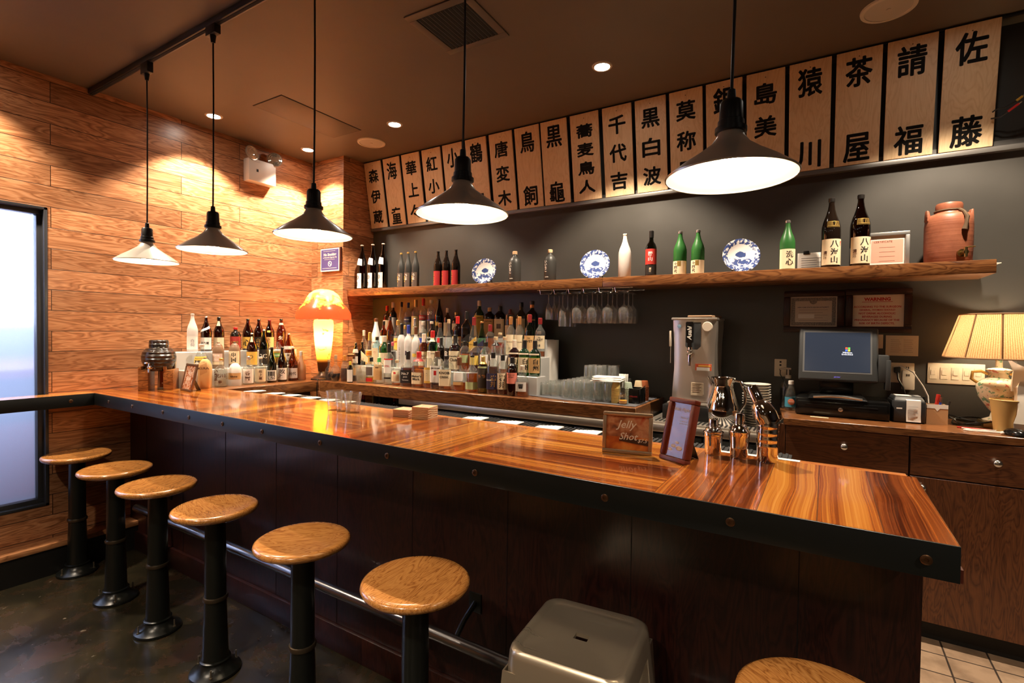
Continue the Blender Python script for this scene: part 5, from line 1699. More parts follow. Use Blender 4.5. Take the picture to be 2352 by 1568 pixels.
def sticker(nm, x0, y0, x1, y1, mt, parent):
    a, c_ = pw(x0, y0), pw(x1, y1)
    return B().box(a.x - p0.x, -.0075, c_.z - 1.105, c_.x - p0.x, -.003, a.z - 1.105, .0005, 1).done(nm, mt, parent)
sk = sticker('warning_sticker', 1597, 835, 1634, 852, col('sticker_red', (.62, .10, .04), .5), t)
sticker('warning_sticker', 1604, 838, 1632, 843, col('sticker_orange', (.85, .45, .08), .5), t).location.y = -.0008
sticker('warning_sticker', 1600, 843, 1630, 852, paper, t).location.y = -.0008
sk = sticker('rating_sticker', 1587, 878, 1615, 909, col('sticker_tan', (.60, .47, .33), .6), t)
b = B()
a = pw(1601, 893)
for k in range(6):
    b.box(a.x - p0.x - .028, -.0082, a.z - 1.105 + .030 - k * .010, a.x - p0.x + .026 - .010 * (k % 2), -.0074, a.z - 1.105 + .032 - k * .010)
b.done('printed_lines', ink_brown, sk)
a = pw(1560, 749)
B().lathe([(.012, 0), (.012, .002), (.001, .003)], 24, M=Matrix.Translation((a.x - p0.x, -.004, a.z - 1.105)) @ Matrix.Rotation(PI / 2, 4, 'X')).done('maker_badge', col('badge_blue', (.20, .32, .45), .3), t)
a = pw(1625, 750)
B().lathe([(.030, 0), (.030, .010), (.027, .014), (.001, .014)], 32, M=Matrix.Translation((a.x - p0.x, -.004, a.z - 1.105)) @ Matrix.Rotation(PI / 2, 4, 'X')).done('round_cover', col('cover_beige', (.70, .60, .48), .5), t)
t2 = tag(B().box(0, -.02, 0, .15, .18, .014, .005).done('cloth_folded', col('cloth_tan', (.36, .22, .13), .8), loc=(p0.x + .09, 3.30, 1.105 + h1 + .016), rz=-.12), 'folded brown cloth lying on top of the beer dispenser', 'cloth')
a = atY(1534, 770, 3.27)
t2 = thing('foam_knife', 'beige handled foam knife hanging on the side of the beer dispenser', 'knife', (p0.x - .012, 3.285, a.z - .02))
B().box(-.008, -.012, -.05, .004, .008, .05, .003).done('handle', col('cover_beige', (.70, .60, .48), .5), t2)
B().box(-.001, -.010, -.155, .001, .008, -.05).done('blade', steel, t2)

# ------------------------------------------------------------------ plates, pitcher, basket
def px_r(px, p):
    return metres(p, px) / 2


pp = atZ(1702, 982, 1.105)
pl = None
for k in range(17):
    r = .075 if 3 <= k else .066
    if 4 <= k < 13:
        r = .078
    z = 1.105 + k * .0148
    lab = 'off-white side plate in the tall stack behind the cocktail shakers'
    loc = (-.335, 3.29, z)
    if pl is None:
        pl = tag(B().lathe([(.045, 0), (.047, .003), (.070, .012), (.0715, .0138), (.069, .0145), (.044, .006), (.001, .005)], 36).done('side_plate', P('plate_cream', (.74, .69, .60), .2), loc=loc), lab, 'plate', 'stacked side plates behind the shakers')
        pl.scale = (r / .0715, r / .0715, 1)
    else:
        o = dup(pl, loc)
        o.scale = (r / .0715, r / .0715, 1)

p = atZ(1653, 980, 1.105)
t = thing('water_pitcher', 'polished bulbous steel water pitcher beside the stacked plates', 'pitcher', (-.505, 3.20, 1.105), 0)
Rm = metres((-.505, 3.20, 1.2), 79) / 2
hp = atY(1650, 866, 3.20).z - 1.105
B().lathe([(Rm * .6, 0), (Rm * .85, .012), (Rm, hp * .28), (Rm * .97, hp * .40), (Rm * .72, hp * .66), (Rm * .60, hp * .80), (Rm * .60, hp * .86), (Rm * .72, hp * .96), (Rm * .74, hp), (Rm * .70, hp - .003), (Rm * .56, hp * .84), (Rm * .68, hp * .66), (Rm * .9, hp * .4), (Rm * .8, .02), (.001, .015)], 40, cap1=False).done('pitcher_body', chrome, t, 60)
b = B().rings([[(-Rm * .5 - .012 * k - .015, y, hp - .045 + .022 * k + .004) for y in (-.032 + .010 * k, -.015 + .004 * k)] + [(-Rm * .5 - .012 * k - .022, 0, hp - .055 + .026 * k)] + [(-Rm * .5 - .012 * k - .015, y, hp - .045 + .022 * k + .004) for y in (.015 - .004 * k, .032 - .010 * k)] for k in range(3)], False, False, False)
b.done('pitcher_spout', chrome, t, 60)
B().tube([(Rm * .62, 0, hp * .95), (Rm * 1.05, -.01, hp * .93), (Rm * 1.32, -.015, hp * .72), (Rm * 1.30, -.015, hp * .5), (Rm * .98, 0, hp * .30)], [.008, .009, .009, .008, .007], 12).done('pitcher_handle', chrome, t, 60)

g = N('woven_rattan')
c = g.coords('obj')
wv = g.math('MULTIPLY', g.math('SINE', g.math('MULTIPLY', c['z'], 520)), g.math('SINE', g.math('MULTIPLY', g.math('ARCTAN2', c['y'], c['x']), 26)))
g.setp(Base_Color=g.ramp(wv, [(.2, (.10, .035, .012)), (.8, (.45, .20, .07))]), Roughness=.5)
g.bump(wv, .8, .006)
t = thing('rattan_basket', 'small brown woven basket behind the bent cocktail shaker', 'basket', (-.215, 3.33, 1.105))
B().lathe([(.055, 0), (.058, .005), (.066, .07), (.069, .075), (.066, .08), (.060, .07), (.052, .01), (.001, .008)], 32).done('basket_body', g.m, t)

# ------------------------------------------------------------------ cocktail shakers on the bar
def shaker_label(px, py, ztop, ):
    return


def shaker(lab, px, pbase, ptop, wpx, style):
    p = atZ(px, pbase, ZB)
    d = metres((p.x, p.y + .02, ZB), wpx) / 2
    base = Vector((p.x, min(p.y + d * .8, 2.01), ZB))
    H = atY(px, ptop, base.y).z - ZB
    r = metres(base, wpx) / 2
    t = thing('cocktail_shaker', lab, 'shaker', base, 0, 'polished cocktail shakers on the bar')
    if style == 0:
        B().lathe([(r * .80, 0), (r * .82, .004), (r * .97, H * .52), (r * .98, H * .56), (r * .90, H * .57)], 40).done('tumbler', chrome, t, 40)
        B().lathe([(r * .99, H * .50), (r * 1.02, H * .53), (r * 1.0, H * .60), (r * 1.08, H * .62), (r * 1.08, H * .645), (r * .86, H * .67), (r * .82, H * .72), (r * .72, H * .755), (r * .50, H * .77)], 40).done('strainer_top', chrome, t, 40)
        B().lathe([(r * .50, H * .765), (r * .50, H * .96), (r * .44, H * .99), (r * .2, H), (.001, H)], 32).done('cap', chrome, t, 40)
    elif style == 1:
        B().lathe([(r * .84, 0), (r * .86, .004), (r * .93, H * .22), (r * .935, H * .225), (r * .93, H * .23), (r * 1.0, H * .50)], 40).done('tumbler', chrome, t, 40)
        B().lathe([(r * 1.02, H * .48), (r * 1.04, H * .55), (r * 1.10, H * .58), (r * 1.08, H * .60), (r * .86, H * .66), (r * .74, H * .73), (r * .50, H * .76)], 40).done('strainer_top', chrome, t, 40)
        B().lathe([(r * .52, H * .755), (r * .52, H * .95), (r * .46, H * .985), (r * .2, H), (.001, H)], 32).done('cap', chrome, t, 40)
    else:
        pr = [(r * .84, 0), (r * .86, .004)]
        for k in range(5):
            z = H * (.14 + .105 * k)
            pr += [(r * .92, z - .006), (r * .97, z), (r * .92, z + .006)] if k else [(r * .90, z)]
        pr += [(r * .92, H * .64)]
        B().lathe(pr, 40).done('tumbler', chrome, t, 40)
        M = Matrix.Translation((0, 0, H * .62)) @ Matrix.Rotation(math.radians(-27), 4, Vector((.25, 1, 0)))
        B().lathe([(r * .98, -.004), (r * 1.0, .010), (r * 1.04, .022), (r * 1.02, .030), (r * .86, .055), (r * .62, .075), (r * .50, .078)], 40, M=M).done('strainer_top', chrome, t, 40)
        B().lathe([(r * .52, .074), (r * .50, .125), (r * .44, .134), (.001, .137)], 32, M=M).done('cap', chrome, t, 40)
        B().hexa([(r * .7, -.03, H * .60), (r * 1.25, -.02, H * .635), (r * 1.25, .01, H * .635), (r * .7, .01, H * .60), (r * .7, -.03, H * .605), (r * 1.25, -.02, H * .70), (r * 1.25, .01, H * .70), (r * .7, .01, H * .605)]).done('pouring_lip', chrome, t, 20)
    return t


shaker('small polished cocktail shaker, left of three on the bar', 1635, 1045, 960, 46, 0)
shaker('medium polished cocktail shaker, middle of three on the bar', 1697, 1050, 947, 48, 1)
shaker('tall ringed cocktail shaker with its top tilted over', 1763, 1057, 911, 58, 2)

# ------------------------------------------------------------------ picture frames standing on the bar
def stand_frame(name, lab, bl, br, ptl, ptr, fw, fmat, depth, build, easel=True, H=None, lean=12):
    a, c_ = atZ(*bl, ZB), atZ(*br, ZB)
    w = (c_ - a).length
    rz = math.atan2(c_.y - a.y, c_.x - a.x)
    t = thing(name, lab, 'picture frame', (a.x, a.y, ZB + .001), rz)
    le = math.radians(lean)
    M = Matrix.Rotation(-le, 4, 'X')
    b = B()
    for q in ((0, 0, w, fw), (0, H - fw, w, H), (0, fw, fw, H - fw), (w - fw, fw, w, H - fw)):
        b.box(q[0], 0, q[1], q[2], depth, q[3], min(fw, depth) * .25, 2, M)
    b.done('frame', fmat, t)
    B().box(fw * .9, depth * .45, fw * .9, w - fw * .9, depth * .8, H - fw * .9, 0, 2, M).done('backing', black_plastic, t)
    build(t, w, H, fw, M, depth * .45)
    if easel:
        b = B().hexa([(w * .38, depth, H * .6), (w * .62, depth, H * .6), (w * .62, depth + .003, H * .6), (w * .38, depth + .003, H * .6), (w * .42, depth, H * .62), (w * .58, depth, H * .62), (w * .58, depth + .003, H * .62), (w * .42, depth + .003, H * .62)])
        b.bm.free()
        b = B()
        tp = [M @ Vector((w * q, depth, H * .60)) for q in (.40, .60)]
        ft = [(w * q, depth + H * .36, 0) for q in (.30, .70)]
        b.rings([[tp[0], tp[1], tp[1] + Vector((0, .003, 0)), tp[0] + Vector((0, .003, 0))], [ft[0], ft[1], (ft[1][0], ft[1][1] + .003, 0), (ft[0][0], ft[0][1] + .003, 0)]])
        bmesh.ops.recalc_face_normals(b.bm, faces=b.bm.faces)
        b.done('easel_back', black_plastic, t, 0)
    return t


def photo(name, stops, scale, sq=True):
    g = N(name)
    c = g.coords('obj')
    n = g.noise(c['v'], scale, 2, .5, .4)
    g.setp(Base_Color=g.ramp(n, stops), Roughness=.10)
    return g.m


jelly_hi = photo('bottles_out_of_focus', [(.30, (.10, .035, .02)), (.45, (.42, .16, .07)), (.60, (.62, .33, .18)), (.75, (.45, .08, .03))], 26)
jelly_lo = photo('orange_jelly_picture', [(.35, (.45, .09, .015)), (.6, (.72, .22, .03)), (.8, (.85, .38, .08))], 22)
flight = photo('sake_cup_picture', [(.40, (.20, .045, .022)), (.62, (.30, .075, .03))], 9)


def build_jelly(t, w, H, fw, M, d):
    pc = B()
    pc.box(fw, d - .002, H * .40, w - fw, d, H - fw, 0, 2, M)
    pc.mi = 1
    pc.box(fw, d - .002, fw, w - fw, d, H * .40, 0, 2, M)
    pc.mi = 2
    pc.hexa([M @ Vector(q) for q in ((w * .34, d - .004, H * .30), (w - fw, d - .004, H * .22), (w - fw, d - .002, H * .22), (w * .34, d - .002, H * .30), (w * .36, d - .004, H * .40), (w - fw, d - .004, H * .34), (w - fw, d - .002, H * .34), (w * .36, d - .002, H * .40))])
    pc.done('picture', [jelly_hi, jelly_lo, P('picture_slab', (.06, .025, .015), .2)], t)
    b = B()
    ux, uy = M.to_3x3() @ Vector((1, 0, 0)), M.to_3x3() @ Vector((0, 0, 1))
    for s, x, y, ww in (('Jelly', .48, .68, .42), ('Shot', .53, .42, .38), ('$7.5', .81, .33, .19)):
        write(b, s, plane_fn(M @ Vector((w * x, d - .0046, H * y)), ux, uy), width=w * ww, shear=.32, bold=.01)
    b.done('lettering', white_ink, t, smooth=0)


def build_flight(t, w, H, fw, M, d):
    B().box(fw, d - .002, fw, w - fw, d, H - fw, 0, 2, M).done('picture', flight, t)
    ux, uy = M.to_3x3() @ Vector((1, 0, 0)), M.to_3x3() @ Vector((0, 0, 1))
    b = B()
    for s, x, y, ww in (('Sake Flight', .5, .82, .60), ('3 kinds $12', .66, .70, .32), ('served with', .62, .645, .26), ('sake of the day', .64, .605, .32)):
        write(b, s, plane_fn(M @ Vector((w * x, d - .0034, H * y)), ux, uy), width=w * ww, shear=.30)
    b.done('lettering', white_ink, t, smooth=0)
    b = B()
    for x, y, r in ((.40, .24, .09), (.62, .22, .12), (.52, .30, .07), (.30, .18, .08)):
        b.lathe([(w * r, 0), (w * r * .7, .0008), (w * r * .65, .0004), (w * .01, .0004)], 16, M=M @ Matrix.Translation((w * x, d - .0026, H * y)) @ Matrix.Rotation(PI / 2, 4, 'X'), depth=.55)
    b.done('pictured_cups', P('pictured_cup_white', (.80, .70, .60), .3), t)


stand_frame('picture_frame', 'landscape gilt frame advertising jelly shots on the bar', (1382, 1037), (1497, 1048), 0, 0, .014, P('champagne_frame', (.58, .44, .30), .3, .7), .018, build_jelly, True, .152, 8)
stand_frame('picture_frame', 'upright dark red frame advertising a sake flight beside the cocktail shakers', (1512, 1051), (1572, 1069), 0, 0, .017, P('oxblood_frame', (.16, .035, .022), .35), .030, build_flight, True, .225, 13)
stand_frame('picture_frame', 'upright gilt frame advertising a sake flight in front of the black jar', (361, 894), (402, 893), 0, 0, .014, P('champagne_frame', (.58, .44, .30), .3, .7), .016, build_flight, True, .245, 9)


def build_small(t, w, H, fw, M, d):
    B().box(fw, d - .002, fw, w - fw, d, H - fw, 0, 2, M).done('picture', photo('small_jelly_picture', [(.4, (.35, .10, .03)), (.55, (.72, .55, .42)), (.7, (.50, .16, .05))], 40), t)
    ux, uy = M.to_3x3() @ Vector((1, 0, 0)), M.to_3x3() @ Vector((0, 0, 1))
    b = B()
    for s, y in (('Jelly', .66), ('Shot', .48)):
        write(b, s, plane_fn(M @ Vector((w * .5, d - .0034, H * y)), ux, uy), width=w * .42, shear=.3)
    b.done('lettering', white_ink, t, smooth=0)


stand_frame('picture_frame', 'small bronze photo frame with black easel back near the black jar', (413, 896), (437, 901), 0, 0, .016, P('bronze_frame', (.20, .11, .06), .35, .6), .016, build_small, True, .195, 12)

# ------------------------------------------------------------------ black jar on a wooden stand
p = atX(365, 810, -4.06)
g = N('ribbed_black_glaze')
c = g.coords('obj')
rb = g.math('SINE', g.math('MULTIPLY', c['z'], 240))
g.setp(Base_Color=(.020, .015, .012), Roughness=.22, Coat_Weight=.4)
g.bump(rb, .7, .006)
jar_m = g.m
Rj = metres(p, 83) / 2
zc0 = atX(365, 851, -4.06).z - ZB
zc1 = atX(365, 798, -4.06).z - ZB
zc2 = atX(365, 780, -4.06).z - ZB
t = thing('ceramic_jar', 'round ribbed black ceramic jar with steel tap on a wooden stand', 'jar', (-4.06, p.y, ZB), .9)
hb = zc1 - zc0
B().lathe([(Rj * .55, zc0), (Rj * .80, zc0 + hb * .12), (Rj * .97, zc0 + hb * .42), (Rj, zc0 + hb * .60), (Rj * .93, zc0 + hb * .82), (Rj * .72, zc1 - .004), (Rj * .58, zc1), (.001, zc1)], 44).done('jar_body', jar_m, t, 50)
B().lathe([(Rj * .55, zc1 - .002), (Rj * .57, zc1 + .006), (Rj * .56, zc2 - .010), (Rj * .50, zc2), (.001, zc2)], 36).done('lid', jar_m, t, 40)
b = B().cyl((-.02, -Rj * .78, zc0 + .03), (-.02, -Rj * 1.02, zc0 + .03), .012, n=16)
b.cyl((-.02, -Rj * 1.0, zc0 + .03), (-.02, -Rj * 1.35, zc0 + .034), .007, n=12)
b.sphere((-.02, -Rj * 1.35, zc0 + .034), .012, 12)
b.cyl((-.02, -Rj * 1.35, zc0 + .034), (-.02, -Rj * 1.36, zc0 + .0), .006, n=10)
b.tube([(-.02, -Rj * 1.35, zc0 + .044), (-.02, -Rj * 1.36, zc0 + .064), (-.035, -Rj * 1.62, zc0 + .066)], .005, 8)
b.done('tap', chrome, t)
t2 = thing('jar_stand', 'striped wooden block stand under the black ceramic jar', 'stand', (-4.06, p.y, ZB), .9)
zw = wood_plain('dark_striped_block', 'x', 'z', 'y', (.03, .010, .004), (.22, .08, .022), (.46, .20, .065), .3, 1.6)
for sx in (-.105, .045):
    B().box(sx, -.075, 0, sx + .06, .075, zc0 + .012, .002).done('stand_block', zw, t2)
    B().box(sx, -.078, zc0 + .012, sx + .018, .075, zc0 + .035, .002).done('stand_lip', zw, t2)

# ------------------------------------------------------------------ shot glasses and coasters on the bar
g0 = None
for px, py, lab in ((757, 943, 'short rocks glass on the bar, left of three, beside the lamp reflection'), (777, 946, 'short rocks glass on the bar, middle of three'), (798, 949, 'short rocks glass on the bar, right of three')):
    p = atZ(px, py, ZB)
    loc = (p.x, p.y + .035, ZB)
    if g0 is None:
        r, h = .050, .108
        b = B()
        b.lathe([(r * .70, 0), (r * .74, .003), (r * .76, .030), (r * .98, h - .002), (r * .96, h), (r * .93, h - .003), (r * .70, .028), (.001, .022)], 32, cap1=False)
        g0 = tag(b.done('rocks_glass', ware, smooth=50, loc=loc), lab, 'glass', 'rocks glasses on the bar')
    else:
        dup(g0, loc, 0, lab)
co = None
for (px, py), n, lab, cm in (((918, 957), 9, 'square coaster in the lower stack at the back edge of the bar', 'pink_cork_coaster'), ((962, 962), 15, 'square coaster in the taller stack at the back edge of the bar', 'pale_coaster')):
    p = atZ(px, py, ZB)
    first = None
    for k in range(n):
        loc = (p.x, p.y + .045, ZB + k * .0038)
        if first is None:
            b = B().box(-.048, -.048, 0, .048, .048, .0034, .0008, 1)
            first = tag(b.done('coaster', P(cm, (.66, .45, .27) if 'pale' in cm else (.58, .36, .24), .8), loc=loc, rz=.15), lab, 'coaster', lab.replace('square coaster in', 'coasters in'))
            if k == 0:
                first_b = first
        else:
            dup(first, loc, .15 + .04 * ((k * 7) % 3 - 1))
    o = dup(first, (p.x, p.y + .045, ZB + n * .0038), .17, lab.replace('square coaster in', 'topmost red printed coaster of'))
    o.data = o.data.copy()
    g = N('coaster_print_' + cm)
    c = g.coords('obj')
    g.setp(Base_Color=g.ramp(g.noise(c['v'], 30, 3, .5), [(.4, (.70, .50, .22)), (.55, (.80, .30, .22)), (.7, (.86, .62, .30))]), Roughness=.7)
    o.data.materials[0] = g.m

# ------------------------------------------------------------------ glowing mushroom lamp in the corner
g = N('cameo_glass_shade')
c = g.coords('obj')
nz = g.noise(c['v'], 11, 6, .68, .8)
ht = g.math('MULTIPLY', g.math('SUBTRACT', .70, c['z']), 2.2)
fac = g.math('ADD', nz, g.math('MULTIPLY', ht, .8))
leaf = g.ramp(fac, [(.44, (.95, .62, .10)), (.51, (.78, .20, .03)), (.58, (.40, .030, .015))])
g.setp(Base_Color=leaf, Roughness=.25)
tl = g.n('ShaderNodeBsdfTranslucent')
g.link(leaf, tl.inputs[0])
mx = g.n('ShaderNodeMixShader')
mx.inputs[0].default_value = .62
g.link(g.b.outputs[0], mx.inputs[1])
g.link(tl.outputs[0], mx.inputs[2])
g.link(mx.outputs[0], g.out.inputs[0])
cameo = g.m
g = N('cameo_glass_stem')
c = g.coords('obj')
nz = g.noise(c['v'], 13, 5, .65, .8)
lowz = g.ramp(c['z'], [(.15, (1, 1, 1)), (.19, (0, 0, 0))])
f2 = g.math('MAXIMUM', g.ramp(nz, [(.60, (0,) * 3), (.64, (1,) * 3)]), lowz)
leaf = g.mix(f2, (.98, .72, .12), (.42, .09, .015))
leaf = g.mix(lowz, leaf, (.035, .012, .006))
g.setp(Base_Color=leaf, Roughness=.25)
tl = g.n('ShaderNodeBsdfTranslucent')
g.link(leaf, tl.inputs[0])
mx = g.n('ShaderNodeMixShader')
mx.inputs[0].default_value = .65
g.link(g.b.outputs[0], mx.inputs[1])
g.link(tl.outputs[0], mx.inputs[2])
g.link(mx.outputs[0], g.out.inputs[0])
stem_m = g.m
lx, ly = -3.79, 2.965
t = thing('table_lamp', 'glowing mushroom-shaped art glass table lamp in the wooden corner', 'lamp', (lx, ly, ZB))
zz = lambda py: atX(716, py, lx).z - ZB
rw = lambda w: metres((lx, ly, ZB + .4), w) / 2
B().lathe([(rw(58), 0), (rw(57), .008), (rw(48), .020), (rw(36), .030), (rw(26), .045), (rw(20), .07), (rw(17), .075)], 36).done('lamp_base', P('lamp_bronze', (.045, .028, .018), .3, .7), t)
B().lathe([(rw(24), zz(850) if 0 else .072), (rw(30), zz(830)), (rw(38), zz(800)), (rw(44), zz(770)), (rw(47), zz(745)), (rw(44), zz(735)), (rw(38), zz(733))], 40, cap0=False, cap1=False).done('lamp_stem', stem_m, t, 60)
B().cyl((0, 0, zz(735)), (0, 0, zz(726)), rw(32), rw(22), 24).done('lamp_collar', P('lamp_bronze', (.045, .028, .018)), t)
B().lathe([(rw(126), zz(732)), (rw(129), zz(728)), (rw(127), zz(718)), (rw(110), zz(704)), (rw(90), zz(694)), (rw(80), zz(684)), (rw(66), zz(673)), (rw(44), zz(665)), (rw(20), zz(662)), (.002, zz(661.5))], 48, cap0=False).done('lamp_shade', cameo, t, 60)
B().sphere((0, 0, zz(705)), .028, 16).done('bulb', P('bulb_glow', (1, 1, 1)), t)
B().sphere((0, 0, zz(785)), .024, 16).done('bulb', P('bulb_glow', (1, 1, 1)), t)
lamp_point('table_lamp_upper', (lx, ly, ZB + zz(700)), 60, (1, .62, .25), .03)
lamp_point('table_lamp_stem', (lx, ly, ZB + zz(778)), 24, (1, .62, .25), .03)
t = tag(B().tube([(-3.75, 2.885, ZB + .008), (-3.715, 2.845, ZB + .006), (-3.700, 2.832, ZB - .01), (-3.698, 2.828, ZB - .09), (-3.70, 2.835, ZB - .25)], .004, 8).done('lamp_cord', black_plastic), 'dark cord running from the glowing lamp over the counter corner', 'cord')

# ------------------------------------------------------------------ no smoking sign and emergency light
a, c_ = atY(738, 573, YP - .015), atY(781, 618, YP - .015)
w, h = c_.x - a.x, .215
t = thing('no_smoking_sign', 'framed blue no smoking sign on the wooden corner', 'sign', (a.x, YP, a.z - h))
B().box(0, -.020, 0, w + .012, 0, h + .006, .004).done('sign_frame', P('mahogany_frame', (.06, .016, .010), .35), t)
B().box(0, -.0215, 0, w - .004, -.019, h).done('sign_border', white_ink, t)
B().box(.010, -.0222, .012, w - .014, -.0210, h - .010).done('sign_face', P('sign_blue', (.10, .09, .30), .25), t)
b = B()
write(b, 'No Smoking', plane_fn((w / 2, -.0228, h * .72), (1, 0, 0), (0, 0, 1)), width=w * .66, bold=.03)
write(b, 'or Electronic Cigarette Use', plane_fn((w / 2, -.0228, h * .60), (1, 0, 0), (0, 0, 1)), width=w * .72, bold=.02)
b.box(w * .2, -.0230, h * .515, w * .75, -.0222, h * .525)
b.box(w * .15, -.0230, h * .88, w * .78, -.0222, h * .89)
b.box(w * .10, -.0230, h * .13, w * .85, -.0222, h * .145)
b.lathe([(.026, 0), (.026, .001), (.019, .0012), (.019, .0002)], 24, cap0=False, cap1=False, M=Matrix.Translation((w / 2, -.0222, h * .33)) @ Matrix.Rotation(PI / 2, 4, 'X'))
b.hexa([(w / 2 - .018, -.0230, h * .33 + .014), (w / 2 - .013, -.0230, h * .33 + .018), (w / 2 - .013, -.0222, h * .33 + .018), (w / 2 - .018, -.0222, h * .33 + .014), (w / 2 + .013, -.0230, h * .33 - .018), (w / 2 + .018, -.0230, h * .33 - .014), (w / 2 + .018, -.0222, h * .33 - .014), (w / 2 + .013, -.0222, h * .33 - .018)])
b.done('lettering', white_ink, t, smooth=0)

XE = XL + .085
a, b1, b2 = atX(572, 360, XE), atX(634, 374, XE), atX(572, 412, XE)
t = thing('emergency_light', 'white emergency light box with two round lamps on the wooden wall', 'emergency light', (XL, a.y, b2.z))
w, h = b1.y - a.y, a.z - b2.z
B().box(0, 0, 0, .085, w, h, .005).done('light_box', P('warm_white_plastic', (.80, .74, .66), .4), t)
B().box(.085, w * .27, h * .44, .087, w * .34, h * .56).done('charge_indicator', black_plastic, t)
b = B()
write(b, 'EMERGENCY', plane_fn((.0856, w * .3, h * .88), (0, 1, 0), (0, 0, 1)), width=.05)
b.done('lettering', P('grey_print', (.35, .34, .36)), t, smooth=0)
chr_ = glass_thin('ribbed_lens', (.80, .78, .72), (.4, .36, .3))
for yy, ang in ((w * .12, .2), (w * .97, -.5)):
    M = Matrix.Translation((.075, yy, h + .045)) @ Matrix.Rotation(ang, 4, 'Z') @ Matrix.Rotation(math.radians(82), 4, 'Y')
    hd = B().lathe([(.012, -.045), (.03, -.038), (.058, -.010), (.064, 0), (.064, .008), (.058, .009)], 32, M=M).done('lamp_head', P('clear_grey_plastic', (.45, .40, .33), .15, .4), t)
    B().lathe([(.058, .009), (.050, .013), (.044, .010), (.036, .014), (.028, .011), (.018, .015), (.001, .013)], 32, M=M).done('lamp_lens', P('lens_silver', (.80, .74, .62), .12, .8), hd)
    B().cyl((.045, yy, h - .004), (.055, yy, h + .02), .010).done('lamp_mount', P('warm_white_plastic', (.80, .74, .66)), t)

# ------------------------------------------------------------------ register counter
ZR = 1.200
wt = thing('register_counter', 'walnut worktop of the register counter at the right', 'counter', (-.235, 3.08, ZR))
B().hexa([(.052, -.005, -.036), (3.3, .075, -.036), (3.3, YB - 3.08, -.036), (0, YB - 3.08, -.036), (.052, -.005, 0), (3.3, .075, 0), (3.3, YB - 3.08, 0), (0, YB - 3.08, 0)], .003, 1).done('worktop', walnut_x, wt)


def cabinet(lab, x0, x1, two, y=3.098):
    t = thing('base_cabinet', lab, 'cabinet', (x0, y, ZS))
    W, H = x1 - x0, ZR - .036 - ZS
    B().box(0, .018, .105, W, YB - y, H).done('carcass', cab_v, t)
    B().box(0, .065, 0, W, .08, .105).done('toe_kick', P('toe_kick_black', (.006, .006, .006), .6), t)
    zd = H - .190
    d = B().box(.002, 0, zd + .003, W - .002, .018, H - .004, .001, 1).done('drawer', cab_h, t)
    kn = B().lathe([(.006, 0), (.006, .012), (.016, .018), (.0175, .024), (.013, .031), (.001, .033)], 24, M=Matrix.Translation((W / 2, 0, zd + .105)) @ Matrix.Rotation(PI / 2, 4, 'X'))
    kn.done('knob', nickel, d, 60)
    for k in range(2 if two else 1):
        a, c_ = (W * k / 2, W * (k + 1) / 2) if two else (0, W)
        d = B().box(a + .002, 0, .105, c_ - .002, .018, zd - .003, .001, 1).done('door', cab_v, t)
        kx = a + .045 if (not two or k) else c_ - .045
        B().lathe([(.006, 0), (.006, .012), (.016, .018), (.0175, .024), (.013, .031), (.001, .033)], 24, M=Matrix.Translation((kx, 0, zd - .05)) @ Matrix.Rotation(PI / 2, 4, 'X')).done('knob', nickel, d, 60)
    return t


X1 = atY(2089, 1060, 3.098).x
cabinet('left register cabinet with one wide drawer behind the bar end', -.17, X1 - .002, False)
cabinet('right register cabinet with drawer and tall door, cut off by the frame', X1 + .002, X1 + .62, False)
cabinet('far right register cabinet continuing past the frame', X1 + .624, X1 + 1.3, False)
B().box(-.03, .002, 0, -.002, YB - 3.102, ZR - .036 - ZS).done('end_panel', cab_v, bpy.data.objects['base_cabinet'])

# cash drawer, screen, printer
a, c_ = atZ(1831, 946, ZR), atZ(2038, 968, ZR)
W = .430
t = thing('cash_drawer', 'wide black cash drawer under the screen', 'cash drawer', (-.135, 3.270, ZR), -.04)
B().box(0, 0, .004, W, .30, .098, .006).done('drawer_case', black_gloss, t)
dd = B().box(.012, -.008, .012, W - .012, 0, .082, .004).done('drawer_front', black_gloss, t)
B().lathe([(.011, 0), (.011, .004), (.007, .005), (.005, .002), (.001, .002)], 20, M=Matrix.Translation((W * .5, -.008, .045)) @ Matrix.Rotation(PI / 2, 4, 'X')).done('lock', nickel, dd)
B().box(W * .12, -.0095, .062, W * .88, -.007, .066).done('coin_slot', P('slot_dark', (.002, .002, .002), .8), dd)

ZT = ZR + .098
t = thing('register_screen', 'dark touch screen register with startup logo on its display', 'screen', (.060, 3.33, ZT), .03)
bz = Matrix.Translation((0, -.02, .125)) @ Matrix.Rotation(math.radians(-12), 4, 'X')
sw, sh_ = .185, .145
fr_ = []
B().box(-sw, -.012, -.032, sw, .035, .268, .012, 3, bz).done('screen_housing', charcoal, t)
B().box(-sw + .020, -.0128, .012, sw - .028, -.011, .248, .001, 1, bz).done('screen_bezel', P('bezel_grey', (.13, .135, .14), .35), t)
disp = B().box(-sw + .028, -.0136, .020, sw - .036, -.0115, .240, .001, 1, bz).done('display', P('display_dark_blue', (.018, .024, .040), .16, emit=(.10, .13, .20), es=.14), t)
ux, uy = bz.to_3x3() @ Vector((1, 0, 0)), bz.to_3x3() @ Vector((0, 0, 1))
b = B()
write(b, 'Windows', plane_fn(bz @ Vector((.045, -.0140, .128)), ux, uy), width=.044, bold=.02)
write(b, 'Embedded', plane_fn(bz @ Vector((.045, -.0140, .118)), ux, uy), width=.050)
b.done('lettering', P('glow_white', (.7, .75, .9), .5, emit=(.8, .85, 1), es=.9), disp, smooth=0)
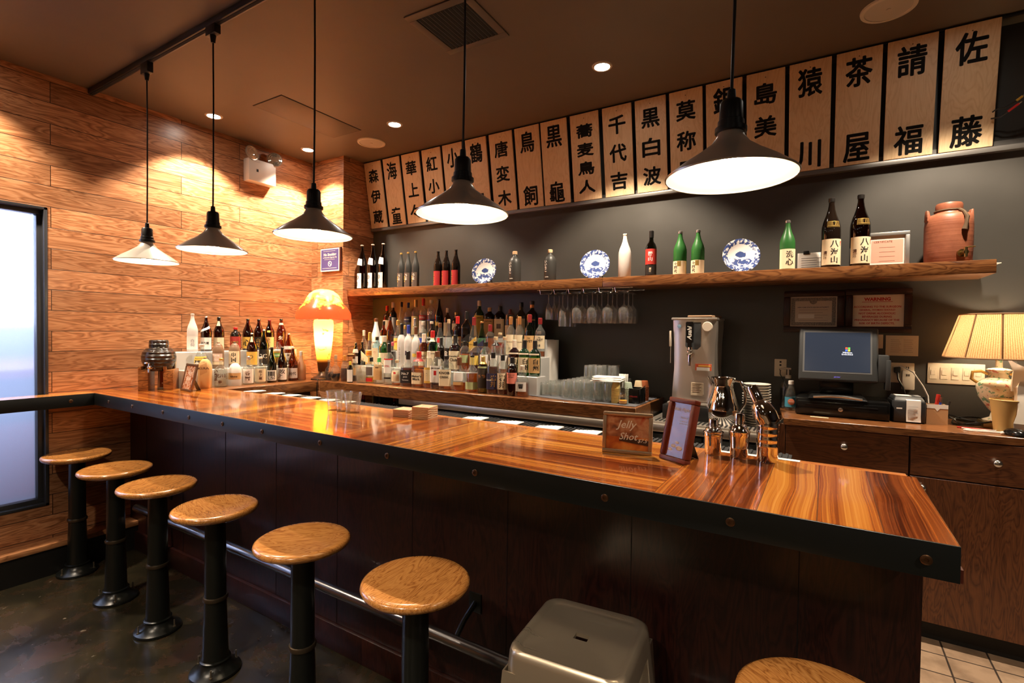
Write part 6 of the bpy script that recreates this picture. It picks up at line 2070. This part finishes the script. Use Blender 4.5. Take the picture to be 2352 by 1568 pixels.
for k, (dx, dz, cc) in enumerate(((-.006, .006, (.7, .08, .03)), (.006, .006, (.08, .5, .08)), (-.006, -.006, (.05, .12, .7)), (.006, -.006, (.75, .55, .05)))):
    B().box(.047 + dx - .005, -.0142, .146 + dz - .005, .047 + dx + .005, -.0136, .146 + dz + .005, .001, 1, bz).done('startup_logo', P('logo_glow_%d' % k, cc, .5, emit=cc, es=1.0), disp)
b = B()
write(b, 'partner', plane_fn(bz @ Vector((0, -.0128, -.010)), ux, uy), width=.030, shear=.2)
b.done('lettering', P('logo_violet', (.15, .12, .6), .4, emit=(.2, .15, .9), es=.8), t, smooth=0)
b = B().hexa([(-.14, -.09, 0), (.14, -.09, 0), (.14, .13, 0), (-.14, .13, 0), (-.12, -.05, .022), (.12, -.05, .022), (.12, .11, .022), (-.12, .11, .022)], .004)
b.box(-.08, .01, .02, .08, .06, .12, .01)
b.done('screen_base', black_gloss, t)
B().tube([(-.11 + .22 * k / 10, -.098 - .018 * math.sin(PI * k / 10), .010 + .010 * math.sin(PI * k / 10)) for k in range(11)], .007, 8).done('base_trim', nickel, t)
b = B().box(sw - .002, -.03, .09, sw + .045, .05, .235, .006, 2, Matrix.Translation((0, 0, .01)))
b.done('card_reader', charcoal, t)
B().box(sw + .030, -.032, .06, sw + .052, .04, .22, .004).done('reader_fin', charcoal, t)

t = thing('receipt_printer', 'dark grey receipt printer with white paper hanging from it', 'printer', (.310, 3.275, ZR), .08)
W = .135
B().box(0, 0, .002, W, .17, .112, .008).done('printer_case', P('printer_grey', (.030, .031, .033), .35), t)
B().hexa([(.004, .01, .112), (W - .004, .01, .112), (W - .004, .16, .112), (.004, .16, .112), (.012, .03, .132), (W - .012, .03, .132), (W - .012, .15, .132), (.012, .15, .132)], .003).done('printer_lid', charcoal, t)
B().box(.02, .06, .1325, .085, .13, .1335).done('notice_slip', paper, t)
B().box(.10, .06, .1325, .125, .12, .1345, .001, 1).done('button_panel', col('button_grey', (.25, .26, .27), .4), t)
B().box(.012, -.001, .070, .036, .001, .077).done('name_plate', paper, t)
t2 = thing('receipt', 'white printed receipt hanging down the front of the printer', 'receipt', (.310, 3.275, ZR), .08)
b = B().rings([[(x, y, z) for x in (.052, .112)] for y, z in ((.012, .120), (-.003, .117), (-.006, .08), (-.005, .04), (-.010, .008))], False, False, False)
pr_ = b.done('receipt_paper', paper, t2, 60)
b = B()
for k in range(6):
    b.box(.060, -.0115, .085 - k * .011, .100 - .008 * (k % 3), -.0085, .0865 - k * .011)
b.done('printed_lines', P('grey_print', (.35, .34, .36)), t2)

t = thing('pen_box', 'open cardboard pen box with paper lining beside the printer', 'box', (.448, 3.305, ZR), .05)
W = .085
b = B()
for q in ((0, 0, W, .003), (0, .08, W, .083), (0, .003, .003, .08), (W - .003, .003, W, .08)):
    b.box(q[0], q[1], 0, q[2], q[3], .098)
b.box(.003, .003, 0, W - .003, .08, .003)
b.done('box_walls', P('brown_card', (.50, .29, .14), .7), t)
b = B().rings([[(x, -.0012, z) for x, z in ((0, .102), (W, .102), (W, .082), (W * .62, .082), (W * .5, .068), (W * .38, .082), (0, .082))], [(x, -.0002, z) for x, z in ((0, .102), (W, .102), (W, .082), (W * .62, .082), (W * .5, .068), (W * .38, .082), (0, .082))]])
bmesh.ops.recalc_face_normals(b.bm, faces=b.bm.faces)
b.done('paper_lining', paper, t, 0)
for k, (dx, dy, hh, tx_, cc, lab) in enumerate(((.03, .03, .145, .02, (.45, .03, .02), 'red handled pen standing in the cardboard pen box'), (.05, .05, .130, .015, (.03, .06, .35), 'blue pen standing in the cardboard pen box'), (.015, .06, .125, -.02, (.01, .01, .01), 'black pen leaning left in the cardboard pen box'), (.065, .03, .115, .03, (.02, .02, .02), 'black pen leaning right in the cardboard pen box'))):
    base = (.448 + dx, 3.307 + dy, ZR + .006)
    t2 = thing('pen', lab, 'pen', base)
    B().tube([(0, 0, 0), (tx_ * .8, .0, hh * .8)], .0055 if k else .008, 10).done('barrel', P('pen_%d' % k, cc, .3), t2)
    B().tube([(tx_ * .8, 0, hh * .8), (tx_, 0, hh)], .0062 if k else .009, 10).done('cap', P('pen_%d' % k, cc) if k != 1 else nickel, t2)

t = thing('sanitizer_bottle', 'clear pump bottle with blue liquid behind the small ginger ale bottle', 'bottle', (-.185, 3.50, ZR))
B().lathe([(.038, 0), (.042, .006), (.042, .13), (.036, .155), (.016, .175), (.014, .185)], 28).done('bottle_body', clear, t, 50)
B().lathe([(.039, .004), (.039, .12), (.001, .12)], 24).done('blue_liquid', liquid('blue_gel', (.05, .08, .45)), t, 50)
b = B().cyl((0, 0, .18), (0, 0, .20), .016, n=20)
b.cyl((0, 0, .20), (0, 0, .235), .005, n=10)
b.tube([(.014, 0, .238), (-.01, 0, .240), (-.045, -.004, .234)], .006, 8)
b.done('pump', col('pump_cream', (.62, .52, .42), .5), t)
t = thing('soda_bottle', 'small clear soda bottle with blue green label and white cap', 'bottle', (-.165, 3.42, ZR))
B().lathe([(.028, 0), (.031, .004), (.031, .085), (.027, .105), (.014, .140), (.012, .155)], 28).done('bottle_body', clear, t, 50)
B().lathe([(.0315, .02), (.0315, .078)], 28, cap0=False, cap1=False).done('label', P('label_teal', (.08, .30, .42), .4), t)
b = B().lathe([(.018, 0), (.015, .0012), (.001, .0014)], 24, M=Matrix.Translation((.004, -.0312, .052)) @ Matrix.Rotation(PI / 2, 4, 'X'))
lb = b.done('label_badge', P('label_badge_red', (.70, .22, .12), .5), t)
b = B()
write(b, 'Ginger Ale', plane_fn((.004, -.0334, .052), (1, 0, 0), (0, 0, 1)), width=.026, bold=.03)
b.done('lettering', white_ink, lb, smooth=0)
B().lathe([(.0145, .152), (.0145, .172), (.012, .174), (.001, .174)], 20).done('cap', paper, t)
t = tag(B().box(0, 0, 0, .085, .022, .0008).done('tape_strip', cream, loc=(-.06, 3.205, ZR), rz=-.05), 'cream tape strip stuck on the counter before the cash drawer', 'tape')

# ------------------------------------------------------------------ wall plates, notices, framed signs
def wall_thing(name, lab, cat, x0, y0, x1, y1, depth=.008):
    a, c_ = atY(x0, y0, YB - depth), atY(x1, y1, YB - depth)
    t = thing(name, lab, cat, (a.x, YB, c_.z))
    return t, c_.x - a.x, a.z - c_.z


t, w, h = wall_thing('phone_jack', 'ivory wall plate with a plugged cord left of the screen', 'wall plate', 1779, 824, 1806, 865)
B().box(0, -.007, 0, w, 0, h, .003).done('plate', ivory, t)
for zz_ in (.84, .66, .40):
    B().box(w * .42, -.0085, h * zz_ - .005, w * .58, -.0065, h * zz_ + .005).done('socket_slot', black_plastic, t)
B().tube([(w * .5, -.012, h * .38), (w * .5, -.02, h * .15), (w * .7, -.025, -.01), (w * 1.1, -.03, -.06)], .0025, 6).done('plugged_cord', black_plastic, t)
t, w, h = wall_thing('power_outlet', 'tall ivory power outlet plates with plugs behind the printer', 'outlet', 2040, 832, 2099, 895)
B().box(0, -.007, h * .24, w, 0, h, .003).done('plate', ivory, t)
B().box(w * .52, -.035, -.0, w, -.007, h * .72, .005).done('surge_protector', P('ivory_adapter', (.74, .66, .55), .4), t)
for zz_ in (.82, .55):
    for s in (.70, .78):
        B().box(w * s - .002, -.037 if zz_ < .7 else -.0085, h * zz_ - .006, w * s + .002, -.0345 if zz_ < .7 else -.0065, h * zz_ + .006).done('socket_slot', black_plastic, t)
b = B().box(w * .22, -.045, h * .62, w * .46, -.007, h * .86, .005)
b.done('black_plug', black_plastic, t)
B().tube([(w * .34, -.045, h * .64), (w * .36, -.06, h * .4), (w * .55, -.07, h * .1), (w * .7, -.06, -.07)], .005, 8).done('plugged_cord', black_plastic, t)
t = tag(B().tube([(.33, 3.53, 1.475), (.36, 3.50, 1.482), (.41, 3.47, 1.45), (.45, 3.45, 1.38), (.47, 3.44, 1.33), (.475, 3.43, 1.25), (.49, 3.42, ZR + .004)], .0035, 8).done('white_cable', paper), 'white cable arching from the outlet down behind the pen box', 'cable')
t, w, h = wall_thing('switch_plate', 'ivory six-gang dimmer switch plate beside the fabric shade lamp', 'switch plate', 2131, 833, 2262, 886)
h = .112
B().box(0, -.007, 0, w, 0, h, .003).done('plate', ivory, t)
for k in range(5):
    xx = w * (.10 + .195 * k)
    s = B().box(xx - .016, -.010, h * .22, xx + .016, -.0065, h * .80, .001, 1).done('dimmer', P('ivory_switch', (.74, .62, .47), .3), t)
    B().box(xx - .010, -.013, h * .42, xx + .010, -.0095, h * .66, .001, 1).done('rocker', P('ivory_switch', (.74, .62, .47)), s)
t, w, h = wall_thing('wall_notice', 'yellowed printed sheet in a clear sleeve taped on the wall', 'notice', 2035, 770, 2109, 818, .004)
B().box(0, -.002, 0, w, 0, h).done('sheet', P('aged_paper', (.72, .58, .42), .7), t)
b = B()
write(b, 'HOUSE NOTICE', plane_fn((w * .5, -.0026, h * .9), (1, 0, 0), (0, 0, 1)), width=w * .4) if 0 else None
for k in range(7):
    b.box(w * .15, -.0026, h * .78 - k * h * .1, w * (.42 + .03 * (k % 3)), -.002, h * .79 - k * h * .1)
    b.box(w * .55, -.0026, h * .78 - k * h * .1, w * (.84 - .03 * (k % 2)), -.002, h * .79 - k * h * .1)
b.done('printed_lines', ink_brown, t)
t, w, h = wall_thing('wall_notice', 'small yellowed sheet half hidden behind the screen', 'notice', 2012, 768, 2028, 800, .004)
B().box(0, -.002, 0, w, 0, h).done('sheet', P('aged_paper', (.55, .42, .29)), t)

dark_frame = P('dark_red_brown_frame', (.035, .013, .009), .3)
def wall_frame(lab, x0, y0, x1, y1):
    t, w, h = wall_thing('framed_notice', lab, 'framed sign', x0, y0, x1, y1, .02)
    f = .036
    b = B()
    for q in ((0, 0, w, f), (0, h - f, w, h), (0, f, f, h - f), (w - f, f, w, h - f)):
        b.box(q[0], -.022, q[1], q[2], 0, q[3], .006, 2)
        k = .012
        b.box(q[0] + k * (q[0] == 0 and q[2] < w or 0), -.030, q[1] + .010, q[2] - .0, -.020, q[3] - .010, .003)
    b.done('frame', dark_frame, t)
    return t, w, h, f


t, w, h, f = wall_frame('dark framed printed licence certificate on the wall, left of the warning', 1801, 669, 1938, 764)
B().box(f, -.012, f, w - f, -.004, h - f).done('certificate', P('licence_paper', (.62, .53, .43), .5), t)
g = N('guilloche_border')
c = g.coords('obj')
g.setp(Base_Color=g.ramp(g.noise(c['v'], 160, 3, .7), [(.4, (.13, .115, .105)), (.6, (.34, .29, .24))]), Roughness=.5)
b = B()
for q in ((f + .006, f + .006, w - f - .006, f + .026), (f + .006, h - f - .026, w - f - .006, h - f - .006), (f + .006, f + .026, f + .026, h - f - .026), (w - f - .026, f + .026, w - f - .006, h - f - .026)):
    b.box(q[0], -.0126, q[1], q[2], -.0118, q[3])
b.lathe([(.020, 0), (.020, .001), (.001, .0012)], 28, M=Matrix.Translation((w / 2, -.0122, h - f - .026)) @ Matrix.Rotation(PI / 2, 4, 'X'))
b.done('printed_border', g.m, t)
b = B()
write(b, 'NEW YORK STATE LIQUOR AUTHORITY', plane_fn((w / 2, -.0128, h * .60), (1, 0, 0), (0, 0, 1)), width=w * .52, bold=.04)
for k in range(6):
    b.box(w * .26, -.0128, h * .54 - k * .016, w * (.74 - .08 * (k % 2)), -.0122, h * .545 - k * .016)
b.done('lettering', P('licence_ink', (.10, .09, .12), .6), t, smooth=0)
B().box(w * .25, -.0130, h * .34, w * .52, -.0122, h * .44).done('name_box', paper, t)

t, w, h, f = wall_frame('dark framed sign with red warning text about drinking during pregnancy', 1943, 664, 2094, 765)
B().box(f, -.012, f, w - f, -.004, h - f).done('sign_face', P('sign_cream', (.85, .74, .60), .4), t)
b = B()
cxm = w / 2 - .004
write(b, 'WARNING', plane_fn((cxm, -.0126, h * .76), (1, 0, 0), (0, 0, 1)), width=w * .40, bold=.05)
b.box(cxm - w * .23, -.0130, h * .695, cxm + w * .23, -.0122, h * .705)
for k, s in enumerate(('ACCORDING TO THE SURGEON', 'GENERAL, WOMAN SHOULD', 'NOT DRINK ALCOHOLIC', 'BEVERAGES DURING', 'PREGNANCY BECAUSE OF THE', 'RISK OF BIRTH DEFECTS.')):
    write(b, s, plane_fn((cxm, -.0126, h * (.59 - .075 * k)), (1, 0, 0), (0, 0, 1)), height=.0115, width=w * (.74 if len(s) > 22 else .68), bold=.03)
b.done('lettering', ink_red, t, smooth=0)

# ------------------------------------------------------------------ fabric shade lamp and clutter
LX, LY = .735, 3.40
g = N('pleated_fabric_shade')
c = g.coords('obj')
an = g.math('ARCTAN2', c['y'], c['x'])
pleat = g.math('SINE', g.math('MULTIPLY', an, 150))
weave = g.noise(g.comb(g.math('MULTIPLY', an, 30), 0.0, g.math('MULTIPLY', c['z'], 260)), 1.0, 2, .5)
fc = g.ramp(g.math('ADD', g.math('MULTIPLY', pleat, .25), weave), [(.25, (.40, .22, .09)), (.75, (.66, .44, .24))])
g.setp(Base_Color=fc, Roughness=.8)
g.bump(pleat, .5, .003)
tl = g.n('ShaderNodeBsdfTranslucent')
g.link(fc, tl.inputs[0])
mx = g.n('ShaderNodeMixShader')
mx.inputs[0].default_value = .5
g.link(g.b.outputs[0], mx.inputs[1])
g.link(tl.outputs[0], mx.inputs[2])
g.link(mx.outputs[0], g.out.inputs[0])
shade_m = g.m
t = thing('table_lamp', 'porcelain table lamp with a lit pleated fabric shade at the right', 'lamp', (LX, LY, ZR))
zb0 = atY(2290, 822, LY).z - ZR
zt0 = atY(2290, 722, LY).z - ZR
R0, R1 = .215, .155
B().lathe([(R0, zb0), (R0 + .002, zb0 + .006), (R1 + .002, zt0 - .006), (R1, zt0)], 64, cap0=False, cap1=False).done('lamp_shade', shade_m, t, 60)
b = B()
for k in range(10):
    a = 2 * PI * k / 10 + .15
    b.tube([((R0 - .004) * math.cos(a), (R0 - .004) * math.sin(a), zb0), ((R1 - .004) * math.cos(a), (R1 - .004) * math.sin(a), zt0)], .004, 6)
b.tube([(R0 * math.cos(2 * PI * k / 48), R0 * math.sin(2 * PI * k / 48), zb0) for k in range(49)], .004, 6)
b.tube([(R1 * math.cos(2 * PI * k / 48), R1 * math.sin(2 * PI * k / 48), zt0) for k in range(49)], .004, 6)
b.done('shade_frame', P('shade_trim', (.34, .20, .10), .7), t)
g = N('painted_porcelain')
c = g.coords('obj')
bl = g.noise(c['v'], 34, 3, .6)
fl = g.ramp(bl, [(.40, (.20, .34, .20)), (.44, (.80, .66, .46)), (.60, (.80, .66, .46)), (.64, (.60, .16, .10))])
g.setp(Base_Color=fl, Roughness=.15)
porc = g.m
B().lathe([(.055, .03), (.058, .036), (.030, .05), (.024, .075), (.040, .095), (.075, .15), (.085, .195), (.083, .215), (.060, .235), (.040, .245), (.036, .27), (.050, .285), (.040, .29), (.014, .295), (.012, zb0 + .04)], 40).done('lamp_urn', porc, t, 50)
B().box(-.065, -.065, 0, .065, .065, .030, .006).done('lamp_foot', brass, t)
for s in (-1, 1):
    B().tube([(s * .076, 0, .215), (s * .102, 0, .235), (s * .098, 0, .270), (s * .065, 0, .275), (s * .04, 0, .262)], .007, 8).done('lamp_handle', gold, t)
B().sphere((0, 0, (zb0 + zt0) / 2), .028, 16).done('bulb', P('bulb_glow', (1, 1, 1)), t)
lamp_point('fabric_lamp_light', (LX, LY, ZR + (zb0 + zt0) / 2), 30, (1, .76, .48), .03)

t = tag(B().lathe([(.042, 0), (.044, .003), (.060, .150), (.063, .152), (.060, .155), (.057, .150), (.040, .006), (.001, .006)], 40).done('paper_cup', P('straw_yellow_cup', (.62, .40, .14), .6), loc=(.735, 3.255, ZR)), 'large straw yellow cup in front of the porcelain lamp', 'cup')
crumple = P('translucent_bag', (.80, .72, .62), .5)
t = thing('paper_bag', 'crumpled white takeaway bag standing behind the yellow cup', 'bag', (.835, 3.235, ZR), -.1)
rg = random.Random(5)
R = []
for z, sx, sy in ((0, .075, .045), (.05, .080, .050), (.11, .075, .045), (.17, .07, .035), (.215, .075, .02), (.24, .06, .012)):
    R.append([(sx * (1 if k < 4 else -1) * (1 - (k % 4) * .0) * (1 if k in (0, 1, 6, 7) else 1) + rg.uniform(-.006, .006), sy * q + rg.uniform(-.006, .006), z + rg.uniform(-.004, .004)) for k, q in enumerate((-1, -.35, .35, 1, 1, .35, -.35, -1))])
B().rings(R).done('bag_body', crumple, t, 20)
b = B()
for k in range(4):
    b.box(-.03 + k * .016, -.056, .06, -.027 + k * .016, -.052, .10)
b.tube([(.03 + .02 * math.cos(a), -.055, .08 + .02 * math.sin(a)) for a in [PI * 2 * k / 6 for k in range(7)]], .0015, 5)
b.done('scribble', P('grey_print', (.35, .34, .36)), t)
t = tag(B().rings([[(-.04, 0, 0), (.05, -.005, .0), (.05, .03, .0), (-.04, .03, 0)], [(-.035, .004, .10), (.055, 0, .09), (.055, .012, .09), (-.035, .012, .10)], [(-.06, .01, .16), (-.02, .01, .13), (-.02, .013, .13), (-.06, .013, .16)]]).done('folded_sheet', crumple, smooth=0, loc=(.80, 3.30, ZR + .19)), 'folded white sheet sticking up from the takeaway bag', 'paper')
t = thing('black_device', 'small black device cut off by the right frame edge on the counter', 'device', (.835, 3.165, ZR))
B().box(0, 0, 0, .10, .05, .075, .006).done('device_case', charcoal, t)
B().box(-.002, .005, .012, 0, .045, .060).done('device_face', black_gloss, t)
t = thing('computer_mouse', 'black computer mouse on the counter beside the white cables', 'mouse', (.745, 3.150, ZR), .5)
B().lathe([(.030, 0), (.032, .006), (.030, .018), (.022, .028), (.010, .033), (.001, .034)], 28, depth=1.7).done('mouse_shell', black_gloss, t, 60)
B().cyl((0, -.03, .026), (0, -.022, .030), .004).done('scroll_wheel', charcoal, t)
B().tube([(0, .05, .012), (.03, .09, .006), (.08, .08, .005)], .0022, 6).done('mouse_cord', black_plastic, t)
rg = random.Random(11)
def loops(name, lab, m, x0, x1, y0, y1, r, n, lift):
    pts = []
    for k in range(n):
        u = k / (n - 1)
        pts.append((x0 + (x1 - x0) * (.5 + .5 * math.sin(2.3 * k * .55)) , y0 + (y1 - y0) * (.5 + .5 * math.cos(1.7 * k * .55)) , ZR + r + lift * (.5 + .5 * math.sin(k * 1.9))))
    sm = []
    for a_, b_, c2, d_ in zip(pts, pts[1:], pts[2:], pts[3:]):
        for s in (0, .25, .5, .75):
            f_ = [(-s ** 3 + 2 * s * s - s) / 2, (3 * s ** 3 - 5 * s * s + 2) / 2, (-3 * s ** 3 + 4 * s * s + s) / 2, (s ** 3 - s * s) / 2]
            sm.append(tuple(sum(w_ * q[i] for w_, q in zip(f_, (a_, b_, c2, d_))) for i in range(3)))
    return tag(B().tube(sm, r, 6).done(name, m), lab, 'cable')


loops('earphone_cable', 'tangle of thin white earphone cable on the register counter', paper, .57, .74, 3.175, 3.235, .0022, 16, .004)
loops('cable_tangle', 'tangle of black cables behind the white cable against the wall', black_plastic, .56, .72, 3.33, 3.50, .004, 18, .03)
t = tag(B().tube([(.56, 3.26, ZR + .004), (.62, 3.25, ZR + .004), (.69, 3.235, ZR + .004)], .0035, 8).done('red_cable', P('cable_red', (.45, .02, .02))), 'red cable lying straight between the white and black cables', 'cable')
t = tag(B().sphere((0, 0, .008), .008, 12).done('earbud', paper, loc=(.70, 3.155, ZR)), 'white earbud on the counter beside the computer mouse', 'earbud')
